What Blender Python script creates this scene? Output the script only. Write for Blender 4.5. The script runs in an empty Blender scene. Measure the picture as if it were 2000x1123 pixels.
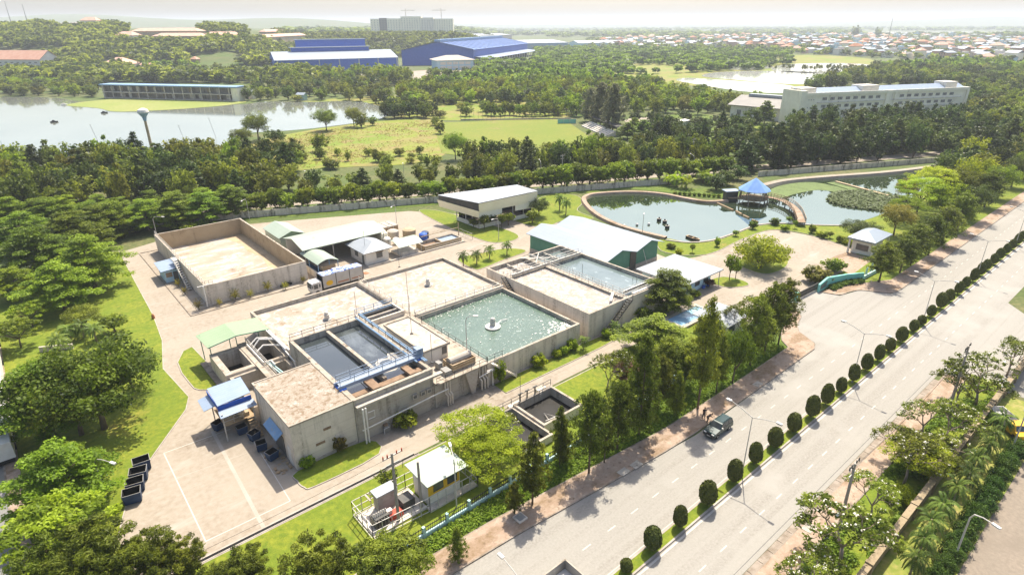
import bpy, math, random
import numpy as np
from mathutils import Vector, Matrix

PI = math.pi
rad = math.radians
RN = random.Random(11)
scene = bpy.context.scene
LINK = scene.collection.objects.link

# ------------------------------------------------------------------ camera geometry (metres; x along the big road, y away from it)
FOC, PITCH, YAW, ROLL, CAMH = 1178.73, rad(23.533), rad(49.648), rad(-0.35), 50.0
F0 = Vector((math.cos(YAW), math.sin(YAW), 0)); R0 = Vector((math.sin(YAW), -math.cos(YAW), 0)); UPZ = Vector((0, 0, 1))
FW = F0*math.cos(PITCH) - UPZ*math.sin(PITCH); UPV = F0*math.sin(PITCH) + UPZ*math.cos(PITCH)
CR, SR = math.cos(ROLL), math.sin(ROLL)

def at(px, py, z=0.0):
    """the point at height z that the photograph shows at this place"""
    a, b = px-1000.0, py-561.5
    X = CR*a+SR*b; Y = -SR*a+CR*b
    d = FW*FOC+R0*X-UPV*Y
    t = (z-CAMH)/d.z
    return Vector((0, 0, CAMH))+d*t

def at2(px, py, z=0.0):
    p = at(px, py, z)
    return (p.x, p.y)

def topx(x, y, z):
    w = Vector((x, y, z-CAMH)); X, Y, D = w.dot(R0), -w.dot(UPV), w.dot(FW)
    if D < 1: return (-9999, -9999)
    X, Y = X/D*FOC, Y/D*FOC
    return (1000+CR*X-SR*Y, 561.5+SR*X+CR*Y)

cam = bpy.data.cameras.new('camera'); camo = bpy.data.objects.new('camera', cam); LINK(camo)
right = R0*CR+UPV*SR; up = UPV*CR-R0*SR; back = -FW
camo.matrix_world = Matrix(((right.x, up.x, back.x, 0), (right.y, up.y, back.y, 0), (right.z, up.z, back.z, CAMH), (0, 0, 0, 1)))
cam.lens = FOC/2000*36; cam.sensor_width = 36; cam.clip_start = 0.5; cam.clip_end = 40000
scene.camera = camo

# ------------------------------------------------------------------ light
SUN_AZ = math.atan2(0.55, 0.83); SUN_EL = rad(59)
w = bpy.data.worlds.new('World'); scene.world = w; w.use_nodes = True
nt = w.node_tree; bg = nt.nodes['Background']; sky = nt.nodes.new('ShaderNodeTexSky')
sky.sky_type = 'NISHITA'; sky.sun_disc = False; sky.sun_elevation = SUN_EL; sky.sun_rotation = PI/2-SUN_AZ
sky.air_density = 1.0; sky.dust_density = 3.5; sky.ozone_density = 1.0; sky.altitude = 50
nt.links.new(sky.outputs[0], bg.inputs[0]); bg.inputs[1].default_value = SKY_STRENGTH = 0.12
sl = bpy.data.lights.new('sun', 'SUN'); sl.energy = 4.3; sl.angle = rad(0.6); sl.color = (1.0, 0.93, 0.80)
so = bpy.data.objects.new('sun', sl); LINK(so)
sd = Vector((math.cos(SUN_AZ)*math.cos(SUN_EL), math.sin(SUN_AZ)*math.cos(SUN_EL), math.sin(SUN_EL)))
so.rotation_euler = sd.to_track_quat('Z', 'Y').to_euler(); so.location = (0, 0, 300)
vs = scene.view_settings; vs.view_transform = 'Standard'; vs.look = 'None'; vs.gamma = 1; vs.exposure = 1.03
scene.render.engine = 'CYCLES'
cy = scene.cycles
cy.max_bounces = 6; cy.diffuse_bounces = 3; cy.glossy_bounces = 3; cy.transmission_bounces = 3; cy.transparent_max_bounces = 6; cy.volume_bounces = 0
cy.use_denoising = True; cy.sample_clamp_indirect = 4.0; cy.caustics_reflective = False; cy.caustics_refractive = False

# ------------------------------------------------------------------ materials
MATS = {}
# base colours settled against the exposure of the photograph
TONE = {'yard': (.69, .71, .725), 'asphalt': (.655, .695, .73), 'old_asphalt': (.72, .70, .68), 'paving': (.66, .66, .64), 'marking': (.62, .62, .62), 'worn_marking': (.62, .62, .62), 'foam': (.535, .54, .55), 'white_foam': (.55, .555, .57), 'sludge': (.54, .545, .55),
        'pale_sheet': (.47, .495, .53), 'white_sheet': (.52, .535, .55), 'pale_mint': (.53, .55, .50), 'mint_sheet': (.53, .55, .44), 'sky_sheet': (.52, .53, .55), 'coping': (.70, .69, .67), 'roof_slab': (.62, .635, .66), 'pale_slab': (.66, .65, .63), 'kerb': (.8, .8, .8), 'pale_kerb': (.66, .66, .66),
        'lawn': (.80, .72, .65), 'verge': (.9, .86, .8), 'pitch': (.74, .60, .6), 'greens': (.66, .70, .66), 'wild': (.78, .80, .8), 'soil': (.9, .95, .9), 'grey_road': (.8, .8, .8), 'town_wall': (.7, .7, .7), 'tan_concrete': (.85, .83, .8), 'wall_brown': (.75, .75, .75), 'petals': (.75, .75, .75), 'algae': (.8, .85, .8)}
def mat(name, c1, c2=None, scale=1.0, lo=.35, hi=.65, rough=.85, stretch=(1, 1, 1), obj=False, bump=0.0, bscale=None, spec=.3, metal=0.0,
        stain=None, grain=None, detail=5.0, ior=None, stain2=None, wave=None, tint=None):
    k = TONE.get(name, (1, 1, 1)); sc_ = lambda c: tuple(a*b_ for a, b_ in zip(c, k))
    c1 = sc_(c1); c2 = sc_(c2) if c2 else None
    stain, stain2, grain = [(sc_(s[0]), *s[1:]) if s else None for s in (stain, stain2, grain)]
    if wave: wave = (*wave[:2], sc_(wave[2]), wave[3])
    m = bpy.data.materials.new(name); m.use_nodes = True; MATS[name] = m
    t = m.node_tree; N = t.nodes; L = t.links; b = N['Principled BSDF']
    b.inputs['Roughness'].default_value = rough; b.inputs['Specular IOR Level'].default_value = spec; b.inputs['Metallic'].default_value = metal
    if ior: b.inputs['IOR'].default_value = ior
    if tint: b.inputs['Specular Tint'].default_value = (*tint, 1)
    if obj:
        co = N.new('ShaderNodeTexCoord').outputs['Object']
    else:
        co = N.new('ShaderNodeNewGeometry').outputs['Position']
    def noise(sc, st=(1, 1, 1), det=detail, dist=0.0):
        mp = N.new('ShaderNodeMapping'); mp.inputs['Scale'].default_value = st; L.new(co, mp.inputs[0])
        n = N.new('ShaderNodeTexNoise'); n.inputs['Scale'].default_value = sc; n.inputs['Detail'].default_value = det; n.inputs['Roughness'].default_value = .62
        n.inputs['Distortion'].default_value = dist
        L.new(mp.outputs[0], n.inputs['Vector']); return n.outputs['Fac']
    def ramp(fac, a, z):
        r = N.new('ShaderNodeMapRange'); r.inputs[1].default_value = a; r.inputs[2].default_value = z; L.new(fac, r.inputs[0]); return r.outputs[0]
    def mix(f, a, z):
        x = N.new('ShaderNodeMix'); x.data_type = 'RGBA'
        if isinstance(f, float): x.inputs[0].default_value = f
        else: L.new(f, x.inputs[0])
        for k, s in ((6, a), (7, z)):
            if isinstance(s, tuple): x.inputs[k].default_value = (*s, 1)
            else: L.new(s, x.inputs[k])
        return x.outputs[2]
    col = c1
    if c2: col = mix(ramp(noise(scale, stretch), lo, hi), c1, c2)
    for s in (stain, stain2):
        if s: col = mix(ramp(noise(s[1], s[2], 6.0, s[5] if len(s) > 5 else 0.0), s[3], s[4]), col, s[0])
    if grain:
        col = mix(ramp(noise(grain[1], (1, 1, 1), 3.0), .3, .7), col, grain[0])
    if wave:   # ribs of sheet metal / tiles, direction 0=x 1=y 2=z: (dir, wavelength, colour, width)
        mp = N.new('ShaderNodeSeparateXYZ'); L.new(co, mp.inputs[0])
        f = N.new('ShaderNodeMath'); f.operation = 'MULTIPLY'; f.inputs[1].default_value = 1.0/wave[1]; L.new(mp.outputs[wave[0]], f.inputs[0])
        g = N.new('ShaderNodeMath'); g.operation = 'FRACT'; L.new(f.outputs[0], g.inputs[0])
        h = N.new('ShaderNodeMath'); h.operation = 'LESS_THAN'; h.inputs[1].default_value = wave[3]; L.new(g.outputs[0], h.inputs[0])
        col = mix(h.outputs[0], col, wave[2])
    if isinstance(col, tuple): b.inputs['Base Color'].default_value = (*col, 1)
    else: L.new(col, b.inputs['Base Color'])
    if bump:
        bn = N.new('ShaderNodeBump'); bn.inputs['Strength'].default_value = bump; bn.inputs['Distance'].default_value = .1
        L.new(noise(bscale or scale*4, (1, 1, 1), 4.0), bn.inputs['Height']); L.new(bn.outputs[0], b.inputs['Normal'])
    return m

def leafmat(name, c1, c2, trans=.35, hue=.02, val=.36, gloss=.16):
    """leaves: colour from the clump value 'v' and a shift per plant, part of the light passes through"""
    m = bpy.data.materials.new(name); m.use_nodes = True; MATS[name] = m
    t = m.node_tree; N = t.nodes; L = t.links; N.remove(N['Principled BSDF'])
    at_ = N.new('ShaderNodeAttribute'); at_.attribute_name = 'v'
    x = N.new('ShaderNodeMix'); x.data_type = 'RGBA'; L.new(at_.outputs['Fac'], x.inputs[0])
    x.inputs[6].default_value = (*c1, 1); x.inputs[7].default_value = (*c2, 1)
    oi = N.new('ShaderNodeObjectInfo'); h = N.new('ShaderNodeHueSaturation')
    r1 = N.new('ShaderNodeMapRange'); r1.inputs[3].default_value = .5-hue; r1.inputs[4].default_value = .5+hue; L.new(oi.outputs['Random'], r1.inputs[0])
    mu = N.new('ShaderNodeMath'); mu.operation = 'MULTIPLY'; mu.inputs[1].default_value = 7.31; L.new(oi.outputs['Random'], mu.inputs[0])
    fr = N.new('ShaderNodeMath'); fr.operation = 'FRACT'; L.new(mu.outputs[0], fr.inputs[0])
    r2 = N.new('ShaderNodeMapRange'); r2.inputs[3].default_value = 1-val; r2.inputs[4].default_value = 1+val; L.new(fr.outputs[0], r2.inputs[0])
    L.new(r1.outputs[0], h.inputs['Hue']); L.new(r2.outputs[0], h.inputs['Value']); L.new(x.outputs[2], h.inputs['Color'])
    d = N.new('ShaderNodeBsdfPrincipled'); d.inputs['Roughness'].default_value = .5; d.inputs['Specular IOR Level'].default_value = gloss; tr = N.new('ShaderNodeBsdfTranslucent'); s = N.new('ShaderNodeMixShader'); s.inputs[0].default_value = trans
    L.new(h.outputs[0], d.inputs[0]); L.new(h.outputs[0], tr.inputs[0]); L.new(d.outputs[0], s.inputs[1]); L.new(tr.outputs[0], s.inputs[2])
    L.new(s.outputs[0], N['Material Output'].inputs[0])
    return m

# ------------------------------------------------------------------ mesh builder
class MB:
    def __init__(s): s.v = []; s.f = []; s.m = []; s.cur = 0
    def face(s, pts, m=None):
        i = len(s.v); s.v += [tuple(p) for p in pts]; s.f.append(tuple(range(i, i+len(pts)))); s.m.append(s.cur if m is None else m)
    def add(s, vs, fs, m=None):
        i = len(s.v); s.v += [tuple(p) for p in vs]
        for f in fs: s.f.append(tuple(i+k for k in f)); s.m.append(s.cur if m is None else m)
    def box(s, x0, y0, z0, x1, y1, z1, m=None):
        s.add([(x0, y0, z0), (x1, y0, z0), (x1, y1, z0), (x0, y1, z0), (x0, y0, z1), (x1, y0, z1), (x1, y1, z1), (x0, y1, z1)],
              [(3, 2, 1, 0), (4, 5, 6, 7), (0, 1, 5, 4), (1, 2, 6, 5), (2, 3, 7, 6), (3, 0, 4, 7)], m)
        return s
    def beam(s, a, b, w, h, m=None):
        """box from a to b, w wide (horizontal), h high, centred on the line"""
        a, b = Vector(a), Vector(b); d = (b-a).normalized(); sd_ = d.cross(UPZ)
        sd_ = Vector((1, 0, 0)) if sd_.length < 1e-4 else sd_.normalized()
        u = sd_.cross(d).normalized(); p = []
        for e in (a, b):
            for (k, l) in ((-1, -1), (1, -1), (1, 1), (-1, 1)): p.append(e+sd_*(k*w/2)+u*(l*h/2))
        s.add(p, [(3, 2, 1, 0), (4, 5, 6, 7), (0, 1, 5, 4), (1, 2, 6, 5), (2, 3, 7, 6), (3, 0, 4, 7)], m); return s
    def prism(s, poly, z0, z1, m=None, top=True, bottom=False):
        n = len(poly); ar = sum(poly[i][0]*poly[(i+1) % n][1]-poly[(i+1) % n][0]*poly[i][1] for i in range(n))
        if ar < 0: poly = list(poly)[::-1]
        fs = [(i, (i+1) % n, n+(i+1) % n, n+i) for i in range(n)]
        if top: fs.append(tuple(range(n, 2*n)))
        if bottom: fs.append(tuple(range(n-1, -1, -1)))
        s.add([(p[0], p[1], z0) for p in poly]+[(p[0], p[1], z1) for p in poly], fs, m); return s
    def ring(s, outer, inner, z0, z1, m=None):
        n = len(outer); v = []
        for (o, i) in zip(outer, inner): v += [(o[0], o[1], z0), (o[0], o[1], z1), (i[0], i[1], z1), (i[0], i[1], z0)]
        fs = []
        for k in range(n):
            a, b = 4*k, 4*((k+1) % n)
            fs += [(a, b, b+1, a+1), (a+1, b+1, b+2, a+2), (a+2, b+2, b+3, a+3)]
        s.add(v, fs, m); return s
    def frame(s, x0, y0, x1, y1, t, z0, z1, m=None):
        return s.ring([(x0, y0), (x1, y0), (x1, y1), (x0, y1)], [(x0+t, y0+t), (x1-t, y0+t), (x1-t, y1-t), (x0+t, y1-t)], z0, z1, m)
    def sheet(s, poly, z, m=None):
        n = len(poly); ar = sum(poly[i][0]*poly[(i+1) % n][1]-poly[(i+1) % n][0]*poly[i][1] for i in range(n))
        if ar < 0: poly = list(poly)[::-1]
        s.face([(p[0], p[1], z) for p in poly], m); return s
    def cyl(s, x, y, z0, z1, r0, r1=None, n=14, m=None, cap=True):
        r1 = r0 if r1 is None else r1; v = []
        for z, r in ((z0, r0), (z1, r1)):
            for k in range(n): a = 2*PI*k/n; v.append((x+r*math.cos(a), y+r*math.sin(a), z))
        fs = [(k, (k+1) % n, n+(k+1) % n, n+k) for k in range(n)]
        if cap: fs += [tuple(range(n, 2*n)), tuple(range(n-1, -1, -1))]
        s.add(v, fs, m); return s
    def lathe(s, x, y, prof, n=16, m=None):
        v = []
        for (r, z) in prof:
            for k in range(n): a = 2*PI*k/n; v.append((x+r*math.cos(a), y+r*math.sin(a), z))
        fs = [(j*n+k, j*n+(k+1) % n, (j+1)*n+(k+1) % n, (j+1)*n+k) for j in range(len(prof)-1) for k in range(n)]
        fs += [tuple(range((len(prof)-1)*n, len(prof)*n)), tuple(range(n-1, -1, -1))]
        s.add(v, fs, m); return s
    def tube(s, pts, r, n=6, m=None):
        pts = [Vector(p) for p in pts]; rs = r if isinstance(r, (list, tuple)) else [r]*len(pts); v = []; u = None
        for i, p in enumerate(pts):
            d = (pts[min(i+1, len(pts)-1)]-pts[max(i-1, 0)]).normalized()
            if u is None: u = d.orthogonal().normalized()
            u = (u-d*u.dot(d)); u = u.normalized() if u.length > 1e-5 else d.orthogonal().normalized()
            w_ = d.cross(u)
            for k in range(n): a = 2*PI*k/n; v.append(p+(u*math.cos(a)+w_*math.sin(a))*rs[i])
        fs = [(j*n+k, j*n+(k+1) % n, (j+1)*n+(k+1) % n, (j+1)*n+k) for j in range(len(pts)-1) for k in range(n)]
        fs += [tuple(range(n-1, -1, -1)), tuple(range((len(pts)-1)*n, len(pts)*n))]
        s.add(v, fs, m); return s
    def ball(s, c, r, n=10, k=6, m=None):
        r = (r, r, r) if not isinstance(r, (tuple, list)) else r; v = [(c[0], c[1], c[2]-r[2])]
        for j in range(1, k):
            t = PI*j/k-PI/2
            for i in range(n): a = 2*PI*i/n; v.append((c[0]+r[0]*math.cos(t)*math.cos(a), c[1]+r[1]*math.cos(t)*math.sin(a), c[2]+r[2]*math.sin(t)))
        v.append((c[0], c[1], c[2]+r[2])); fs = [(0, 1+(i+1) % n, 1+i) for i in range(n)]
        for j in range(k-2): fs += [(1+j*n+i, 1+j*n+(i+1) % n, 1+(j+1)*n+(i+1) % n, 1+(j+1)*n+i) for i in range(n)]
        t = 1+(k-2)*n; fs += [(t+i, t+(i+1) % n, len(v)-1) for i in range(n)]
        s.add(v, fs, m); return s
    def mesh(s, name, mats, off=(0, 0, 0), smooth=False):
        me = bpy.data.meshes.new(name)
        me.from_pydata([(a-off[0], b-off[1], c-off[2]) for a, b, c in s.v], [], s.f)
        for m in (mats if isinstance(mats, (list, tuple)) else [mats]): me.materials.append(MATS[m] if isinstance(m, str) else m)
        me.polygons.foreach_set('material_index', s.m)
        if smooth: me.polygons.foreach_set('use_smooth', [True]*len(s.f))
        me.update(); return me
    def build(s, name, mats, parent=None, smooth=False):
        """one mesh object; coordinates are world ones, taken relative to the base of the thing it belongs to"""
        off = ORG.get(parent.name, (0, 0, 0)) if parent else (0, 0, 0)
        o = bpy.data.objects.new(name, s.mesh(name, mats, off, smooth)); LINK(o)
        if parent: o.parent = parent; ORG[o.name] = off
        return o

ORG = {}
def tag(o, label=None, cat=None, group=None, kind=None):
    for k, v in (('label', label), ('category', cat), ('group', group), ('kind', kind)):
        if v: o[k] = v
    return o
def thing(name, label, cat, loc=(0, 0, 0), group=None, rz=0.0):
    o = bpy.data.objects.new(name, None); LINK(o); o.location = loc; o.rotation_euler[2] = rz; o.empty_display_size = .5
    ORG[o.name] = tuple(loc) if rz == 0 else (0, 0, 0)
    return tag(o, label, cat, group)
def struct(name, mb, mats, label, cat='ground'):
    o = mb.build(name, mats); return tag(o, label, cat, None, 'structure')
def one(name, mb, mats, label, cat, group=None, loc=None, smooth=False):
    """a thing that is one mesh, its origin at its base"""
    if loc is None: loc = (np.mean([p[0] for p in mb.v]), np.mean([p[1] for p in mb.v]), min(p[2] for p in mb.v))
    o = bpy.data.objects.new(name, mb.mesh(name, mats, loc, smooth)); LINK(o); o.location = loc
    return tag(o, label, cat, group)
def kids(o): return list(o.children)
def dup(o, loc, rz=0.0, sc=1.0, label=None, group=None, parent=None):
    c = o.copy(); LINK(c)
    if parent: c.parent = parent
    else:
        c.location = loc; c.rotation_euler[2] = rz
        c.scale = sc if isinstance(sc, tuple) else (sc, sc, sc)
        if label: c['label'] = label
        if group: c['group'] = group
    for ch in kids(o): dup(ch, None, parent=c)
    return c

def curve(pts, n=6, closed=True):
    """rounded outline through the points"""
    out = []; k = len(pts); rng = range(k) if closed else range(k-1)
    for i in rng:
        if closed: p = [pts[(i+j-1) % k] for j in range(4)]
        else: p = [pts[max(0, min(k-1, i+j-1))] for j in range(4)]
        for s in range(n):
            t = s/n
            out.append(tuple(.5*((2*p[1][d])+(-p[0][d]+p[2][d])*t+(2*p[0][d]-5*p[1][d]+4*p[2][d]-p[3][d])*t*t+(-p[0][d]+3*p[1][d]-3*p[2][d]+p[3][d])*t**3) for d in range(2)))
    if not closed: out.append(tuple(pts[-1][:2]))
    return out
def pxs(lst, z=0.0): return [at2(a, b, z) for a, b in lst]
def offset(poly, d):
    n = len(poly); ar = sum(poly[i][0]*poly[(i+1) % n][1]-poly[(i+1) % n][0]*poly[i][1] for i in range(n)); sg = 1 if ar > 0 else -1; out = []
    for i in range(n):
        a, b = Vector(poly[i-1][:2]), Vector(poly[(i+1) % n][:2]); t = (b-a)
        t = t.normalized() if t.length else Vector((1, 0)); out.append((poly[i][0]+t.y*d*sg, poly[i][1]-t.x*d*sg))
    return out
def inside(x, y, poly):
    c = False; j = len(poly)-1
    for i in range(len(poly)):
        xi, yi = poly[i][:2]; xj, yj = poly[j][:2]
        if (yi > y) != (yj > y) and x < (xj-xi)*(y-yi)/(yj-yi)+xi: c = not c
        j = i
    return c
ORD = ['first', 'second', 'third', 'fourth', 'fifth', 'sixth', 'seventh', 'eighth', 'ninth', 'tenth', 'eleventh', 'twelfth', 'thirteenth', 'fourteenth', 'fifteenth',
       'sixteenth', 'seventeenth', 'eighteenth', 'nineteenth', 'twentieth', 'twenty-first', 'twenty-second', 'twenty-third', 'twenty-fourth', 'twenty-fifth', 'twenty-sixth', 'twenty-seventh', 'twenty-eighth', 'twenty-ninth', 'thirtieth', 'thirty-first', 'thirty-second', 'thirty-third', 'thirty-fourth', 'thirty-fifth', 'thirty-sixth']
# ------------------------------------------------------------------ colours
mat('soil', (.10, .125, .028), (.20, .16, .075), .05, .42, .62, .95, grain=((.06, .08, .02), .9), stain=((.10, .15, .025), .02, (1, 1, 1), .5, .62))
mat('lawn', (.18, .26, .020), (.27, .31, .03), .16, .38, .62, .95, grain=((.12, .19, .014), 1.6), stain=((.34, .29, .07), .09, (1, 1, 1), .58, .70), stain2=((.13, .215, .015), .45, (1, 1, 1), .55, .66), bump=.5, bscale=5)
mat('verge', (.10, .17, .018), (.17, .23, .03), .35, .35, .65, .95, grain=((.06, .10, .012), 1.6), stain=((.20, .22, .04), .12, (1, 1, 1), .52, .68), bump=.6, bscale=3)
mat('wild', (.25, .30, .025), (.34, .26, .09), .05, .46, .56, .95, grain=((.20, .21, .035), .55), stain=((.17, .27, .015), .028, (1, 1, 1), .52, .58), stain2=((.34, .225, .105), .09, (1, 1, 1), .52, .62))
mat('dry_grass', (.24, .25, .04), (.33, .27, .10), .35, .42, .58, .95, grain=((.16, .19, .03), 1.6), stain=((.12, .18, .02), .3, (1, 1, 1), .52, .64))
mat('pitch', (.20, .31, .03), (.27, .33, .05), .03, .4, .6, .95, grain=((.17, .26, .03), .7), stain=((.36, .29, .15), .045, (1, 1, 1), .60, .70))
mat('greens', (.30, .33, .07), (.42, .38, .14), .03, .4, .6, .95, grain=((.26, .30, .06), .5))
mat('yard', (.43, .35, .26), (.335, .26, .185), .10, .38, .62, .9, grain=((.46, .385, .30), 1.5), stain=((.235, .165, .10), .075, (1, 1, 1), .55, .68, .6), stain2=((.53, .46, .38), .35, (.3, 1, 1), .57, .68))
mat('asphalt', (.41, .36, .295), (.36, .315, .255), .45, .36, .64, .9, stretch=(.03, 1, 1), grain=((.44, .385, .32), 4.0), stain=((.315, .27, .215), .62, (.012, 1, 1), .50, .62), stain2=((.48, .425, .355), .07, (1, 1, 1), .54, .66))
mat('old_asphalt', (.30, .255, .20), (.36, .30, .235), .2, .35, .65, .9, grain=((.25, .21, .165), 2.5), stain=((.22, .18, .14), .12, (1, 1, 1), .58, .72))
mat('grey_road', (.24, .235, .21), (.29, .28, .25), .2, .35, .65, .9, grain=((.22, .21, .19), 3))
mat('paving', (.50, .36, .27), (.60, .48, .38), .7, .38, .62, .9, grain=((.43, .30, .215), 3.0), stain=((.27, .18, .095), .28, (.5, 1, 1), .51, .58), stain2=((.16, .105, .055), 1.3, (1, 1, 1), .58, .66))
mat('kerb', (.36, .30, .24), (.22, .17, .12), .9, .4, .65, .9)
mat('pale_kerb', (.55, .49, .42), (.44, .37, .30), .8, .4, .65, .9)
mat('marking', (.72, .68, .60), (.60, .55, .47), 1.5, .45, .7, .8)
mat('worn_marking', (.60, .535, .45), (.53, .46, .375), .4, .40, .62, .85)
mat('lake_water', (.17, .18, .15), (.21, .22, .185), .02, rough=.06, spec=1.0, ior=1.75, tint=(.96, 1.0, .90), bump=.015, bscale=.6)
mat('pond_water', (.020, .034, .016), (.045, .06, .035), .05, rough=.015, spec=1.0, ior=2.9, tint=(.96, 1.0, .86), bump=.008, bscale=.8)
mat('paddy_water', (.42, .42, .38), (.48, .47, .43), .02, rough=.08, spec=1.0, ior=2.2)
mat('algae', (.13, .17, .055), (.07, .10, .03), .35, .4, .6, .9, grain=((.17, .21, .07), 1.8))
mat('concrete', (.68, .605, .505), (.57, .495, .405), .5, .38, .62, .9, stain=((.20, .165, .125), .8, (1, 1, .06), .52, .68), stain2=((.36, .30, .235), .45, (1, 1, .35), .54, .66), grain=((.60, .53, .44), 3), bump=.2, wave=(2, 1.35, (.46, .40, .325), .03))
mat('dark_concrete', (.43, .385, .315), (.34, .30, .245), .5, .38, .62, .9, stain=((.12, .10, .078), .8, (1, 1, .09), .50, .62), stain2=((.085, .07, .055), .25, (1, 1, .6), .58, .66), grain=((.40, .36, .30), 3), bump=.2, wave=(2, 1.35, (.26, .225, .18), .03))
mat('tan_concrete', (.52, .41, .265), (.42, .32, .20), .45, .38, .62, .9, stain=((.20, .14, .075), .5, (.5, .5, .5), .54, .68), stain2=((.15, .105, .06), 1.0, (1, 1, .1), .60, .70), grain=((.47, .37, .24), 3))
mat('coping', (.54, .475, .395), (.42, .355, .28), .8, .4, .6, .85, stain=((.20, .155, .11), .9, (1, 1, 1), .56, .66))
mat('roof_slab', (.50, .415, .32), (.60, .52, .42), .9, .38, .60, .95, stain=((.26, .17, .095), 1.5, (1, 1, 1), .50, .60, .3), stain2=((.72, .66, .57), .7, (1, 1, 1), .54, .64), grain=((.38, .285, .19), 4.0))
mat('pale_slab', (.60, .54, .465), (.50, .43, .35), .6, .38, .62, .9, stain=((.30, .22, .145), .7, (1, 1, 1), .56, .68), grain=((.66, .60, .53), 2.5))
mat('foam', (.66, .58, .49), (.52, .41, .295), .30, .40, .60, .85, stain=((.36, .24, .125), .16, (1, 1, 1), .55, .68, 1.2), stain2=((.90, .86, .80), .7, (1, 1, 1), .50, .60, .8), grain=((.60, .50, .39), 2.2), bump=.4)
mat('white_foam', (.68, .62, .54), (.52, .42, .315), .45, .40, .60, .8, stain=((.92, .89, .84), .7, (1, 1, 1), .48, .58, 1.2), stain2=((.40, .29, .185), 1.1, (1, 1, 1), .58, .68, .5), grain=((.56, .46, .365), 3), bump=.4)
mat('sludge', (.70, .605, .49), (.52, .39, .255), .14, .40, .60, .9, stain=((.27, .175, .09), .11, (1, .5, 1), .57, .66, 1.4), stain2=((.92, .88, .82), .22, (.3, 1, 1), .48, .58, 2.0), grain=((.60, .49, .37), 1.4))
mat('green_water', (.070, .112, .078), (.098, .145, .104), .14, .35, .65, .10, spec=.9, stain=((.46, .50, .45), 2.6, (1, 1, 1), .61, .68), bump=.9, bscale=2.0)  # pale specks paint sun glints and foam flecks into the water colour
mat('teal_water', (.10, .135, .128), (.15, .185, .18), .2, .35, .65, .10, spec=.9, stain=((.36, .42, .41), .9, (1, .5, 1), .60, .74), bump=.35, bscale=1.2)
mat('dark_water', (.028, .036, .038), (.05, .058, .058), .12, .35, .65, .05, spec=1.0, ior=1.6, stain=((.13, .145, .145), .16, (1, .5, 1), .54, .70, .8), bump=.02)
mat('scum', (.34, .30, .25), (.42, .38, .32), .6, .35, .65, .6)
mat('black_water', (.010, .009, .008), (.022, .019, .015), .4, rough=.45, spec=.12)
mat('blue_water', (.22, .40, .56), (.30, .48, .62), .2, rough=.1, spec=.8)
mat('white_paint', (.66, .63, .58), (.58, .54, .48), 1.2, .4, .7, .6)
mat('steel', (.50, .47, .42), (.40, .36, .31), 1.0, .4, .7, .5)
mat('grey_steel', (.27, .26, .24), (.20, .185, .16), 1.0, .4, .7, .5)
mat('dark_steel', (.06, .06, .055), (.10, .085, .07), 1.0, .4, .7, .5)
mat('rust', (.25, .165, .105), (.18, .115, .07), 1.2, .4, .65, .85)
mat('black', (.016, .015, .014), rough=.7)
mat('glass', (.03, .035, .04), (.07, .08, .085), .6, rough=.08, spec=.8)
mat('window_grey', (.15, .145, .13), (.09, .09, .085), .5, rough=.3)
mat('blue_paint', (.17, .29, .44), (.24, .36, .50), .8, .4, .7, .5, stain=((.30, .30, .28), 1.2, (1, 1, 1), .56, .68))
mat('deep_blue', (.018, .085, .40), (.03, .11, .46), .6, .4, .7, .5)
mat('bin_blue', (.012, .035, .09), (.025, .06, .13), .9, .4, .7, .5)
mat('sky_sheet', (.42, .52, .66), (.50, .59, .71), .5, .35, .7, .45, wave=(1, .55, (.36, .46, .60), .10))
mat('pale_sheet', (.60, .645, .675), (.54, .59, .63), .25, .35, .7, .45, wave=(0, 1.0, (.50, .55, .60), .06))
mat('pavilion_blue', (.17, .29, .56), (.22, .35, .62), .5, .35, .7, .8, spec=.05)
mat('white_sheet', (.63, .65, .66), (.55, .57, .58), .25, .35, .7, .45, wave=(0, 1.0, (.50, .52, .54), .06), stain=((.42, .40, .36), .4, (1, .2, 1), .62, .76))
mat('mint_sheet', (.42, .545, .40), (.50, .60, .47), .3, .35, .7, .5, wave=(1, .9, (.38, .50, .37), .07))
mat('pale_mint', (.54, .61, .52), (.60, .65, .58), .25, .35, .7, .5, wave=(0, .9, (.49, .56, .48), .07), stain=((.42, .43, .36), .3, (1, 1, 1), .62, .75))
mat('green_wall', (.085, .22, .15), (.11, .26, .18), .6, .4, .7, .7, wave=(0, .5, (.07, .185, .125), .12))
mat('cream_sheet', (.84, .77, .57), (.78, .70, .50), .3, .4, .7, .6, wave=(2, .4, (.70, .63, .45), .12))
mat('cream', (.86, .80, .63), (.78, .71, .55), .3, .4, .7, .8, stain=((.55, .48, .36), .4, (1, 1, .15), .60, .72))
mat('off_white', (.74, .69, .60), (.64, .58, .49), .4, .4, .7, .8, stain=((.38, .31, .23), .5, (1, 1, .12), .58, .70))
mat('pale_blue_wall', (.42, .60, .68), (.48, .64, .71), .4, .4, .7, .8)
mat('teal', (.20, .52, .44), (.25, .56, .48), .5, .4, .7, .7)
mat('pale_teal', (.40, .58, .55), (.48, .62, .58), .5, .4, .7, .8)
mat('yellow', (.70, .42, .02), (.62, .36, .02), .6, .4, .7, .5)
mat('orange_tile', (.46, .24, .16), (.52, .31, .22), .2, .4, .65, .9, wave=(2, .5, (.40, .20, .13), .2))
mat('pink_tile', (.56, .33, .24), (.60, .39, .29), .2, .4, .65, .9)
mat('wood', (.40, .29, .17), (.28, .19, .11), .8, .35, .65, .9)
mat('pole_concrete', (.34, .30, .25), (.26, .22, .18), 1.0, .4, .65, .9)
mat('wall_old', (.62, .57, .48), (.50, .45, .37), .5, .38, .62, .95, stain=((.07, .065, .05), .8, (1, 1, .2), .50, .60), grain=((.44, .40, .33), 3))
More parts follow.
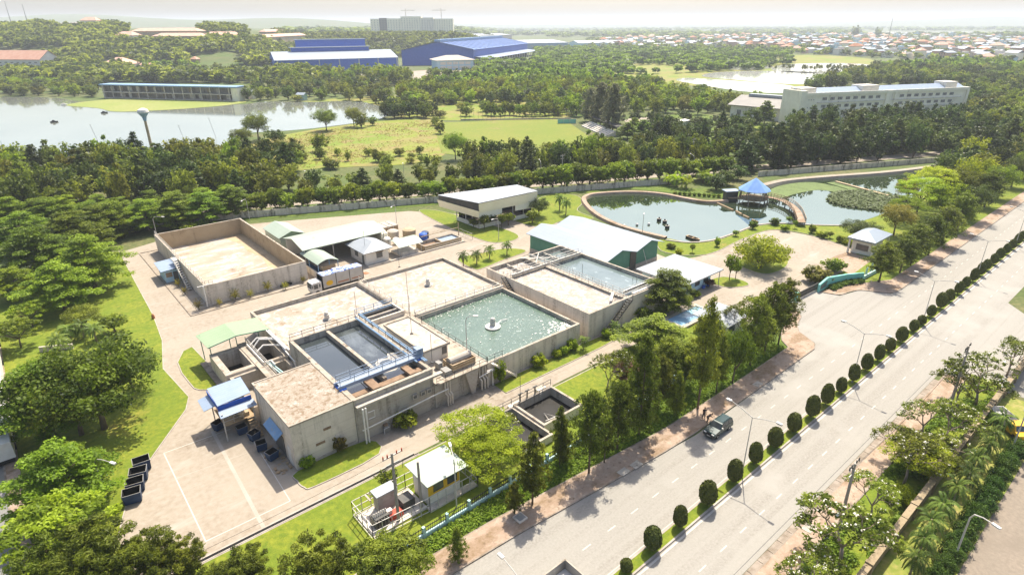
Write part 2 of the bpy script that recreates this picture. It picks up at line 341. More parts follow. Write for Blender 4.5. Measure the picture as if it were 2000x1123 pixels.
mat('wall_brown', (.38, .29, .18), (.26, .19, .11), .5, .35, .65, .95, stain=((.12, .09, .05), .5, (.25, 2, 2), .48, .62), grain=((.42, .33, .21), 3))
mat('bark', (.13, .095, .065), (.19, .145, .10), 1.2, .4, .65, .95, obj=True)
mat('pale_bark', (.30, .24, .18), (.22, .17, .12), 1.2, .4, .65, .95, obj=True)
mat('rubber', (.018, .018, .018), rough=.8)
mat('car_green', (.006, .032, .033), (.009, .040, .039), .4, rough=.22, spec=.5)
mat('chrome', (.6, .6, .58), rough=.2, metal=.8)
mat('lamp_glass', (.75, .73, .68), rough=.25)
mat('red', (.45, .06, .03), rough=.6)
mat('terracotta', (.36, .15, .07), rough=.8)
mat('skin', (.32, .17, .10), rough=.6)
mat('dark_cloth', (.025, .022, .03), (.04, .03, .035), 8, rough=.9)
mat('trouser', (.05, .045, .045), rough=.9)
mat('hair', (.012, .010, .009), rough=.6)
mat('petals', (.80, .76, .62), rough=.7)
mat('canvas', (.46, .44, .40), (.40, .37, .33), .8, .35, .65, .8)
mat('town_wall', (.60, .55, .48), (.50, .45, .39), .05, .4, .6, .9)
leafmat('leaf_broad', (.045, .074, .007), (.270, .335, .022), .46, .022)
leafmat('leaf_tier', (.058, .104, .006), (.265, .360, .020), .46, .015)
leafmat('leaf_dark', (.024, .040, .010), (.115, .155, .024), .36, .022)
leafmat('leaf_olive', (.056, .074, .008), (.270, .295, .030), .44, .025)
leafmat('leaf_pine', (.052, .074, .008), (.275, .320, .032), .43, .015)
leafmat('leaf_bright', (.095, .15, .008), (.38, .45, .018), .46, .02)
leafmat('leaf_grey', (.085, .092, .048), (.275, .275, .140), .36, .01)
leafmat('leaf_palm', (.045, .080, .014), (.165, .225, .038), .40, .01)
leafmat('leaf_topiary', (.048, .062, .014), (.165, .180, .036), .22, .01, .12)
leafmat('leaf_hedge', (.022, .055, .008), (.085, .150, .016), .25, .01, .12)
leafmat('leaf_yellow', (.12, .125, .016), (.33, .28, .045), .38, .02)
leafmat('leaf_red', (.10, .045, .03), (.22, .10, .06), .3, .02)
leafmat('leaf_cover', (.080, .14, .012), (.21, .28, .025), .38, .01)
leafmat('leaf_lily', (.10, .14, .045), (.19, .235, .085), .3, .01)
leafmat('leaf_weed', (.22, .20, .04), (.36, .27, .10), .35, .02)

# ------------------------------------------------------------------ the lie of the land
def S01(a, b, t):
    t = max(0.0, min(1.0, (t-a)/(b-a))); return t*t*(3-2*t)
def land(x, y):
    f = x*F0.x+y*F0.y; r = x*R0.x+y*R0.y
    if f < 400: return 0.0
    u = 1000+1285*r/f
    left = 1-S01(430, 620, u); mid = S01(430, 620, u)*(1-S01(880, 1010, u))
    z = left*(46*S01(640, 1060, f)+4*math.sin(u*.013)*S01(900, 1100, f))+mid*(27*S01(1080, 1260, f))
    if f > 3200:
        z += (1-S01(500, 900, u))*(74+14*math.sin(u*.011))*S01(3400, 4600, f)*(1-left)+left*(66+16*math.sin(u*.011))*S01(3400, 4600, f)
        z += S01(1500, 1900, u)*(88+9*math.sin(u*.02))*S01(6000, 7500, f)+(34+8*math.sin(u*.008))*S01(7500, 9000, f)*S01(700, 900, u)*(1-S01(1500, 1900, u))
    return z
def hit(px, py):
    """where the sight line of this place in the photograph meets the land"""
    a, b = px-1000.0, py-561.5; X = CR*a+SR*b; Y = -SR*a+CR*b
    d = (FW*FOC+R0*X-UPV*Y).normalized(); t = 60.0
    while t < 9000:
        p = Vector((0, 0, CAMH))+d*t
        if p.z <= land(p.x, p.y): return Vector((p.x, p.y, land(p.x, p.y)))
        t += max(1.0, t*.004)
    return Vector((p.x, p.y, land(p.x, p.y)))

g = MB(); NA = 240
rings = [0, 40, 80, 140, 200, 280, 360, 440, 520, 600]+[640+25*k for k in range(28)]+[1400, 1600, 1900, 2300, 2800, 3200]+[3400+200*k for k in range(8)]+[5400, 5800]+[6000+250*k for k in range(14)]+[10500, 12500, 15000]
for r in rings:
    for k in range(NA):
        a = 2*PI*k/NA; x, y = r*math.cos(a), r*math.sin(a); g.v.append((x, y, land(x, y)))
for j in range(len(rings)-1):
    for k in range(NA): g.f.append((j*NA+k, (j+1)*NA+k, (j+1)*NA+(k+1) % NA, j*NA+(k+1) % NA)); g.m.append(0)
o = g.build('ground', 'soil', smooth=True); tag(o, 'flat green and brown land rising to wooded hills at the horizon', 'ground', None, 'structure')

# ------------------------------------------------------------------ big road
m = MB(); m.sheet([(-120, 18.4), (103, 18.4), (1500, 18.4), (1500, 34.6), (95.9, 34.6), (61, 34.2), (31.7, 36.8), (20, 37.3), (-120, 45)], .03)
struct('road', m, 'asphalt', 'pale two way road with a planted median', 'road')
m = MB(); m.sheet([(95, 34.5), (131.5, 34.5), (129.4, 34.9), (126.7, 39.7), (120.8, 41.2), (119.3, 45.5), (111, 46.2), (105.6, 41.6), (100.9, 40.3), (99.7, 39.2), (97.8, 35.5)], .036)
struct('entrance_road', m, 'asphalt', 'paved entrance from the road to the sliding gate', 'road')
m = MB(); m.sheet([(103, 18.6), (104, 10), (106, -40), (124, -40), (138, 15), (142, 18.6)], .026)
struct('side_road', m, 'asphalt', 'side road joining the big road', 'road')
m = MB(); m.sheet([(30, 4.6), (104, 4.6), (112, -60), (30, -60)], .02)
struct('back_road', m, 'old_asphalt', 'stained concrete lane behind the clipped hedge', 'road')
m = MB(); m.box(0, 25.35, .03, 700, 25.55, .17); m.box(0, 26.65, .03, 700, 26.85, .17); m.cur = 1; m.box(0, 25.552, .03, 700, 26.648, .15)
struct('median_strip', m, ['pale_kerb', 'lawn'], 'narrow grassed median with pale kerbs', 'median')
m = MB(); k = 0
for i in range(-10, 130):
    for y0, x0 in ((30.8, 51.0), (21.4, 46.2)):
        x = x0+3.85*i+RN.uniform(-.05, .05); m.box(x, y0-.07, .031, x+1.25, y0+.07, .037)
struct('lane_marking', m, 'marking', 'dashed white lane lines on the road', 'marking')
m = MB(); m.box(0, 24.95, .031, 700, 25.17, .037); m.box(0, 27.0, .031, 700, 27.1, .037); m.box(0, 18.9, .031, 103, 18.96, .037, 1)
struct('edge_marking', m, ['marking', 'dark_steel'], 'white edge line beside the median', 'marking')
def slab(name, poly, z, label, mats=('paving', 'kerb'), cat='pavement', kw=.16):
    m = MB(); inner = offset(poly, -kw); m.ring(poly, inner, 0, z, 1); m.sheet(inner, z-.004, 0); return struct(name, m, list(mats), label, cat)
slab('pavement', [(-60, 40.2), (20, 37.3), (31.7, 36.7), (45, 35.5), (54.7, 34.7), (61, 34.4), (79.7, 34.4), (95.5, 34.5), (97.3, 35.2), (98.6, 37.2), (99.7, 39.2), (102, 40.6), (105.6, 41.6), (110.4, 45.6), (108, 45.2), (102.5, 42.6), (97.5, 41.4), (94.2, 39.6), (92.7, 37.7),
                   (75.8, 37.6), (58.9, 37.7), (45, 38.9), (30.8, 40.1), (20, 40.6), (-60, 44)], .17, 'pink brick pavement strewn with dry leaves beside the road')
slab('pavement', curve([(119.6, 44.6), (121, 41.4), (124, 40.6), (126.7, 39.4), (128.6, 36.2), (130.2, 34.7), (134, 34.3)], 4, False)+[(400, 35.2), (400, 38.3), (250, 37.8), (137, 37.6), (132.8, 39.8), (127, 42.6), (123.5, 43.6)], .17, 'brick pavement curving from the entrance along the tree belt')
slab('pavement', [(-60, 15.1), (-60, 17.7), (102.6, 17.7), (104, 15.1)], .17, 'brick pavement under the flowering trees on the far roadside')
m = MB()
for x in range(0, 100, 2): m.box(x+.02, 17.72, .02, x+1.96, 18.34, .10)
struct('gutter', m, 'kerb', 'line of concrete drain covers along the road', 'gutter')
m = MB(); m.sheet([(-60, 10.4), (-60, 15.1), (106, 15.1), (106, 10.4)], .06); struct('roadside_lawn', m, 'lawn', 'grass under the flowering trees beside the old wall', 'lawn')
m = MB(); m.sheet([(-60, 4.6), (-60, 10.2), (103, 10.2), (103, 4.6)], .05); struct('palm_lawn', m, 'dry_grass', 'dry grass under the row of palms', 'lawn')
m = MB(); m.sheet([(-60, 43.6), (-60, 39), (20, 40.4), (58.9, 37.6), (93, 37.6), (109, 45.5), (109, 47)], .05); struct('verge', m, 'verge', 'rough grass verge between fence and pavement', 'lawn')
m = MB(); m.sheet([(121, 46), (124, 43), (137, 37.6), (250, 37.6), (330, 38), (330, 62), (250, 60), (175, 62), (160, 58), (152, 50), (138, 46.5)], .05); struct('belt_lawn', m, 'lawn', 'grass under the tree belt beside the road', 'lawn')

# ------------------------------------------------------------------ the works yard
m = MB(); m.sheet([(-.8, 64), (1.7, 71.4), (5.3, 76.8), (11.2, 84.9), (12.4, 88.1), (11.5, 99.4), (13.7, 110), (14.8, 121.9), (15.8, 144.9), (16.8, 166), (36, 173), (54, 166), (88, 150), (93, 143), (112, 118), (114, 100), (113, 80), (111, 62), (104, 54.5), (98, 55.3), (0, 55.3)], .03)
struct('works_yard', m, 'yard', 'pale stained concrete yard round the treatment tanks', 'yard')
m = MB(); m.sheet(curve(pxs([(1385, 548), (1330, 512), (1380, 497), (1450, 466), (1505, 450), (1560, 456), (1620, 470), (1672, 486), (1720, 476), (1742, 490), (1700, 530), (1640, 545), (1600, 567), (1548, 592), (1500, 588), (1440, 575)]), 4), .026)
struct('forecourt', m, 'yard', 'wide pale concrete forecourt behind the gate', 'yard')
m = MB(); m.sheet([(97, 46), (112, 45.9), (121, 45.8), (124, 56), (112, 66), (100, 60), (95, 55)], .022); struct('gate_approach', m, 'yard', 'concrete apron inside the gate', 'yard')
def lawn(poly, label, z=.12, mats=('lawn', 'pale_kerb'), kw=.14, rnd=4, name='lawn'):
    if rnd: poly = curve(poly, rnd)
    m = MB(); inner = offset(poly, -kw); m.ring(poly, inner, 0, z, 1); m.sheet(inner, z-.01, 0); return struct(name, m, list(mats), label, 'lawn')
lawn(pxs([(818, 413), (850, 411), (905, 424), (960, 440), (1004, 455), (1013, 465), (992, 473), (958, 474), (925, 464), (875, 444)]), 'lawn before the cream warehouse')
lawn(pxs([(988, 421), (1042, 406), (1052, 388), (1090, 378), (1130, 384), (1137, 398), (1128, 412), (1160, 428), (1100, 432), (1066, 444), (1022, 438)]), 'lawn between warehouse and pond')
lawn(pxs([(893, 506), (935, 496), (985, 486), (1022, 488), (1024, 494), (985, 508), (945, 524), (925, 526)]), 'lawn strip with young palms behind the foam tank')
lawn(pxs([(1283, 476), (1300, 466), (1345, 474), (1390, 472), (1435, 458), (1480, 442), (1530, 438), (1590, 441), (1660, 443), (1692, 474), (1668, 486), (1620, 471), (1562, 455), (1505, 450), (1452, 467), (1380, 498), (1300, 494)]), 'planted lawn along the pond edge')
lawn(pxs([(1440, 512), (1478, 492), (1522, 496), (1540, 512), (1528, 527), (1497, 536), (1460, 527)]), 'round lawn island under the spreading tree')
lawn(pxs([(1385, 550), (1412, 541), (1450, 548), (1462, 558), (1420, 562)]), 'small lawn at the corner of the bungalow')
lawn([(-20, 43.3), (60, 43.3), (96, 46.5), (98, 54.8), (-20, 54.8)], 'long lawn between the fence and the drain', rnd=0)
lawn([(48.2, 58.2), (69, 58.2), (74.5, 58.6), (92, 58.8), (95.5, 60), (90.5, 61.6), (74, 60.9), (67.4, 61.3), (48.2, 61.3)], 'grass bed under the green aeration tank', rnd=0)
lawn([(17.4, 58.6), (18.6, 57.9), (27.2, 58.2), (27.2, 61.9), (18, 62.0), (17.2, 60.2)], 'grass bed under the pump house wall', rnd=3)
lawn([(-8, 55), (-1.5, 62), (1.7, 71.4), (5.3, 76.8), (11.2, 84.9), (12.4, 88.1), (11.5, 99.4), (13.7, 110), (14.8, 121.9), (15.8, 144.9), (16.8, 167), (2, 176), (-8, 150), (-8, 90)], 'long lawn under the trees on the west side', rnd=0)
lawn([(13.4, 92), (14, 89), (17, 88.6), (17, 104), (13.6, 100)], 'grass strip beside the pits', rnd=2)
lawn(pxs([(1610, 573), (1640, 556), (1690, 548), (1702, 552), (1668, 563), (1638, 568)]), 'lawn below the teal wall')
m = MB(); m.sheet([(23.6, 117.0), (44.8, 117.2), (44.8, 119.6), (23.8, 119.6)], .06); m.sheet([(20.2, 119), (24.0, 119), (24.0, 160), (20.2, 160)], .058); struct('planting_bed', m, 'yard', 'bare bed round the settling tank', 'bed')
m = MB(); m.ring([(20.0, 116.8), (45, 117), (45, 162), (20, 162)], [(20.2, 117), (44.8, 117.2), (44.8, 161.8), (20.2, 161.8)], .02, .16); struct('bed_kerb', m, 'kerb', 'low kerb round the settling tank bed', 'kerb')
# drain along the south side of the yard
m = MB(); m.box(-16, 55.28, .02, 30.5, 55.5, .20); m.box(-16, 54.8, .02, 31, 54.95, .16); m.cur = 1; m.sheet([(-16, 54.95), (-16, 55.28), (31, 55.28), (31, 54.95)], .05)
struct('drain', m, ['pale_kerb', 'black'], 'open black drain between yard and lawn', 'drain')
# court lines painted on the yard
m = MB(); Q = [(6.4, 76.5), (6.2, 57.7), (15.3, 57.6), (12.9, 76.4)]
def line(a, b, wd, z=.034, mi=0):
    d = Vector((b[0]-a[0], b[1]-a[1])).normalized(); n = Vector((-d.y, d.x))*wd/2
    m.face([(a[0]+n.x, a[1]+n.y, z), (a[0]-n.x, a[1]-n.y, z), (b[0]-n.x, b[1]-n.y, z), (b[0]+n.x, b[1]+n.y, z)], mi)
line(at2(320, 885), at2(402, 1057), .13); line(at2(402, 1057), at2(567, 978), .13, .036); line(at2(567, 978), at2(495, 862), .10); line(at2(320, 885), at2(450, 838), .12, .036)
line(at2(345, 934), at2(500, 878), .08, .036, 1); line(at2(415, 842), at2(515, 1030), .42, .042, 1)
struct('court_marking', m, ['marking', 'worn_marking'], 'worn white court lines on the yard', 'marking')
m = MB()
for a, b, wd in (((17.2, 100), (24, 117), .05), ((27, 104.5), (66, 104.4), .05), ((40, 104.5), (40, 112), .04), ((55, 104.4), (55, 113), .04), ((28, 57.2), (92, 57.3), .04), ((68.6, 84), (68.4, 103), .04)): line(a, b, wd, .037)
struct('yard_joint', m, 'kerb', 'dark joints in the yard concrete', 'joint')

# ------------------------------------------------------------------ west road
m = MB(); m.sheet([(-40, 30), (-9.4, 45), (-9.3, 130), (-12, 240), (-40, 240)], .03); struct('west_road', m, 'grey_road', 'grey road along the west side', 'road')
m = MB(); m.box(-9.4, 45, .0, -9.2, 200, .16, 1); m.sheet([(-9.2, 45), (-7.9, 45), (-7.9, 200), (-9.2, 200)], .14, 0); struct('west_pavement', m, ['paving', 'kerb'], 'narrow pavement along the west road', 'pavement')

# ------------------------------------------------------------------ ponds and lake
POND = curve(pxs([(1140, 394), (1150, 384), (1180, 380), (1220, 378), (1262, 379), (1300, 383), (1340, 391), (1380, 397), (1420, 395), (1452, 388), (1500, 390), (1540, 402), (1560, 420), (1566, 438), (1530, 437), (1480, 440), (1435, 456), (1390, 470), (1345, 474), (1300, 469), (1250, 456), (1200, 440), (1160, 418)]), 5)
POND2 = curve(pxs([(1425, 392), (1470, 392), (1500, 410), (1530, 430), (1560, 440), (1600, 441), (1650, 441), (1720, 420), (1770, 395), (1830, 350), (1900, 322), (1830, 330), (1700, 345), (1600, 352), (1520, 358), (1490, 368)]), 4)
m = MB(); m.sheet(POND, .10); struct('pond', m, 'pond_water', 'still pond reflecting dark trees and white sky', 'pond')
m = MB(); m.sheet(POND2, .085); struct('pond', m, 'pond_water', 'second pond beyond the curved footbridge', 'pond')
rim = curve(pxs([(1300, 468), (1250, 456), (1200, 440), (1160, 418), (1140, 394), (1150, 384), (1180, 380), (1220, 378), (1262, 379), (1300, 383), (1340, 391), (1380, 397), (1420, 395)]), 5, False)
m = MB()
def bank(pts, wd, z0, z1, mi=0):
    n = len(pts); cl = []
    for i in range(n):
        a, b = Vector(pts[max(0, i-1)][:2]), Vector(pts[min(n-1, i+1)][:2]); t = (b-a).normalized(); cl.append((t.y, -t.x))
    for i in range(n-1):
        A, B = pts[i], pts[i+1]; na, nb = cl[i], cl[i+1]
        ra = [(A[0]+na[0]*s, A[1]+na[1]*s, z) for s, z in ((-wd, z0), (-wd*.7, z1), (wd*.7, z1), (wd, z0))]; rb = [(B[0]+nb[0]*s, B[1]+nb[1]*s, z) for s, z in ((-wd, z0), (-wd*.7, z1), (wd*.7, z1), (wd, z0))]
        for k in range(3): m.face([ra[k], rb[k], rb[k+1], ra[k+1]], mi)
bank(rim, .9, -.05, .75); struct('pond_bank', m, 'paving', 'raised pale brick rim round the pond', 'bank')
m = MB(); bank(curve(pxs([(1300, 470), (1345, 475), (1390, 471), (1435, 457), (1480, 441), (1530, 438), (1590, 441), (1650, 442)]), 5, False), .35, -.05, .32); struct('pond_kerb', m, 'pale_kerb', 'pale kerb along the near side of the pond', 'kerb')
m = MB(); m.sheet(curve(pxs([(1150, 379), (1220, 371), (1300, 376), (1345, 384), (1400, 388), (1425, 384), (1420, 372), (1330, 368), (1250, 366), (1160, 372)]), 4), .09); struct('pond_lawn', m, 'verge', 'grass behind the far side of the pond', 'lawn')
m = MB(); bank(curve(pxs([(1490, 366), (1530, 357), (1600, 350), (1720, 341), (1800, 332), (1870, 322)]), 4, False), 1.6, -.05, .9); struct('pond_bank', m, 'yard', 'bare earth bank behind the second pond', 'bank')
m = MB(); m.sheet(curve(pxs([(1495, 378), (1530, 362), (1590, 357), (1660, 372), (1650, 378), (1600, 372), (1560, 378), (1520, 388)]), 4), .11); struct('algae', m, 'algae', 'green algae film on the second pond', 'algae')
m = MB(); m.beam(at(1632, 356, .3), at(1735, 384, .3), .9, .8); m.beam(at(1622, 357, .15), at(1725, 388, .15), 3.5, .3, 1); struct('causeway', m, ['tan_concrete', 'algae'], 'low causeway wall across the second pond', 'bank')
LAKE = curve(pxs([(-420, 300), (-300, 225), (-150, 196), (0, 190), (110, 192), (160, 200), (215, 196), (300, 200), (455, 205), (520, 199), (600, 200), (690, 198), (735, 206), (760, 214), (745, 232), (640, 248), (560, 256), (480, 262), (420, 290), (300, 310), (160, 318), (60, 310), (-100, 330)]), 4)
m = MB(); m.sheet(LAKE, .08); struct('lake', m, 'lake_water', 'wide pale lake behind the trees', 'lake')
m = MB(); m.sheet(curve(pxs([(128, 206), (200, 196), (300, 190), (470, 197), (455, 205), (380, 212), (300, 217), (225, 219), (190, 212)]), 4), .16); struct('lake_lawn', m, 'greens', 'pale green lawn reaching into the lake', 'lawn')
m = MB(); m.sheet(curve(pxs([(425, 335), (445, 290), (500, 275), (600, 256), (640, 250), (760, 236), (860, 236), (885, 262), (880, 292), (830, 318), (700, 326), (600, 332), (500, 345)]), 4), .10); struct('field', m, 'wild', 'rough meadow of yellow grass and brown weeds', 'field')
m = MB(); m.sheet(pxs([(862, 300), (852, 262), (866, 240), (1100, 233), (1152, 268), (1120, 300), (1000, 320)]), .13); struct('sports_pitch', m, 'pitch', 'bright green sports pitch', 'pitch')
m = MB(); m.sheet(curve(pxs([(1420, 290), (1440, 255), (1500, 245), (1550, 250), (1545, 280), (1520, 300), (1450, 300)]), 4), .10); struct('meadow', m, 'lawn', 'green clearing before the school', 'lawn')
m = MB(); m.sheet(curve(pxs([(1300, 262), (1290, 232), (1340, 222), (1420, 232), (1430, 262), (1380, 275)]), 4), .09); struct('meadow', m, 'verge', 'park grass with clipped round trees', 'lawn')
m = MB(); m.sheet(curve(pxs([(1218, 236), (1260, 230), (1330, 238), (1300, 244), (1250, 246)]), 3), .14); struct('park_path', m, 'yard', 'pale curved path in the park', 'path')
m = MB(); m.sheet(curve(pxs([(560, 205), (700, 190), (900, 190), (1060, 205), (1110, 232), (900, 236), (780, 228), (700, 205)]), 4), .07); struct('meadow', m, 'wild', 'yellow scrubland between lake and forest', 'field')
m = MB(); m.sheet(curve(pxs([(960, 150), (1100, 128), (1250, 125), (1420, 118), (1560, 108), (1700, 116), (1680, 150), (1500, 175), (1300, 165), (1100, 165)]), 4), .05); struct('meadow', m, 'wild', 'open marsh grass round the far fish ponds', 'field')
for pl, lb in (([(1322, 158), (1345, 153), (1430, 158), (1545, 168), (1540, 182), (1460, 180), (1400, 172)], 'nearest bright fish pond'), ([(1372, 150), (1400, 142), (1500, 139), (1615, 145), (1605, 162), (1540, 165), (1440, 157)], 'largest bright fish pond'),
               ([(1505, 136), (1540, 126), (1640, 124), (1700, 128), (1660, 142), (1560, 143)], 'fish pond with a row of small trees'), ([(1400, 135), (1460, 126), (1510, 130), (1480, 137)], 'narrow fish pond beside the track')):
    m = MB(); m.sheet(curve(pxs(pl), 4), .15); struct('fish_pond', m, 'paddy_water', lb, 'pond')
m = MB(); m.sheet(pxs([(1690, 63), (2050, 62), (2060, 69), (1760, 68)]), 1.2); struct('river', m, 'paddy_water', 'pale river beyond the town', 'river')
m = MB(); m.sheet(pxs([(1440, 54), (1500, 53.5), (1560, 54.2), (1530, 57), (1450, 57)]), 1.0); struct('river', m, 'paddy_water', 'bright stretch of river near the horizon', 'river')
# rear road behind the boundary wall: s along the wall, t behind it
WA, WB = Vector((36.2, 180.9)), Vector((172.4, 119.0)); WD = (WB-WA).normalized(); WN = Vector((-WD.y, WD.x))
def wl(s, t): p = WA+WD*s+WN*t; return (p.x, p.y)
m = MB(); m.sheet([wl(-140, 9.5), wl(420, 9.5), wl(420, 16.5), wl(-140, 16.5)], .04); struct('rear_road', m, 'yard', 'pale lane behind the boundary wall', 'road')
m = MB(); m.sheet([wl(-15, .1), wl(140, .1), wl(140, -2.6), wl(-15, -2.6)], .07); struct('wall_verge', m, 'verge', 'dark grass strip at the foot of the boundary wall', 'lawn')
m = MB(); m.sheet(pxs([(480, 145), (540, 150), (800, 140), (960, 128), (1060, 110), (1060, 120), (960, 150), (800, 158), (560, 160)]), .06); struct('factory_yard', m, 'yard', 'bare pale ground round the blue factory', 'yard')
p = [hit(*q) for q in ((205, 118), (330, 128), (400, 137), (520, 140), (520, 150), (400, 147), (250, 140))]
m = MB(); m.face([(q.x, q.y, q.z+.6) for q in p]); struct('clearing', m, 'yard', 'bare sandy clearing on the slope', 'ground')
def ring3(mb, outer, inner, z0, z1, zi=None):
    """wall ring: outside faces slot 0, top slot 1, inside slot 2"""
    n = len(outer); zi = z0 if zi is None else zi
    for k in range(n):
        a, b = outer[k], outer[(k+1) % n]; c, d = inner[k], inner[(k+1) % n]
        mb.face([(a[0], a[1], z0), (b[0], b[1], z0), (b[0], b[1], z1), (a[0], a[1], z1)], 0)
        mb.face([(a[0], a[1], z1), (b[0], b[1], z1), (d[0], d[1], z1), (c[0], c[1], z1)], 1)
        mb.face([(c[0], c[1], z1), (d[0], d[1], z1), (d[0], d[1], zi), (c[0], c[1], zi)], 2)
def basin_wall(mb, x0, y0, x1, y1, t, z1, z0=0.0, zi=None):
    ring3(mb, [(x0, y0), (x1, y0), (x1, y1), (x0, y1)], [(x0+t, y0+t), (x1-t, y0+t), (x1-t, y1-t), (x0+t, y1-t)], z0, z1, zi); return mb
def rail(mb, pts, h=1.0, step=1.6, w=.055, rails=(1.0, .5), m=None):
    for a, b in zip(pts[:-1], pts[1:]):
        a, b = Vector(a), Vector(b); n = max(1, int(round((b-a).length/step)))
        for r in rails: mb.beam(a+UPZ*h*r, b+UPZ*h*r, w, w, m)
        for i in range(n+1): p = a.lerp(b, i/n); mb.beam(p, p+UPZ*(h+w/2), w, w, m)
    return mb
def stair(mb, a, b, width, n, m=0, side=0.06):
    """flight from a (foot) to b (head)"""
    a, b = Vector(a), Vector(b); d = b-a; h = Vector((d.x, d.y, 0)); hd = h.normalized(); sdv = Vector((-hd.y, hd.x, 0))*width/2; tr = h.length/n
    for i in range(n):
        c = a+h*((i+.5)/n)+UPZ*(d.z*(i+1)/n); mb.beam(c-hd*tr*.55, c+hd*tr*.55, width, .06, m)
    for s in (-1, 1): mb.beam(a+sdv*s, b+sdv*s, side, .18, m)
    return mb
def rectroof(mb, p, z, m=None): mb.face([(q[0], q[1], zz) for q, zz in zip(p, z)], m)

# ---- settling tank in the west
t = thing('settling_tank', 'large open concrete tank with tan inner walls, streaked floor of dried sludge', 'tank', (34, 140, 0))
basin_wall(MB(), 24, 119.6, 44.2, 161.2, .38, 4.2).build('wall', ['concrete', 'coping', 'tan_concrete'], t)
m = MB(); m.sheet([(24.38, 119.98), (43.82, 119.98), (43.82, 160.82), (24.38, 160.82)], .10); m.build('sludge_bed', 'sludge', t)
m = MB(); m.sheet([(40.2, 120.0), (43.8, 120.0), (43.8, 160.8), (39.0, 160.8), (39.6, 158), (41, 152), (40.2, 146), (41.6, 140), (40.4, 133), (41.8, 127), (40.8, 123)], .108); m.build('dark_patch', 'tan_concrete', t)  # darker tan sheet along the right wall, wavy inner edge
m = MB(); rail(m, [(24.2, 119.8, 4.2), (24.2, 161, 4.2)], .9, 2.0); rail(m, [(24.2, 119.8, 4.2), (25.6, 119.8, 4.2)], .9, .7); m.build('handrail', 'steel', t)
m = MB(); stair(m, (23.3, 130, 0), (23.3, 139, 4.2), .8, 14); rail(m, [(22.9, 130, 0), (22.9, 139, 4.2)], .9, 1.2); m.box(22.9, 139, 4.05, 24.0, 141, 4.18); m.build('stair', 'steel', t)
m = MB(); m.tube([(23.6, 118.9, 4.5), (23.6, 118.9, .2)], .12); m.tube([(22.6, 119.2, 4.5), (25.2, 119.2, 4.5)], .10); m.build('pipe', 'white_paint', t)
# ---- three square aeration basins
def basin(label, x0, y0, x1, y1, top, lev, liq, liqname, wmats):
    t = thing('aeration_basin', label, 'tank', ((x0+x1)/2, (y0+y1)/2, 0), 'square aeration basins')
    basin_wall(MB(), x0, y0, x1, y1, .42, top).build('wall', wmats, t)
    m = MB(); m.sheet([(x0+.42, y0+.42), (x1-.42, y0+.42), (x1-.42, y1-.42), (x0+.42, y1-.42)], lev); m.build(liqname, liq, t)
    return t
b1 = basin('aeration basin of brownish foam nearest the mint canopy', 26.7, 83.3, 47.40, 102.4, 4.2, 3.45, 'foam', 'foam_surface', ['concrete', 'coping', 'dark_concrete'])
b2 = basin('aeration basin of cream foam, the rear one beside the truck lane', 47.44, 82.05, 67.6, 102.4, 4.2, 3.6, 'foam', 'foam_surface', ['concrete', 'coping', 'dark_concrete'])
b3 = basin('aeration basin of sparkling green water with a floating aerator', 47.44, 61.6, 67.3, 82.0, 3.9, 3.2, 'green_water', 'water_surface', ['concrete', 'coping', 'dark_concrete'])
m = MB(); rail(m, [(47.6, 83.8, 4.2), (47.6, 102.2, 4.2)], .95, 2); m.box(47.1, 83.4, 4.2, 47.8, 102, 4.26, 1); m.build('handrail', ['steel', 'coping'], b1)
m = MB(); rail(m, [(47.8, 82.2, 4.2), (67.2, 82.2, 4.2)], .95, 2.2); m.tube([(48, 82.7, 4.4), (67, 82.7, 4.4)], .09); m.tube([(48, 81.75, 4.3), (67, 81.75, 4.3)], .07); m.build('handrail', 'steel', b2)
m = MB(); rail(m, [(47.6, 62, 3.9), (47.6, 81.6, 3.9)], .95, 1.9); m.build('handrail', 'dark_steel', b3)
m = MB(); rail(m, [(47.6, 61.8, 3.9), (50.5, 61.8, 3.9)], .95, 1.4); m.build('handrail', 'dark_steel', b3)
m = MB(); stair(m, (52.3, 60.9, 0.1), (47.9, 60.9, 3.9), .8, 13); rail(m, [(52.3, 60.55, .1), (47.9, 60.55, 3.9)], .9, 1.1); m.build('stair', 'concrete', b3)
def aerator(x, y, z, label, floating):
    t = thing('surface_aerator', label, 'aerator', (x, y, z), 'surface aerators in the basins'); m = MB()
    if floating:
        m.lathe(x, y, [(.4, z-.25), (1.25, z+.05), (1.32, z+.22), (1.15, z+.34), (.45, z+.42)], 22); m.build('float', 'white_paint', t)
        m = MB(); m.lathe(x, y, [(.50, z+.40), (.50, z+1.0), (.44, z+1.05), (.44, z+1.5), (.30, z+1.75), (.1, z+1.8)], 14); m.build('motor', 'steel', t)
        m = MB(); m.tube([(x+.9, y, z+.3), (x+2.2, y+.6, z+.34), (x+3.6, y+.5, z+.24)], .09, 5); m.build('mooring_arm', 'white_paint', t)
    else:
        m.lathe(x, y, [(.42, z-.3), (.42, z+.9), (.5, z+.92), (.5, z+1.0), (.36, z+1.05), (.36, z+1.35), (.2, z+1.5)], 14); m.build('motor', 'steel', t)
        m = MB(); m.lathe(x, y, [(.75, z-.2), (.75, z+.12), (.5, z+.2)], 14); m.build('float', 'grey_steel', t)
    return t
aerator(36.2, 92.0, 3.45, 'grey aerator drum half sunk in the foam nearest the mint canopy', False)
aerator(57.3, 92.6, 3.6, 'grey aerator drum in the rear cream foam', False)
aerator(56.2, 71.2, 3.2, 'white saucer aerator floating on the green water', True)
m = MB()
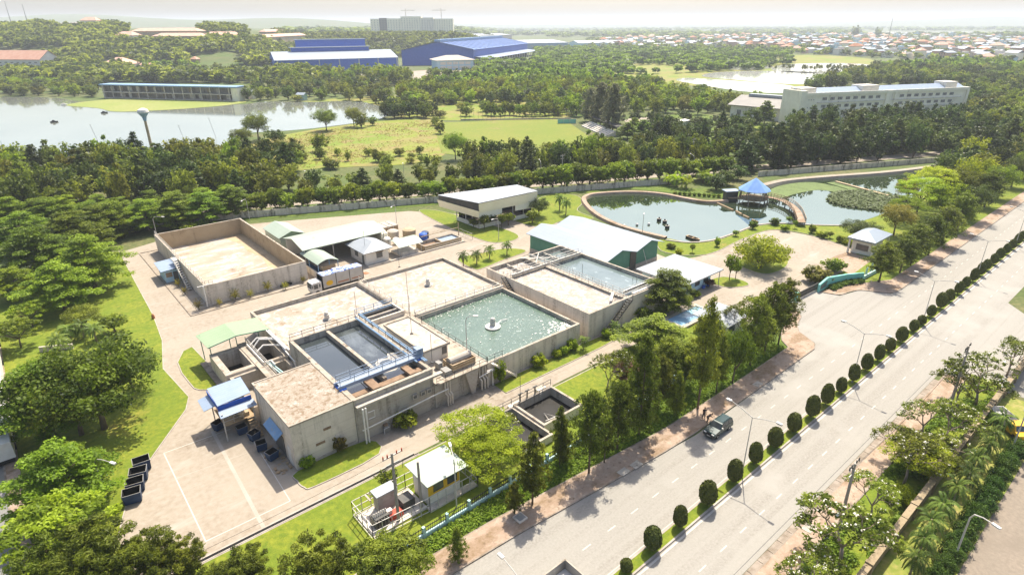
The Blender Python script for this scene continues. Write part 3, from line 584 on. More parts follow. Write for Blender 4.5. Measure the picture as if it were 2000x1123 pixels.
for k in range(330):
    if k < 150: x, y = 66.7-abs(RN.gauss(0, 2.2)), 62.2+abs(RN.gauss(0, 2.0))
    elif k < 250: x, y = RN.uniform(48.2, 66.8), 81.4-abs(RN.gauss(0, 1.0))
    else: x, y = RN.uniform(48.2, 66.8), RN.uniform(62.3, 81.4)
    if not (48 < x < 66.8 and 62.1 < y < 81.5): continue
    r = RN.uniform(.05, .24) if k < 150 else RN.uniform(.03, .12); m.prism([(x+r*RN.uniform(.6, 1.5)*math.cos(a), y+r*RN.uniform(.5, 1.2)*math.sin(a)) for a in (0, 1.3, 2.6, 3.9, 5.1)], 3.18, 3.22+.0002*k)
m.build('foam_fleck', 'white_paint', b3)['kind'] = 'stuff'

# ---- clarifier with dark water
t = thing('clarifier', 'tall concrete clarifier with two dark water channels', 'tank', (32.2, 72.5, 0))
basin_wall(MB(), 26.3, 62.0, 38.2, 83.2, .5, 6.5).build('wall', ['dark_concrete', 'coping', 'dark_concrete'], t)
m = MB(); m.box(32.0, 64.6, 3.5, 32.5, 82.7, 6.3); m.build('divider', 'coping', t)
m = MB(); m.sheet([(26.8, 64.6), (32.0, 64.6), (32.0, 82.7), (26.8, 82.7)], 5.5); m.sheet([(32.5, 64.6), (37.7, 64.6), (37.7, 82.7), (32.5, 82.7)], 5.48); m.build('water_surface', 'dark_water', t)
m = MB(); m.sheet([(33.0, 67.0), (35.0, 66.6), (37.6, 68.2), (37.6, 71.0), (36.4, 71.5), (35.8, 70.2), (34.6, 70.9), (33.6, 70.0)], 5.49); m.sheet(curve([(33.8, 68.9), (34.8, 68.2), (35.9, 68.8), (35.6, 69.9), (34.5, 70.0)], 4), 5.496, 1); m.build('scum_film', ['scum', 'dark_water'], t)
m = MB(); m.box(26.8, 63.5, 5.3, 37.7, 64.5, 5.9); m.box(29.4, 62.6, 6.2, 30.6, 65.4, 6.62); m.box(35.0, 62.6, 6.2, 36.0, 65.2, 6.6); m.build('launder', 'rust', t)
m = MB(); m.sheet([(26.8, 62.5), (37.7, 62.5), (37.7, 63.5), (26.8, 63.5)], 5.35); m.build('outlet_channel', 'black_water', t)
m = MB(); m.box(26.32, 61.3, 5.45, 39.4, 61.98, 5.75); m.build('ledge', 'pale_slab', t)
m = MB(); rail(m, [(26.5, 83.0, 6.5), (38, 83.0, 6.5)], .95, 1.9); rail(m, [(38.0, 66, 6.5), (38.0, 83, 6.5)], .95, 2.2)
m.build('handrail', 'dark_steel', t)
m = MB(); m.tube([(37.3, 64.5, 6.8), (37.3, 83, 6.8)], .12); m.tube([(38.35, 64, 6.75), (38.35, 84, 6.75)], .11); m.tube([(38.65, 64, 6.72), (38.65, 84, 6.72)], .09); m.build('pipe', 'blue_paint', t)
m = MB()
for x in (26.9, 27.3): m.tube([(x, 61.0, 5.5), (x, 61.0, .2)], .11)
m.tube([(26.6, 61.1, 2.3), (38.6, 61.1, 2.9), (40.0, 61.1, 2.9)], .09); m.tube([(27.6, 61.1, 4.6), (28.5, 61.1, 4.6), (28.5, 61.1, 3.6), (27.6, 61.1, 3.6)], .05); m.build('pipe', 'white_paint', t)
for x in (34.6, 35.9, 36.9):
    m = MB(); m.box(x, 61.72, 3.1, x+.75, 61.99, 3.75); m.box(x+.12, 61.70, 3.22, x+.63, 61.73, 3.63, 1); m.build('vent', ['pale_slab', 'window_grey'], t)
t = thing('sludge_scraper_bridge', 'blue travelling scraper bridge with rails across the dark channels', 'bridge', (32, 66, 6.5))
m = MB(); m.box(25.9, 65.3, 6.6, 38.8, 65.55, 7.05); m.box(25.9, 66.5, 6.6, 38.8, 66.75, 7.05); m.build('girder', 'sky_sheet', t)
m = MB(); m.box(26.2, 65.56, 6.9, 38.6, 66.49, 6.98); m.build('walkway', 'pale_sheet', t)
m = MB(); rail(m, [(26.2, 65.4, 7.05), (38.6, 65.4, 7.05)], 1.0, 2.0, .06); rail(m, [(26.2, 66.65, 7.05), (38.6, 66.65, 7.05)], 1.0, 2.0, .06); m.build('handrail', 'sky_sheet', t)
m = MB(); m.box(38.0, 65.5, 6.98, 39.0, 66.6, 8.0); m.build('control_box', 'sky_sheet', t)
MB().box(25.95, 65.0, 6.5, 26.9, 67.0, 6.62).build('end_carriage', 'deep_blue', t); MB().box(37.8, 65.0, 6.5, 38.7, 67.0, 6.62).build('end_carriage', 'deep_blue', t)
for x in (29, 35):
    m = MB(); m.beam((x, 65.9, 6.6), (x+.5, 64.0, 5.6), .07, .07); m.beam((x+1.4, 65.9, 6.6), (x+.9, 64.0, 5.6), .07, .07); m.beam((x-.6, 63.9, 5.6), (x+1.8, 63.9, 5.6), .06, .25); m.build('scraper_arm', 'dark_steel', t)
# ---- pump house
t = thing('pump_house', 'flat roofed concrete pump house with a mottled rusty roof', 'building', (22, 68, 0))
m = MB(); m.box(18.05, 62.2, 0, 26.28, 74.5, 6.36); m.build('wall', 'concrete', t)
m = MB(); m.box(17.95, 62.05, 6.36, 26.28, 74.6, 6.5); m.build('roof', 'roof_slab', t)
m = MB(); m.frame(17.9, 62.0, 26.29, 74.65, .22, 6.40, 6.60); m.build('parapet', 'coping', t)
m = MB(); m.beam((17.7, 64.9, 3.6), (17.7, 69.6, 3.6), 1.0, .06); o = m.build('awning', 'blue_paint', t)
m = MB(); m.face([(17.98, 65.0, 4.0), (17.98, 69.4, 4.0), (17.0, 69.4, 3.3), (17.0, 65.0, 3.3)]); m.face([(17.0, 65.0, 3.22), (17.0, 69.4, 3.22), (17.98, 69.4, 3.92), (17.98, 65.0, 3.92)])
bpy.data.objects.remove(o); m.build('awning', 'blue_paint', t)
for y0, y1, h in ((65.4, 68.9, 3.0), (63.2, 64.3, 2.6)):
    m = MB(); m.box(17.98, y0, .05, 18.06, y1, h); m.build('door', 'white_paint' if y1 < 65 else 'window_grey', t)
m = MB(); m.box(18.9, 62.10, .0, 26.0, 62.19, .5); m.build('plinth', 'pale_slab', t)
for x, z, w_ in ((22.0, 3.9, 1.0), (20.8, 2.2, 1.2)):
    m = MB(); m.box(x, 62.15, z, x+w_, 62.19, z+.35); m.build('rust_patch', 'rust', t)
# ---- deck, control room and blower over the clarifier outlet
t = thing('tank_deck', 'concrete deck between the dark clarifier and the green basin', 'deck', (43, 72, 0))
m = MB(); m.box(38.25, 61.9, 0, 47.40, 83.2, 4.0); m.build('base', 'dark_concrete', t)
m = MB(); m.box(38.25, 61.2, 4.0, 47.40, 83.25, 4.2); m.build('slab', 'coping', t)
m = MB(); m.face([(43.2, 61.25, 3.98), (45.6, 61.25, 3.98), (44.9, 61.3, .1), (44.3, 61.3, .1)]); m.face([(43.2, 61.25, 3.98), (44.3, 61.3, .1), (44.3, 61.9, .1), (43.2, 61.9, 3.98)]); m.face([(45.6, 61.9, 3.98), (44.9, 61.9, .1), (44.9, 61.3, .1), (45.6, 61.25, 3.98)]); m.build('bracket', 'pale_slab', t)
for x in (39.8, 40.2, 40.6, 45.9, 46.5, 47.0):
    m = MB(); m.tube([(x, 61.55, 3.95), (x, 61.55, 2.0), (x+.12, 61.2, 1.7), (x+.12, 61.2, .1)], .13); m.build('pipe', 'concrete', t)
m = MB(); m.tube([(45.4, 61.0, 2.6), (48.2, 61.0, 2.9)], .08); m.tube([(47.0, 61.2, 2.9), (48.1, 61.2, 2.9), (48.1, 61.2, .1)], .14); m.build('pipe', 'white_paint', t)
m = MB(); rail(m, [(38.3, 61.3, 4.2), (47.3, 61.3, 4.2)], 1.0, 1.4, .05); m.build('handrail', 'dark_steel', t)
m = MB(); m.box(39.2, 83.3, 4.2, 46.5, 83.6, 5.1); m.box(39.2, 87.2, 4.2, 46.5, 87.5, 5.1); m.box(39.2, 83.6, 4.2, 39.5, 87.2, 5.1); m.box(46.2, 83.6, 4.2, 46.5, 87.2, 5.1); m.box(39.5, 85.2, 4.2, 46.2, 85.4, 4.9)
m.box(39.3, 83.4, 3.2, 46.4, 87.4, 4.2); m.build('distribution_box', 'concrete', t)
m = MB(); m.sheet([(39.5, 83.6), (46.2, 83.6), (46.2, 85.2), (39.5, 85.2)], 4.45); m.sheet([(39.5, 85.4), (46.2, 85.4), (46.2, 87.2), (39.5, 87.2)], 4.4); m.build('water_surface', 'black_water', t)
m = MB(); rail(m, [(39.3, 87.4, 5.1), (46.4, 87.4, 5.1)], .9, 1.6, .07); m.beam((39.6, 86.6, 5.15), (45.9, 86.6, 5.15), .12, .12); m.build('gate_frame', 'blue_paint', t)
t = thing('control_room', 'small white room with a pale flat roof beside the dark channels', 'building', (42, 72, 4.2))
m = MB(); m.box(39.9, 66.8, 4.2, 44.0, 77.8, 6.3); m.build('wall', 'off_white', t)
m = MB(); m.box(39.6, 66.5, 6.3, 44.3, 78.1, 6.5); m.frame(39.6, 66.5, 44.3, 78.1, .2, 6.5, 6.66, 1); m.build('roof', ['pale_slab', 'coping'], t)
m = MB(); m.box(43.0, 66.74, 4.9, 43.8, 66.79, 6.1); m.build('window', 'window_grey', t)
t = thing('blower_box', 'slatted brown box with a pale drum on the deck edge', 'machine', (43.6, 64, 4.2))
m = MB()
for z in (4.25, 4.65, 5.05): m.frame(41.8, 62.4, 45.9, 64.9, .12, z, z+.30)
m.build('slatted_side', 'wood', t)
m = MB(); m.tube([(42.0, 63.7, 5.35), (45.7, 63.7, 5.35)], .62, 14); m.build('drum', 'pale_slab', t)
m = MB(); m.box(40.4, 62.2, 4.2, 41.5, 63.6, 4.9); m.box(40.6, 64.2, 4.2, 41.3, 65.2, 5.3); m.build('motor', 'grey_steel', t)
# ---- sunken pits west of the clarifier
t = thing('collection_pit', 'group of sunken concrete pits below the mint canopy', 'pit', (21.5, 84, 0))
m = MB(); basin_wall(m, 17.2, 85.2, 22.2, 93.4, .9, 3.0, 0, -1.5); basin_wall(m, 22.25, 85.2, 26.5, 93.4, .5, 3.0, 0, -1.5); basin_wall(m, 17.6, 75.0, 26.3, 85.15, .5, 2.6, 0, -1.5); m.build('wall', ['concrete', 'coping', 'dark_concrete'], t)
m = MB(); m.sheet([(18, 86), (21.4, 86), (21.4, 92.6), (18, 92.6)], .3); m.sheet([(22.7, 85.7), (26, 85.7), (26, 92.9), (22.7, 92.9)], .3); m.sheet([(18, 75.5), (25.8, 75.5), (25.8, 84.7), (18, 84.7)], -.2); m.build('water_surface', 'black_water', t)
m = MB(); m.box(21.6, 79.6, 3.0, 22.9, 93.8, 3.12); m.build('walkway', 'coping', t)
m = MB(); rail(m, [(22.9, 80, 3.1), (22.9, 93.6, 3.1)], .95, 1.7, .06); m.build('handrail', 'steel', t)
m = MB()
for y, zt in ((91.5, 4.1), (90.2, 4.4), (88.6, 4.0)): m.tube([(22.9, y, 3.4), (24.2, y+.4, zt), (25.6, y-.2, zt-.2), (26.6, y-1.5, zt-.1)], .14, 7)
m.tube([(26.45, 94, 4.4), (26.45, 84, 4.4)], .14, 7); m.tube([(26.1, 94, 4.5), (26.1, 84.5, 4.5)], .12, 7); m.tube([(22.6, 92, 3.5), (22.6, 84.5, 3.5), (23.6, 84.2, 3.6), (23.6, 82.6, 3.6)], .13, 7); m.tube([(26, 85.5, 4.3), (25.9, 80.6, 4.1), (25.9, 80.4, .5)], .10, 7); m.build('pipe', 'white_paint', t)
m = MB(); m.tube([(23.0, 84.6, 3.3), (24.0, 76, 3.1)], .10, 6); m.tube([(23.35, 84.6, 3.35), (24.3, 76, 3.15)], .10, 6); m.build('pipe', 'pale_teal', t)
m = MB(); m.prism([(16.3, 96.8), (17.2, 96.8), (17.2, 77), (16.5, 77)], 0, .35); m.build('kerb', 'kerb', t)
t = thing('mint_canopy', 'mint green gabled canopy roof over the pit edge', 'canopy', (21.7, 95.7, 0))
m = MB(); A, B_, C_, D = (16.8, 98.4), (21.4, 98.4), (26.5, 98.4), (26.6, 92.8); E_, F_ = (21.5, 92.8), (17.1, 92.8)
rectroof(m, [F_, E_, B_, A], [4.5, 5.15, 5.15, 4.5]); rectroof(m, [E_, D, C_, B_], [5.15, 4.6, 4.6, 5.15])
rectroof(m, [A, B_, E_, F_], [4.44, 5.09, 5.09, 4.44]); rectroof(m, [B_, C_, D, E_], [5.09, 4.54, 4.54, 5.09])
m.build('roof', 'mint_sheet', t)
m = MB(); m.beam((*F_, 4.42), (*E_, 5.07), .08, .14); m.beam((*E_, 5.07), (*D, 4.52), .08, .14); m.build('verge_trim', 'green_wall', t)
for x, y in ((17.5, 93.3), (21.5, 93.4), (17.3, 97.9), (21.5, 97.9), (26.2, 97.9)):
    m = MB(); m.tube([(x, y, 0), (x, y, 4.6)], .07, 6); m.build('post', 'green_wall', t)
# ---- blue roofed loading platform
t = thing('loading_platform', 'raised platform under stepped blue sheet roofs with a stair', 'shelter', (15.5, 76.8, 0))
m = MB(); rectroof(m, [(13.3, 74.6), (17.6, 74.9), (17.9, 79.8), (13.5, 79.9)], [5.0, 5.15, 5.15, 5.0]); rectroof(m, [(13.5, 79.9), (17.9, 79.8), (17.6, 74.9), (13.3, 74.6)], [4.92, 5.07, 5.07, 4.92]); m.build('roof', 'sky_sheet', t)
m = MB(); m.box(13.35, 74.62, 4.2, 17.55, 74.68, 4.92); m.box(13.3, 74.7, 4.2, 13.36, 79.6, 4.92); m.build('fascia', 'deep_blue', t)
m = MB(); rectroof(m, [(13.1, 73.2), (17.8, 73.4), (17.7, 74.6), (13.2, 74.5)], [3.9, 3.9, 4.3, 4.3]); rectroof(m, [(13.2, 74.5), (17.7, 74.6), (17.8, 73.4), (13.1, 73.2)], [4.24, 4.24, 3.84, 3.84]); m.build('canopy', 'sky_sheet', t)
m = MB(); rectroof(m, [(11.9, 76.2), (13.3, 76.0), (13.4, 79.4), (12.0, 79.5)], [4.0, 4.35, 4.35, 4.0]); rectroof(m, [(12.0, 79.5), (13.4, 79.4), (13.3, 76.0), (11.9, 76.2)], [3.94, 4.29, 4.29, 3.94]); m.build('canopy', 'sky_sheet', t)
for x, y in ((13.4, 73.6), (17.3, 73.8), (13.5, 79.4), (17.5, 79.4)):
    m = MB(); m.beam((x, y, 0), (x, y, 4.2), .14, .14); m.build('post', 'steel', t)
m = MB(); m.box(13.6, 74.2, 1.9, 17.4, 79.2, 2.05); m.box(15.6, 74.6, 2.05, 16.9, 76.2, 2.6, 1); m.build('platform', ['wood', 'tan_concrete'], t)
m = MB(); rail(m, [(13.6, 74.3, 2.05), (16.0, 74.3, 2.05)], 1, 1); m.build('handrail', 'steel', t)
m = MB(); stair(m, (16.9, 71.6, 0), (16.9, 74.3, 2.0), 1.0, 8); m.build('stair', 'wood', t)
# ---- blue roofed booth beside the settling tank
t = thing('booth', 'pale blue booth with a flat blue roof leaning on the settling tank', 'booth', (21.8, 141.5, 0))
m = MB(); m.box(20.6, 137.6, 0, 23.3, 143.4, 2.6); m.build('wall', 'pale_blue_wall', t)
m = MB(); rectroof(m, [(19.9, 137.0), (24.0, 137.2), (24.3, 144.2), (20.1, 144.2)], [2.85, 3.05, 3.05, 2.85]); rectroof(m, [(20.1, 144.2), (24.3, 144.2), (24.0, 137.2), (19.9, 137.0)], [2.77, 2.97, 2.97, 2.77]); m.build('roof', 'sky_sheet', t)
m = MB(); m.box(20.8, 137.53, 1.2, 22.0, 137.59, 2.2); m.build('window', 'wood', t)
m = MB(); m.box(22.2, 137.53, .1, 23.1, 137.59, 2.2); m.build('door', 'window_grey', t)
# ---- twin tank in the east
t = thing('twin_tank', 'long concrete tank with one foam cell, one teal water cell, walkways', 'tank', (80, 75, 0))
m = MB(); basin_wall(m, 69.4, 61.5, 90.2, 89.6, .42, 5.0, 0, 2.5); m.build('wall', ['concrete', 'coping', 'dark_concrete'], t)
m = MB(); m.box(79.0, 61.92, 2.5, 80.0, 83.0, 4.9); m.box(69.82, 82.6, 2.5, 89.78, 83.6, 4.9); m.box(79.2, 83.6, 2.5, 79.8, 89.18, 4.9); m.box(74.2, 83.6, 2.5, 74.5, 89.18, 4.7); m.box(84.6, 83.6, 2.5, 84.9, 89.18, 4.7); m.build('partition', 'dark_concrete', t)
m = MB(); m.sheet([(69.82, 61.92), (79.0, 61.92), (79.0, 82.6), (69.82, 82.6)], 4.55); m.sheet([(69.82, 83.6), (74.2, 83.6), (74.2, 89.18), (69.82, 89.18)], 4.1); m.sheet([(74.5, 83.6), (79.2, 83.6), (79.2, 89.18), (74.5, 89.18)], 4.1); m.build('foam_surface', 'white_foam', t)
m = MB(); m.sheet([(80.0, 61.92), (89.78, 61.92), (89.78, 82.6), (80.0, 82.6)], 4.3); m.sheet([(79.8, 83.6), (84.6, 83.6), (84.6, 89.18), (79.8, 89.18)], 4.0); m.sheet([(84.9, 83.6), (89.78, 83.6), (89.78, 89.18), (84.9, 89.18)], 4.0); m.build('water_surface', 'teal_water', t)
m = MB(); m.box(78.9, 61.9, 4.9, 80.1, 89.2, 5.02); m.box(69.7, 82.5, 4.9, 89.9, 83.7, 5.02); m.build('walkway', 'coping', t)
m = MB()
for x in (78.95, 80.05): rail(m, [(x, 62.2, 5.0), (x, 82.4, 5.0)], .95, 1.7, .05)
for y in (82.55, 83.65): rail(m, [(69.8, y, 5.0), (89.8, y, 5.0)], .95, 1.7, .06)
for y in (85.0, 86.4): rail(m, [(70.0, y, 4.8), (89.6, y, 4.8)], .6, 2.4, .06, (1.0,))
m.build('handrail', 'steel', t)
m = MB()
for y in (62.6, 63.3): m.beam((78, y, 5.35), (91.0, y, 5.35), .10, .10); m.beam((78, y, 5.9), (91.0, y, 5.9), .06, .06)
m.beam((75.8, 62.4, 5.2), (79, 64.6, 5.2), .5, .10); m.beam((81, 63.7, 4.9), (88.2, 63.7, 4.9), .45, .5); m.box(81.5, 61.8, 5.0, 88, 62.5, 5.16); m.build('outlet_frame', 'steel', t)
m = MB(); m.beam((70.5, 82.9, 5.2), (89.6, 82.9, 5.2), .35, .3); m.tube([(80.5, 83, 5.4), (80.5, 89, 5.4)], .16); m.tube([(77.8, 84, 5.5), (82.2, 88, 5.5)], .12); m.beam((77.6, 88.4, 5.4), (83, 84.2, 5.4), .3, .12); m.build('pipe', 'steel', t)
m = MB(); stair(m, (72.6, 60.7, 0), (79.6, 60.9, 5.0), .9, 16, side=.10); rail(m, [(72.6, 60.3, 0), (79.6, 60.5, 5.0)], .9, 1.2, .06); m.build('stair', 'dark_steel', t)
m = MB(); stair(m, (68.8, 79.0, 1.0), (69.0, 84.0, 5.0), .8, 12, side=.08); m.build('stair', 'dark_steel', t)
for k in range(18): x = RN.uniform(80.2, 82.6); y = RN.uniform(64, 82); MB().tube([(x, y, 4.3), (x, y, 5.0)], .03, 4).build('probe', 'grey_steel', t)
for x, y, h in ((83, 76, 6.4), (87.6, 66, 5.6), (88.2, 67.4, 5.5)): MB().tube([(x, y, 4.2), (x, y, h)], .05, 5).build('mast', 'grey_steel', t)
# ---- inlet pit by the verge
t = thing('inlet_pit', 'deep open concrete inlet pit with gates and a ladder', 'pit', (48, 50.5, 0))
m = MB(); basin_wall(m, 45.7, 47.4, 53.1, 53.8, .35, 1.5, -.2, -.1); basin_wall(m, 40.6, 45.6, 45.66, 53.8, .35, 1.2, -.2, -.1); m.build('wall', ['concrete', 'coping', 'dark_concrete'], t)
m = MB(); m.sheet([(46.05, 47.75), (52.75, 47.75), (52.75, 53.45), (46.05, 53.45)], .16); m.sheet([(40.95, 45.95), (45.31, 45.95), (45.31, 53.45), (40.95, 53.45)], .15); m.build('water_surface', 'black_water', t)  # near-black water colour carries the shade of a deeper pit
m = MB(); rail(m, [(41, 53.9, 1.4), (53.1, 53.9, 1.5)], 1.0, 1.5, .06)
for x in (47.0, 48.3, 49.8): m.beam((x, 53.7, 1.5), (x, 53.7, 2.8), .14, .14); m.beam((x-.35, 53.7, 2.75), (x+.35, 53.7, 2.75), .2, .14)
m.build('gate_frame', 'dark_steel', t)
m = MB()
for x in (50.4, 51.0): m.beam((x, 53.4, .1), (x, 53.4, 2.0), .06, .06)
for k in range(5): m.beam((50.4, 53.4, .3+.33*k), (51.0, 53.4, .3+.33*k), .05, .05)
m.build('ladder', 'steel', t); m = MB(); m.beam((47.5, 49, .5), (51, 48.6, .5), .10, .10); m.tube([(48, 48.9, .5), (48.6, 50.5, .45), (49.2, 48.8, .5)], .06); m.build('float_arm', 'steel', t)
m = MB(); m.box(45.4, 53.83, 0, 47.5, 54.6, 1.0); m.build('step', 'concrete', t); MB().box(50.6, 53.83, 0, 52.2, 54.5, 1.6).build('plinth', 'concrete', t)
def gable(mb, x0, y0, x1, y1, ze, zr, axis='y', ov=.0, th=.10, m=None):
    """two roof planes with thickness, ridge along axis"""
    if axis == 'y':
        xm = (x0+x1)/2; P = [((x0, y0, ze), (x0, y1, ze)), ((xm, y0, zr), (xm, y1, zr)), ((x1, y0, ze), (x1, y1, ze))]
    else:
        ym = (y0+y1)/2; P = [((x1, y0, ze), (x0, y0, ze)), ((x1, ym, zr), (x0, ym, zr)), ((x1, y1, ze), (x0, y1, ze))]
    for (a, b), (c, d) in zip(P[:-1], P[1:]):
        mb.face([a, c, d, b], m); lo = lambda p: (p[0], p[1], p[2]-th)
        mb.face([lo(b), lo(d), lo(c), lo(a)], m); mb.face([a, lo(a), lo(c), c], m); mb.face([b, d, lo(d), lo(b)], m)
    for (a, b) in (P[0], P[-1]): mb.face([a, b, (b[0], b[1], b[2]-th), (a[0], a[1], a[2]-th)], m)
    return mb
def hip(mb, x0, y0, x1, y1, ze, zr, inset, th=.15, m=None):
    if x1-x0 > y1-y0: r = [(x0+inset, (y0+y1)/2, zr), (x1-inset, (y0+y1)/2, zr)]; q = [(0, 1, 5, 4), (1, 2, 5), (2, 3, 4, 5), (3, 0, 4)]
    else: r = [((x0+x1)/2, y0+inset, zr), ((x0+x1)/2, y1-inset, zr)]; q = [(0, 1, 4), (1, 2, 5, 4), (2, 3, 5), (3, 0, 4, 5)]
    v = [(x0, y0, ze), (x1, y0, ze), (x1, y1, ze), (x0, y1, ze)]+r+[(x0, y0, ze-th), (x1, y0, ze-th), (x1, y1, ze-th), (x0, y1, ze-th)]
    mb.add(v, q+[(0, 6, 7, 1), (1, 7, 8, 2), (2, 8, 9, 3), (3, 9, 6, 0), (9, 8, 7, 6)], m); return mb
def arch(mb, x0, y0, x1, y1, ze, rise, axis='y', n=8, th=.08, m=None):
    pr = [(i/n, ze+rise*math.sin(PI*i/n)) for i in range(n+1)]
    for (a, za), (b, zb) in zip(pr[:-1], pr[1:]):
        if axis == 'y': p = [(x0+(x1-x0)*a, y0, za), (x0+(x1-x0)*b, y0, zb), (x0+(x1-x0)*b, y1, zb), (x0+(x1-x0)*a, y1, za)]
        else: p = [(x1, y0+(y1-y0)*a, za), (x1, y0+(y1-y0)*b, zb), (x0, y0+(y1-y0)*b, zb), (x0, y0+(y1-y0)*a, za)]
        mb.face(p, m); mb.face([(q[0], q[1], q[2]-th) for q in p[::-1]], m)
    return mb
def posts(t, pts, z0, z1, matn='steel', r=.07, name='post'):
    for x, y in pts: MB().beam((x, y, z0), (x, y, z1), 2*r, 2*r).build(name, matn, t)

# ---- work sheds north of the truck lane
t = thing('open_shed', 'long open shed with a pale mint roof, dark inside', 'shed', (57, 131.5, 0))
m = MB(); gable(m, 46.2, 126.0, 67.2, 137.6, 4.3, 5.6, 'x'); m.build('roof', 'pale_mint', t)
posts(t, [(46.8, 126.4), (53.5, 126.4), (60, 126.4), (66.6, 126.4), (46.8, 137), (57, 137), (66.6, 137)], 0, 4.3)
m = MB(); m.box(46.6, 136.6, 0, 66.8, 136.8, 4.2); m.box(46.5, 127, 0, 46.7, 137, 1.2); m.build('wall', 'off_white', t)
m = MB(); m.box(66.6, 127.2, 0, 68.2, 131, 3.4); m.box(66.3, 127.2, 0, 66.58, 137, 3.9); m.build('side_wall', 'cream', t)
t = thing('mint_shed', 'small pale mint gabled shed behind the long open shed', 'shed', (49, 144, 0))
m = MB(); gable(m, 45.7, 138.6, 52.2, 149.5, 4.0, 5.2, 'y'); m.build('roof', 'pale_mint', t)
m = MB(); m.box(46.1, 139.0, 0, 51.8, 149.1, 3.9); m.build('wall', 'pale_mint', t)
m = MB(); m.face([(46.1, 138.98, 3.9), (51.8, 138.98, 3.9), (48.95, 138.98, 5.05)]); m.build('gable', 'mint_sheet', t)
t = thing('arched_shed', 'low shed with a pale arched roof on blue posts', 'shed', (48.4, 123, 0))
arch(MB(), 46.0, 118.0, 50.9, 127.6, 3.3, .8, 'y').build('roof', 'pale_mint', t)
posts(t, [(46.2, 118.3), (50.7, 118.3), (46.2, 123), (50.7, 123)], 0, 3.3, 'blue_paint')
m = MB(); m.box(46.6, 118.4, 0, 47.6, 126, 1.0); m.box(47.4, 119.0, 0, 50.4, 119.2, 2.2, 1); m.build('rack', ['bin_blue', 'tan_concrete'], t)
m = MB(); m.box(45.7, 116.8, 0, 45.95, 128, 1.6); m.build('side_wall', 'concrete', t)
t = thing('white_cottage', 'small white cottage with a hipped white roof and dark window', 'building', (60.5, 122, 0))
m = MB(); m.box(57.6, 118.6, 0, 63.3, 126.2, 3.1); m.build('wall', 'off_white', t)
m = MB(); hip(m, 56.7, 117.8, 64.2, 127.0, 3.2, 4.7, 2.6); m.build('roof', 'white_sheet', t)
m = MB(); m.box(60.2, 118.5, 1.2, 61.7, 118.58, 2.5); w_ = m.build('window', 'window_grey', t)
m = MB(); m.box(60.0, 118.2, 2.6, 61.9, 118.6, 2.68); m.build('hood', 'wood', w_)
m = MB(); m.box(57.52, 119.6, 0, 57.59, 120.5, 2.1); m.build('door', 'window_grey', t)
m = MB(); m.box(57.52, 122.5, 1.1, 57.59, 124, 2.3); m.build('window', 'window_grey', t)
m = MB(); m.box(57.2, 117.0, 0, 84, 117.35, .35); m.build('plinth', 'concrete', t)
t = thing('chemical_shed', 'little arched mint canopy over drums and pipes', 'shed', (69, 120.6, 0))
arch(MB(), 65.6, 117.6, 72.2, 123.6, 2.6, .9, 'x').build('roof', 'pale_mint', t)
posts(t, [(66, 118), (71.8, 118), (66, 123.2), (71.8, 123.2)], 0, 2.7, 'steel', .05)
m = MB(); m.box(66.2, 119, 0, 71.5, 122.6, .5); m.box(66.4, 118.1, 0, 71, 118.3, 1.1); m.build('plinth', 'concrete', t)
t = thing('small_pit', 'low open brick pit with two bays beside the chemical canopy', 'pit', (78, 119.5, 0))
m = MB(); basin_wall(m, 72.6, 117.6, 83.4, 121.6, .3, 1.3); m.box(77.8, 117.9, 0, 78.1, 121.3, 1.2); m.build('wall', ['tan_concrete', 'coping', 'dark_concrete'], t)
m = MB(); m.sheet([(72.9, 117.9), (77.8, 117.9), (77.8, 121.3), (72.9, 121.3)], .5); m.sheet([(78.1, 117.9), (83.1, 117.9), (83.1, 121.3), (78.1, 121.3)], .9, 1); m.build('water_surface', ['rust', 'sky_sheet'], t)
m = MB(); rail(m, [(72.4, 117.2, 0), (86.5, 117.2, 0), (86.5, 123, 0)], 1.6, 2.0, .05); m.build('fence', 'steel', t)
tanks = [((72.0, 131.6), 1.5, 2.3, 'pale_slab', 'squat pale tank standing behind the small drums'), ((67.4, 126.6), 1.0, 2.6, 'off_white', 'upright cream tank beside the open shed'), ((75.6, 129.6), 1.7, 2.4, 'tan_concrete', 'widest tan tank near the lane'), ((76.6, 124.6), 1.05, 2.2, 'deep_blue', 'deep blue plastic water tank'), ((78.2, 126.2), .95, 1.9, 'bin_blue', 'darker blue drum behind the deep blue tank'), ((70.2, 127.0), .8, 1.7, 'white_paint', 'small white drum between the cream tank and the tan tank')]
for (x, y), r, h, mt, lb in tanks:
    m = MB(); m.lathe(x, y, [(r, 0), (r, h*.3), (r*1.03, h*.32), (r, h*.34), (r, h*.85), (r*.6, h*.98), (r*.25, h)], 18); one('storage_tank', m, mt, lb, 'tank', 'storage tanks by the sheds', smooth=False)
for i in range(6):
    x = 66.6+i*1.55; m = MB(); m.box(x, 135.2, .1, x+1.35, 139.8, 1.9); m.box(x+.03, 135.17, .15, x+1.32, 135.19, 1.8, 1); m.box(x, 135.2, 1.9, x+1.35, 139.8, 2.0, 2)
    one('crate', m, ['white_paint', 'wood', 'pale_slab'], 'pale covered crate in the row behind the tanks, %s from the open shed' % ORD[i], 'crate', 'covered crates in a row')
t = thing('pipe_rack', 'rusty frame of pipes between the drums', 'pipes', (73, 125.5, 0)); m = MB()
for y in (123.9, 124.7, 125.4): m.tube([(70.5, y, 1.6), (75, y+.6, 1.7)], .08)
rail(m, [(70.5, 123.9, 0), (70.5, 125.4, 0)], 1.6, .8); m.build('pipe', 'rust', t); m = MB(); m.beam((74.2, 121.8, 2.3), (85.6, 121.9, 2.3), .12, .12); m.beam((85.6, 121.9, 0), (85.6, 121.9, 3.6), .14, .14); m.build('beam', 'tan_concrete', t)
m = MB()
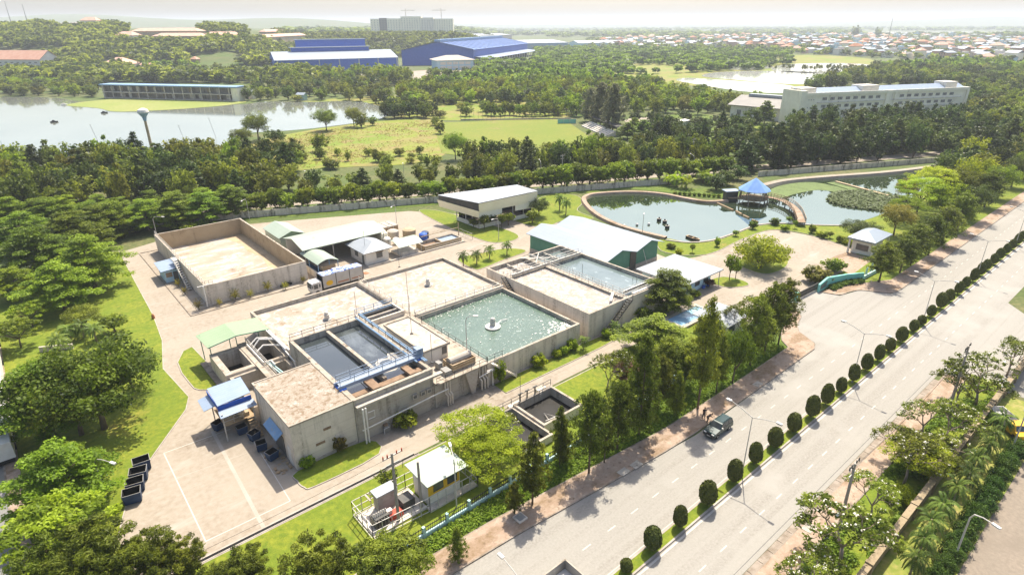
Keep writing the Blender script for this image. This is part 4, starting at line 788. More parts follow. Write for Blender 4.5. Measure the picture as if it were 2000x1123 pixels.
for k in range(16):
    x, y = RN.uniform(47, 55), RN.uniform(113.8, 117); m.box(x, y, 0, x+RN.uniform(.4, 1.6), y+RN.uniform(.3, 1.0), RN.uniform(.1, .5))
one('rubble_heap', m, 'terracotta', 'heap of broken bricks by the truck lane', 'rubble')['kind'] = 'stuff'
m = MB(); m.box(44.6, 113.6, .3, 46.0, 116.2, .9); m.box(44.5, 113.5, .9, 46.1, 116.3, 1.0); one('bench_slab', m, 'pale_slab', 'pale slab stand by the settling tank corner', 'stand')

# ---- cream warehouse
t = thing('cream_warehouse', 'cream sheet warehouse with a skewed white roof, open dark bays', 'warehouse', (101, 128, 0))
c = [at2(855, 381, 7.6), at2(935, 397, 7.4), at2(1050, 373, 7.4), at2(1010, 361, 7.8)]
m = MB(); z = [7.6, 7.4, 7.4, 7.8]; rectroof(m, c, z); rectroof(m, c[::-1], [q-.15 for q in z[::-1]]); m.build('roof', 'white_sheet', t)
b = [(93.2, 133.2), (93.2, 123.0), (111.8, 122.2), (111.8, 132.0)]
def wallq(mb, p, q, z0, z1, z0b=None, z1b=None, mi=None):
    mb.face([(*p, z0), (*q, z0b if z0b is not None else z0), (*q, z1b if z1b is not None else z1), (*p, z1)], mi)
m = MB(); f0, f1, f2, f3 = c
m.face([(f1[0], f1[1], 7.2), (f2[0], f2[1], 7.2), (f2[0], f2[1]+.35, 4.4), (f1[0]+.25, f1[1]+.35, 4.6)])
m.face([(f0[0]-.4, f0[1], 6.4), (f1[0]-.05, f1[1], 5.2), (f1[0]+.3, f1[1]+.3, 3.2), (f0[0]+.2, f0[1]-.3, 4.4)]); m.build('fascia', 'cream_sheet', t)
m = MB(); m.face([(f0[0]+.3, f0[1]-.1, 7.5), (f0[0]+.3, f0[1]-.1, 6.2), (f1[0]+.3, f1[1]+.2, 5.0), (f1[0]+.3, f1[1]+.2, 7.2)]); m.build('truss', 'dark_steel', t)
m = MB(); m.face([(f1[0]+.3, f1[1]+.45, 4.6), (f1[0]+8, f1[1]+.2, 4.5), (f1[0]+8, f1[1]+.2, 2.9), (f1[0]+.3, f1[1]+.45, 2.7)]); m.build('cladding', 'cream', t); m = MB(); m.face([(f1[0]+12.5, f1[1], 4.5), (f2[0], f2[1]+.3, 4.4), (f2[0], f2[1]+.3, 2.7), (f1[0]+12.5, f1[1], 2.9)]); m.build('cladding', 'cream', t)
m = MB()
for p, q in ((b[0], b[1]), (b[1], (100.6, 122.7)), ((104.6, 122.5), b[2])):
    m.beam((*p, .6), (*q, .6), .25, 1.2)
m.build('low_wall', 'off_white', t)
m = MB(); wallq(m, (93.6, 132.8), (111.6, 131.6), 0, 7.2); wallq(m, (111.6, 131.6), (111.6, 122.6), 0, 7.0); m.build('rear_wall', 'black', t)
m = MB(); m.sheet([(93.4, 123.3), (111.6, 122.6), (111.6, 131.5), (93.4, 132.8)], .16); m.build('floor', 'old_asphalt', t)
posts(t, [b[0], (93.2, 129), (93.2, 126), b[1], (100.6, 122.8), (104.6, 122.6), (108.3, 122.4), b[2]], 0, 6.0, 'steel', .1)
# ---- green shed with two pale gables
t = thing('green_shed', 'green shed under two pale sheet gables beside the pond', 'shed', (100, 89, 0))
m = MB(); gable(m, 90.6, 76.2, 100.4, 101.4, 4.7, 6.2, 'y'); m.build('roof', 'pale_sheet', t)
m = MB(); gable(m, 100.42, 76.2, 110.2, 101.4, 4.7, 6.2, 'y'); m.build('roof', 'pale_sheet', t)
m = MB(); m.box(91.4, 77.4, 1.0, 109.4, 100.8, 4.6)
for x0, x1 in ((91.4, 100.4), (100.42, 109.4)): m.face([(x0, 77.38, 4.6), (x1, 77.38, 4.6), ((x0+x1)/2, 77.38, 6.0)])
m.build('wall', 'green_wall', t)
m = MB(); m.box(91.35, 77.3, 0, 109.45, 100.9, 1.05); m.build('plinth', 'pale_slab', t)
m = MB(); m.box(99.6, 77.2, .1, 101.6, 77.3, 4.4); m.build('door', 'dark_steel', t)
m = MB(); m.tube([(103.6, 77.0, 4.2), (104.9, 76.4, .1)], .06); m.build('downpipe', 'white_paint', t)
# ---- bungalow
t = thing('bungalow', 'pale blue bungalow with a broad white hipped roof', 'building', (102, 66, 0))
m = MB(); m.box(96.2, 61.6, 0, 106.6, 71.2, 3.2); m.build('wall', 'pale_blue_wall', t)
m = MB(); hip(m, 94.9, 59.9, 108.4, 72.0, 3.4, 5.1, 5.6, .22); m.build('roof', 'white_sheet', t)
for x in (98, 101, 104):
    m = MB(); m.box(x, 61.52, 1.0, x+1.6, 61.58, 2.3); m.build('window', 'glass', t)
m = MB(); m.box(95.9, 67.6, 1.2, 96.3, 69.2, 2.4); m.build('air_conditioner', 'white_paint', t)
posts(t, [(107.9, 60.4), (107.9, 66)], 0, 3.3, 'steel', .06)
m = MB()
for i, x in enumerate((99.5, 99.9, 103.2, 103.6, 105)): m.box(x, 60.9, .1, x+.3, 61.3, .7)
m.build('crate', 'deep_blue', t)
t = thing('guard_hut', 'small hut with a white hipped roof behind the pines', 'building', (90, 49.6, 0))
m = MB(); m.box(87.0, 46.2, 0, 93.2, 51.6, 2.9); m.build('wall', 'off_white', t)
m = MB(); hip(m, 86.2, 45.4, 94.0, 52.4, 3.0, 4.4, 3.0); m.build('roof', 'white_sheet', t)
m = MB(); m.box(88, 46.12, .9, 90, 46.18, 2.2); m.build('window', 'glass', t)
t = thing('basin_pool', 'shallow rectangular pool of pale blue water behind the pines', 'pool', (89, 55, 0))
m = MB(); basin_wall(m, 84.6, 52.8, 95.0, 57.4, .7, .55); m.build('wall', ['pale_slab', 'pale_slab', 'blue_paint'], t)
m = MB(); m.sheet([(85.3, 53.5), (94.3, 53.5), (94.3, 56.7), (85.3, 56.7)], .42); m.build('water_surface', 'blue_water', t)
# ---- gatehouse
t = thing('gatehouse', 'gatehouse with a glassy grey hipped roof on white posts', 'building', (152, 48.4, 0))
m = MB(); m.box(148.6, 46.4, 0, 155.6, 50.6, 3.0); m.build('wall', 'off_white', t)
m = MB(); hip(m, 147.2, 45.2, 157.2, 51.4, 3.9, 5.3, 3.1, .35); m.build('roof', 'pale_sheet', t)
posts(t, [(147.7, 45.7), (147.7, 50.9), (156.6, 45.7)], 0, 3.8, 'white_paint', .18)
m = MB(); m.box(148.5, 46.9, 1.0, 148.58, 49.6, 2.4); m.build('window', 'glass', t)
m = MB(); m.sheet([(133.5, 44.2), (147.5, 45), (148, 51), (139, 52)], .06); struct('gate_paving', m, 'paving', 'brick paving before the gatehouse', 'paving')
# ---- teal sign wall and gate
t = thing('sign_wall', 'bent teal entrance wall with a dark name panel', 'wall', (124, 46, 0))
P = [at2(1597, 571), at2(1612, 562), at2(1650, 551), at2(1684, 547)]; hh = [1.7, 2.3, 1.8, 1.7]; m = MB()
for i in range(3):
    a, b_ = P[i], P[i+1]; n = Vector((b_[1]-a[1], a[0]-b_[0])).normalized()*.18
    v = [(a[0]+n.x, a[1]+n.y, 0), (b_[0]+n.x, b_[1]+n.y, 0), (b_[0]-n.x, b_[1]-n.y, 0), (a[0]-n.x, a[1]-n.y, 0)]; m.add(v+[(q[0], q[1], z_) for q, z_ in zip(v, (hh[i], hh[i+1], hh[i+1], hh[i]))], [(4, 5, 6, 7), (0, 1, 5, 4), (1, 2, 6, 5), (2, 3, 7, 6), (3, 0, 4, 7)])
m.build('wall', 'teal', t)
m = MB(); a, b_ = Vector((*P[0], 0)), Vector((*P[1], 0)); n = Vector((b_.y-a.y, a.x-b_.x, 0)).normalized()
if n.y > 0: n = -n
for r_ in range(3): m.beam(a.lerp(b_, .15)+n*.22+UPZ*(.6+.36*r_), a.lerp(b_, .9)+n*.22+UPZ*(.75+.42*r_), .06, .26)
m.build('name_panel', 'window_grey', t)
m = MB(); m.beam((*at2(1686, 546), .4), (*at2(1716, 530), .4), .3, .9); m.build('low_wall', 'pale_teal', t)
posts(t, [at2(1690, 541), at2(1700, 533)], 0, 2.2, 'pale_teal', .16)
t = thing('sliding_gate', 'long dark sliding gate on a low track at the entrance', 'gate', (116, 46, 0)); m = MB(); ga, gb = Vector((*at2(1553, 588), 0)), Vector((*at2(1596, 566), 0))
for z in (.25, .9, 1.55): m.beam(ga+UPZ*z, gb+UPZ*z, .10, .14)
for k in range(34): p = ga.lerp(gb, k/33); m.beam(p+UPZ*.2, p+UPZ*1.6, .09, .09)
m.build('bars', 'dark_steel', t); m = MB(); m.beam(ga+UPZ*.05, gb+UPZ*.05, .3, .08); m.build('track', 'concrete', t)
m = MB(); m.box(ga.x-.5, ga.y-.4, 0, ga.x+.2, ga.y+.3, 1.9); m.build('post', 'teal', t)
# ---- fence along the verge
t = thing('railing_fence', 'teal plinth fence with pale posts and black railings along the verge', 'fence', (60, 43, 0))
fp = [(21.5, 42.9), (24.0, 42.9), (57, 43.0), (93, 44.8), (110.6, 46.0)]; m = MB(); m2 = MB()
for a, b_ in zip(fp[:-1], fp[1:]): m.beam((*a, .3), (*b_, .3), .26, .62)
m.build('plinth', 'pale_teal', t)
for a, b_ in zip(fp[:-1], fp[1:]):
    n = max(1, round((Vector(b_)-Vector(a)).length/3.0))
    for i in range(n):
        p = Vector(a).lerp(Vector(b_), i/n); MB().box(p.x-.15, p.y-.15, 0, p.x+.15, p.y+.15, 1.55).build('post', 'pale_teal', t)
    for z in (.85, 1.4): m2.beam((*a, z), (*b_, z), .06, .08)
    k = int((Vector(b_)-Vector(a)).length/.28)
    for i in range(k): p = Vector(a).lerp(Vector(b_), i/k); m2.beam((p.x, p.y, .6), (p.x, p.y, 1.6), .035, .035)
m2.build('railing', 'black', t)
# ---- boundary wall at the back
t = thing('boundary_wall', 'long weathered white block wall stained black behind the yard', 'wall', (*wl(70, 0), 0)); m = MB()
for s in range(-14, 150, 4):
    if 146 < s: continue
    a, b_ = wl(s, 0), wl(s+3.94, 0); m.beam((*a, .95), (*b_, .95), .22, 1.9)
m.build('panel', 'wall_old', t); m = MB()
for s in range(-14, 150, 4): a = wl(s-.03, 0); m.beam((*a, 0), (*a, 2.15), .34, .34)
m.build('pillar', 'wall_old', t)
t = thing('boundary_wall', 'far stretch of weathered wall behind the second pond', 'wall', (*wl(245, 0), 0)); m = MB()
for s in range(184, 330, 4): a, b_ = wl(s, 0), wl(s+3.94, 0); m.beam((*a, .95), (*b_, .95), .22, 1.9)
m.build('panel', 'wall_old', t)
# ---- old wall on the right
t = thing('garden_wall', 'old brown weathered concrete wall between the flowering trees and palms', 'wall', (75, 10.3, 0)); m = MB()
for x in range(30, 122, 3): dz = RN.uniform(-.06, .06); m.box(x, 10.15, 0, x+2.97, 10.5, 1.9+dz); m.box(x, 10.0, 1.9+dz, x+2.97, 10.65, 2.05+dz, 1)
m.build('panel', ['wall_brown', 'wall_brown'], t); m = MB()
for x in range(30, 122, 6): m.box(x-.2, 9.95, 0, x+.2, 10.7, 2.2)
m.build('pillar', 'wall_brown', t)
# ---- electrical enclosure and substation
t = thing('transformer_enclosure', 'wire fenced enclosure with grey cabinet and transformers on the lawn', 'enclosure', (25, 48.8, 0))
m = MB(); m.box(19.9, 46.2, 0, 26.6, 50.4, .30); m.build('slab', 'concrete', t)
m = MB(); rail(m, [(19.7, 46.0, .1), (26.5, 45.5, .1), (33.0, 45.3, .1), (33.0, 50.2, .1), (26.4, 50.6, .1), (19.7, 50.6, .1), (19.7, 46.0, .1)], 2.1, 1.1, .07, (1.0, .55, .1)); m.build('fence', 'steel', t)
m = MB(); m.box(22.0, 48.9, .3, 24.2, 50.0, 2.6); m.box(21.8, 48.7, 2.6, 24.4, 50.2, 2.75, 1); m.build('cabinet', ['pale_slab', 'white_sheet'], t)
m = MB(); m.box(20.6, 46.9, .3, 22.2, 48.0, 1.6); m.box(24.2, 47.3, .3, 25.7, 48.8, 1.5)
for k in range(5): m.box(20.5+.34*k, 46.75, .5, 20.65+.34*k, 48.15, 1.5)
m.build('transformer', 'dark_steel', t)
m = MB(); m.box(22.4, 47.0, .3, 24.0, 47.9, .9); m.build('busbar', 'red', t)
m = MB()
for k in range(6): m.cyl(20.7+.28*k, 47.4, 1.6, 2.1, .07, .05, 7)
m.box(22.3, 47.4, .9, 22.9, 47.9, 1.4); m.build('insulator', 'white_paint', t)
m = MB(); rail(m, [(21.5, 50.6, 2.2), (21.9, 50.0, 2.2)], .1, .5); m.beam((21.3, 50.5, 2.3), (21.3, 49.2, 2.3), .2, .1); m.build('bracket', 'coping', t)
t = thing('substation_hut', 'yellow walled hut with a pale tilted roof and dark shutters', 'hut', (29, 48, 0))
m = MB(); m.box(26.9, 46.3, .1, 31.2, 49.4, 3.5); m.build('wall', 'off_white', t)
m = MB(); m.box(26.85, 46.22, 1.6, 31.1, 46.29, 3.4); m.build('front_panel', 'yellow', t)
m = MB(); rectroof(m, [(26.4, 45.6), (32.0, 45.6), (31.7, 50.0), (26.2, 50.0)], [3.6, 3.6, 4.1, 4.1]); rectroof(m, [(26.2, 50.0), (31.7, 50.0), (32.0, 45.6), (26.4, 45.6)], [4.0, 4.0, 3.5, 3.5]); m.build('roof', 'pale_mint', t)
for x in (27.5, 29.4):
    m = MB(); m.box(x, 46.17, 1.9, x+1.35, 46.21, 3.1); m.build('shutter', 'glass', t)
m = MB(); m.box(26.5, 45.4, 0, 33.0, 46.2, .35); m.build('plinth', 'concrete', t)
def pole(label, x, y, h, arms=True, lean=(0, 0), mt='pole_concrete'):
    t = thing('power_pole', label, 'pole', (x, y, 0), 'concrete power poles'); tx, ty = x+lean[0], y+lean[1]
    m = MB(); m.tube([(x, y, 0), (tx, ty, h)], [.2, .13], 8); m.build('shaft', mt, t)
    if arms:
        m = MB(); m.beam((tx-1.1, ty, h-.4), (tx+1.3, ty+.2, h-.4), .10, .12); m.beam((tx-.8, ty, h-1.3), (tx+.8, ty, h-1.3), .08, .10); m.build('crossarm', 'steel', t)
        m = MB()
        for k in (-1.0, -.5, .6, 1.2): m.cyl(tx+k, ty+.05, h-.35, h+.05, .09, .06, 7)
        m.build('insulator', 'red' if arms == 2 else 'dark_steel', t)
    return t
p = pole('concrete pole with red insulators rising from the transformer enclosure', 23.1, 46.6, 9.4, 2)
m = MB(); m.beam((21.9, 46.7, 7.6), (24.6, 46.7, 7.9), .08, .08); m.tube([(22, 46.7, 7.6), (22.3, 46.7, 6.4), (22.9, 46.65, 6.0)], .03, 4); m.tube([(24.4, 46.7, 7.9), (24.2, 46.7, 6.9)], .03, 4); m.build('bracket', 'dark_steel', p)
pole('shorter bare pole before the yellow hut', 26.1, 46.7, 6.6, False)
pole('roadside pole rising through the nearest flowering tree', 56.8, 14.3, 9.6, True, (.5, .3)); pole('roadside pole rising through the farther flowering tree', 93.5, 14.4, 9.6, True, (.3, .2))
for i, (px, py, h) in enumerate(((1097, 367, 11), (1350, 322, 10), (1582, 305, 10))):
    q = at(px, py); pole('power pole over the trees behind the boundary wall, %s from the left' % ORD[i], q.x, q.y, h)
for px, py, ph in ((195, 285, 40), (365, 287, 38), (422, 270, 38), (8, 290, 36)):
    q = at(px, py); m = MB(); m.tube([(q.x, q.y, 0), (q.x-1.5, q.y+.3, 9.5)], .07, 5); m.beam((q.x-1.9, q.y+.3, 9.4), (q.x-1.1, q.y+.3, 9.5), .2, .12)
    one('light_pole', m, 'grey_steel', {195: 'thin leaning pole at the lake shore between two trees', 365: 'thin leaning pole at the lake shore right of the water tower', 422: 'thin leaning pole at the shore nearest the meadow', 8: 'thin leaning pole at the left end of the shore'}[px], 'pole', 'thin poles on the lake shore')
m = MB(); pa, pb = Vector((23.1, 46.6, 8.9)), Vector((57.3, 14.6, 9.1))
WIRES = MB()
def wire(a, b_, sag=.8, r=.016):
    a, b_ = Vector(a), Vector(b_); WIRES.tube([a.lerp(b_, i/12)-UPZ*sag*4*(i/12)*(1-i/12) for i in range(13)], r, 3)
for dx in (-.9, .9): wire((57.3+dx, 14.6, 9.2), (93.8+dx, 14.6, 9.2), 1.2)
wire((23.1, 46.6, 8.4), (24.4, 43.6, .2), 0, .02); wire((22.9, 46.6, 9.0), (-30, 49, 9.0), 1.0); one('power_cable', WIRES, 'black', 'sagging power cables along the roadside poles', 'cable')
# ---- water tower
q = at(300, 305); t = thing('water_tower', 'slim water tower with a white bowl on a pale shaft', 'tower', (q.x, q.y, 0))
m = MB(); m.cyl(q.x, q.y, 0, 15.5, .62, .5, 14); m.build('shaft', 'tan_concrete', t)
m = MB(); m.lathe(q.x, q.y, [(.55, 14.4), (.9, 16.0), (2.1, 17.6)], 20); m.build('funnel', 'blue_paint', t)
m = MB(); m.lathe(q.x, q.y, [(2.1, 17.6), (2.2, 17.9), (1.9, 18.8), (.8, 19.4), (.2, 19.5)], 20); m.build('bowl', 'white_paint', t)
# ---- low sign wall on the west lawn, white container on the west road
q = at(112, 685); m = MB(); m.beam((q.x-2.2, q.y+1.2, .5), (q.x+2.2, q.y-1.2, .5), .35, 1.1); one('low_wall', m, 'wall_old', 'short white wall half hidden by the palms on the west lawn', 'wall')
t = thing('container_trailer', 'long white trailer parked on the west road', 'trailer', (-9.6, 106, 0))
m = MB(); m.box(-11.4, 86.5, .9, -7.9, 128, 3.2); m.build('body', 'white_paint', t)
m = MB(); m.box(-11.2, 86.7, .3, -8.1, 127.8, .89); m.build('chassis', 'black', t)
for y in (90, 92, 94, 118, 126):
    m = MB(); m.tube([(-8.4, y, .5), (-7.8, y, .5)], .5, 12); m.build('wheel', 'rubber', t)
# ---- street lamps
def lamp_median():
    t = thing('street_lamp', '', 'street lamp', (0, 0, 0), 'double armed street lamps on the median')
    m = MB(); m.tube([(0, 0, 0), (0, 0, .5), (0, 0, 8.3)], [.12, .075, .045], 8); m.build('pole', 'steel', t)
    for s in (-1, 1):
        m = MB(); m.tube([(0, 0, 8.2), (0, s*1.5, 8.75), (0, s*2.9, 9.1)], [.055, .05, .04], 6); a = m.build('arm', 'steel', t)
        m = MB(); m.box(-.14, s*3.1-.32, 9.0, .14, s*3.1+.32, 9.16); m.box(-.11, s*3.14-.27, 8.94, .11, s*3.14+.27, 8.999, 1); m.build('lamp_head', ['white_paint', 'dark_steel'], t)
    return t
L0 = lamp_median(); MEDX = [23.4, 58.4, 89.6, 119.4, 151.4, 182.5, 213.6, 244.7, 275.8]
for i, x in enumerate(MEDX):
    lb = 'double armed street lamp on the planted median, %s counting up from the bottom edge' % ORD[i]
    if i == 0: L0.location = (x, 26.1, .15); L0['label'] = lb
    else: dup(L0, (x, 26.1, .15), 0, 1, lb)
def lamp_single(label, bx, hx, h, z=0.0, r=.06, group='single armed lamp posts'):
    """bx: pixel of the foot, hx: pixel of the lamp head"""
    b = at(*bx, z); a = at(*hx, z+h); d = Vector((a.x-b.x, a.y-b.y, 0))
    if d.length > 3.2: d = d.normalized()*3.2
    t = thing('lamp_post', label, 'lamp post', (b.x, b.y, z), group); X = lambda k, zz: (b.x+d.x*k, b.y+d.y*k, z+zz)
    m = MB(); m.tube([X(0, 0), X(0, h*.86), X(.12, h*.95), X(.45, h*.99), X(.85, h)], [r*1.4, r, r, r*.8, r*.7], 6); m.build('pole', 'steel', t)
    dn = d.normalized() if d.length > .01 else Vector((1, 0, 0)); e = Vector(X(1, h)); m = MB(); m.beam(e-dn*.38, e+dn*.38, .28, .16); m.build('lamp_head', 'white_paint', t); return t
lamp_single('lamp post on the lawn behind the row of open skips', (209, 972), (227, 906), 6.0)
lamp_single('lamp post at the rear corner of the settling tank', (308, 466), (323, 424), 6.0)
lamp_single('lamp post before the boundary wall behind the settling tank', (488, 431), (464, 399), 6.5)
lamp_single('lamp post on the deck edge above the green basin', (912, 688), (929, 617), 6.2, 4.2)
lamp_single('lamp post in the lawn before the cream warehouse', (974, 470), (962, 429), 6.0)
lamp_single('lamp post at the near pond bank behind the green shed', (1254, 460), (1258, 418), 6.5)
lamp_single('tall curved lamp post beside the clipped hedge', (1861, 1097), (1946, 1027), 6.8, 0, .075)
lamp_single('curved lamp post near the yellow taxi truck', (1974, 882), (2004, 800), 6.8, 0, .075)
lamp_single('lamp post beside the yellow walled hut', (892, 990), (879, 868), 6.8)
lamp_single('lamp post at the covered crates by the work sheds', (775, 440), (755, 413), 6.0)
lamp_single('lamp post behind the boundary wall before the dark trees', (1352, 342), (1340, 297), 7.0)
lamp_single('lamp post behind the boundary wall above the warehouse', (1056, 355), (1049, 307), 7.0)
lamp_single('lamp post in the trees left of the meadow', (335, 365), (340, 342), 6.0); lamp_single('lamp post in the trees behind the arched shed', (597, 372), (597, 336), 7.0)
lamp_single('lamp post in the trees below the clump on the meadow', (790, 355), (786, 328), 7.0); lamp_single('lamp post at the clearing before the school', (1432, 302), (1424, 287), 6.0)
def rod(label, px, z, h): q = at(*px, z); m = MB(); m.tube([(q.x, q.y, z), (q.x, q.y, z+h)], .035, 5); m.beam((q.x, q.y, z), (q.x, q.y, z+.12), .4, .4); one('mast', m, 'dark_steel', label, 'mast', 'thin masts on the tanks')
rod('thin mast on the dark wall of the foam basin near the clarifier', (698, 622), 4.2, 5.0); rod('tallest thin mast beside the cream foam', (800, 622), 4.2, 8.5)
rod('thin mast standing on the control room roof', (804, 652), 6.5, 6.5); rod('thin mast at the right edge of the control room', (825, 651), 4.2, 3.2)
rod('thin mast at the end of the blue bridge', (844, 708), 6.5, 4.5); rod('thin pole at the inlet pit gates', (1016, 792), .8, 5.0); rod('thin mast at the cottage wall', (716, 512), 0, 7.5); rod('thin post in the truck lane beside the foam', (780, 522), 0, 4.6)

# ---- parked off-road car
t = thing('parked_car', 'dark green off-road car parked at the kerb with people beside it', 'car', (64.3, 32.75, .03)); CX, CY = 64.3, 32.75
def carmesh(prof, w0, w1, z0, z1):
    """side outline (x, z) swept across the width, narrowing from w0 at z0 to w1 at z1"""
    m = MB(); n = len(prof); hw = lambda z: w0+(w1-w0)*max(0, min(1, (z-z0)/(z1-z0)))
    v = [(CX+x, CY-hw(z), z) for x, z in prof]+[(CX+x, CY+hw(z), z) for x, z in prof]
    m.add(v, [(i, i+n, (i+1) % n+n, (i+1) % n) for i in range(n)]+[tuple(range(n)), tuple(range(2*n-1, n-1, -1))]); return m
body = [(-2.45, .48), (-2.42, .92), (-2.25, 1.08), (-1.15, 1.20), (-.98, 1.22), (2.35, 1.22), (2.42, .95), (2.42, .48)]
carmesh(body, .94, .92, .48, 1.22).build('body', 'car_green', t)
cab = [(-1.02, 1.215), (-.40, 1.80), (-.2, 1.86), (2.05, 1.86), (2.22, 1.76), (2.34, 1.215)]
carmesh(cab, .90, .72, 1.22, 1.86).build('cabin', 'car_green', t)
m = MB(); m.box(CX-.15, CY-.66, 1.862, CX+2.0, CY+.66, 1.90); 
for s in (-1, 1): m.beam((CX-.1, CY+s*.60, 1.94), (CX+1.95, CY+s*.60, 1.94), .05, .05)
m.build('roof', 'car_green', t)
m = MB(); m.face([(CX-1.0, CY-.80, 1.26), (CX-1.0, CY+.80, 1.26), (CX-.44, CY+.68, 1.79), (CX-.44, CY-.68, 1.79)][::-1]); o = m.build('windscreen', 'glass', t); o.location = (-.02, 0, .02)
for s in (-1, 1):
    for x0, x1 in ((-.55, .25), (.35, 1.15), (1.25, 2.05)):
        m = MB(); a = .47 if x0 < 0 else 0; y0, y1 = CY+s*.895, CY+s*.755
        m.face([(CX+x0, y0, 1.28), (CX+x1, y0, 1.28), (CX+x1, y1, 1.74), (CX+x0+a*.8, y1, 1.74)][::(1 if s < 0 else -1)]); m.build('window', 'glass', t)
    m = MB(); m.box(CX-2.47, CY+s*.62-.2, .80, CX-2.36, CY+s*.62+.2, .96); m.build('headlight', 'lamp_glass', t)
    m = MB(); m.box(CX-.72, CY+s*1.0-.10, 1.22, CX-.56, CY+s*1.0+.10, 1.42); m.build('mirror', 'white_paint' if s < 0 else 'car_green', t)
    for x in (-1.55, 1.45):
        m = MB(); m.tube([(CX+x, CY+s*.72, .37), (CX+x, CY+s*.96, .37)], .37, 16); wl_ = m.build('wheel', 'rubber', t)
        m = MB(); m.tube([(CX+x, CY+s*.955, .37), (CX+x, CY+s*.975, .37)], .22, 10); m.build('rim', 'chrome', wl_)
m = MB(); m.box(CX-2.52, CY-.90, .45, CX-2.40, CY+.90, .68); m.box(CX+2.38, CY-.9, .45, CX+2.52, CY+.9, .68); m.build('bumper', 'dark_steel', t)
m = MB(); m.box(CX-2.545, CY-.24, .52, CX-2.525, CY+.24, .64); m.build('number_plate', 'white_paint', t)
m = MB(); m.box(CX-2.46, CY-.40, .74, CX-2.425, CY+.40, .98); m.build('grille', 'black', t); t.scale = (.92, .92, .92); t.location.x -= .55
# ---- delivery truck
t = thing('delivery_truck', 'white cab delivery truck loaded high under grey covers in the lane', 'truck', (47, 111.6, 0)); TY0, TY1 = 110.3, 112.8
m = MB(); prof = [(41.3, .5), (41.15, 1.3), (41.35, 2.55), (41.7, 2.75), (43.3, 2.75), (43.3, .5)]; n = len(prof)
m.add([(x, TY0+.08, z) for x, z in prof]+[(x, TY1-.08, z) for x, z in prof], [(i, i+n, (i+1) % n+n, (i+1) % n) for i in range(n)]+[tuple(range(n)), tuple(range(2*n-1, n-1, -1))]); m.build('cab', 'white_paint', t)
m = MB(); m.face([(41.165, TY0+.25, 1.45), (41.165, TY1-.25, 1.45), (41.345, TY1-.25, 2.45), (41.345, TY0+.25, 2.45)][::-1]); o = m.build('windscreen', 'glass', t); o.location = (-.03, 0, 0)
m = MB(); m.box(41.65, TY0+.05, 1.45, 42.5, TY0+.08, 2.35); m.build('window', 'glass', t)
m = MB(); m.box(42.75, TY0+.05, 1.6, 43.05, TY0+.08, 2.3); m.build('window', 'glass', t)
m = MB(); m.box(43.5, TY0, 1.0, 52.6, TY1, 3.7); m.build('cargo_body', 'canvas', t)
m = MB()
for x in (43.5, 46.4, 49.4, 52.45): m.box(x, TY0-.03, .95, x+.14, TY1+.03, 3.73)
m.box(43.4, TY0-.02, .95, 52.65, TY1+.02, 1.12); m.build('strap', 'dark_steel', t)
mat('bottle_load', (.60, .64, .72), (.10, .16, .50), 1.6, .44, .56, .6, detail=2)
m = MB()
for i in range(9):
    for j in range(2): z = 3.71+RN.uniform(.05, .28); m.box(43.7+i*.98, TY0+.1+j*1.15, 3.70, 44.62+i*.98, TY0+1.2+j*1.15, z)
m.build('load', 'bottle_load', t)
m = MB(); m.prism([(0, 0)]*3, 0, 0); m = MB(); m.face([(45.0+.75*math.cos(a), TY0-.012, 2.0+.55*math.sin(a)) for a in [2*PI*k/14 for k in range(14)]]); m.build('emblem', 'yellow', t)
m = MB(); m.box(46.8, TY0-.014, 1.5, 49.2, TY0-.008, 1.75); m.box(49.8, TY0-.014, 1.5, 51.8, TY0-.008, 1.72); m.build('stripe', 'terracotta', t)
m = MB(); m.box(43.3, TY0+.3, .6, 52.5, TY1-.3, .98); m.build('chassis', 'black', t)
for x in (42.3, 49.6, 50.9):
    for y in (TY0+.02, TY1-.32): m = MB(); m.tube([(x, y, .5), (x, y+.3, .5)], .5, 14); m.build('wheel', 'rubber', t)
for y in (TY0-.18, TY1): m = MB(); m.box(41.3, y, 1.7, 41.4, y+.18, 2.3); m.build('mirror', 'black', t)
# ---- yellow truck on the back lane, open truck at the lower edge
q = at(1968, 838); dv = at(1946, 816)-at(1988, 852); t = thing('flatbed_truck', 'small yellow cab truck with a white bed parked behind palms', 'truck', (q.x, q.y, .03), None, math.atan2(dv.y, dv.x)); ORG[t.name] = (0, 0, 0)
prof = [(-2.9, .45), (-2.95, 1.0), (-2.2, 1.15), (-1.8, 1.85), (-.6, 1.9), (-.5, .45)]; m = MB(); n = len(prof)
m.add([(x, -.95, z) for x, z in prof]+[(x, .95, z) for x, z in prof], [(i, i+n, (i+1) % n+n, (i+1) % n) for i in range(n)]+[tuple(range(n)), tuple(range(2*n-1, n-1, -1))]); m.build('cab', 'yellow', t)
m = MB(); m.face([(-2.17, -.8, 1.2), (-2.17, .8, 1.2), (-1.84, .75, 1.8), (-1.84, -.75, 1.8)][::-1]); o = m.build('windscreen', 'glass', t); o.location = (-.03, 0, .02)
for s in (-1, 1):
    m = MB(); m.box(-1.7, s*.955-.012, 1.2, -.8, s*.955+.012, 1.75); m.build('window', 'glass', t)
    for x in (-2.2, 1.6): m = MB(); m.tube([(x, s*.72, .38), (x, s*.98, .38)], .38, 12); m.build('wheel', 'rubber', t)
m = MB(); m.box(-.4, -1.0, .85, 3.0, 1.0, 1.0); ring3(m, [(-.4, -1.0), (3.0, -1.0), (3.0, 1.0), (-.4, 1.0)], [(-.32, -.92), (2.92, -.92), (2.92, .92), (-.32, .92)], 1.0, 1.6); m.build('bed', 'white_paint', t)
m = MB(); m.box(-2.6, -.6, .4, 2.9, .6, .84); m.build('chassis', 'black', t)
A, B_, C_ = at(1104, 1090, 2.4), at(1134, 1117, 2.4), at(1056, 1123, 2.4)
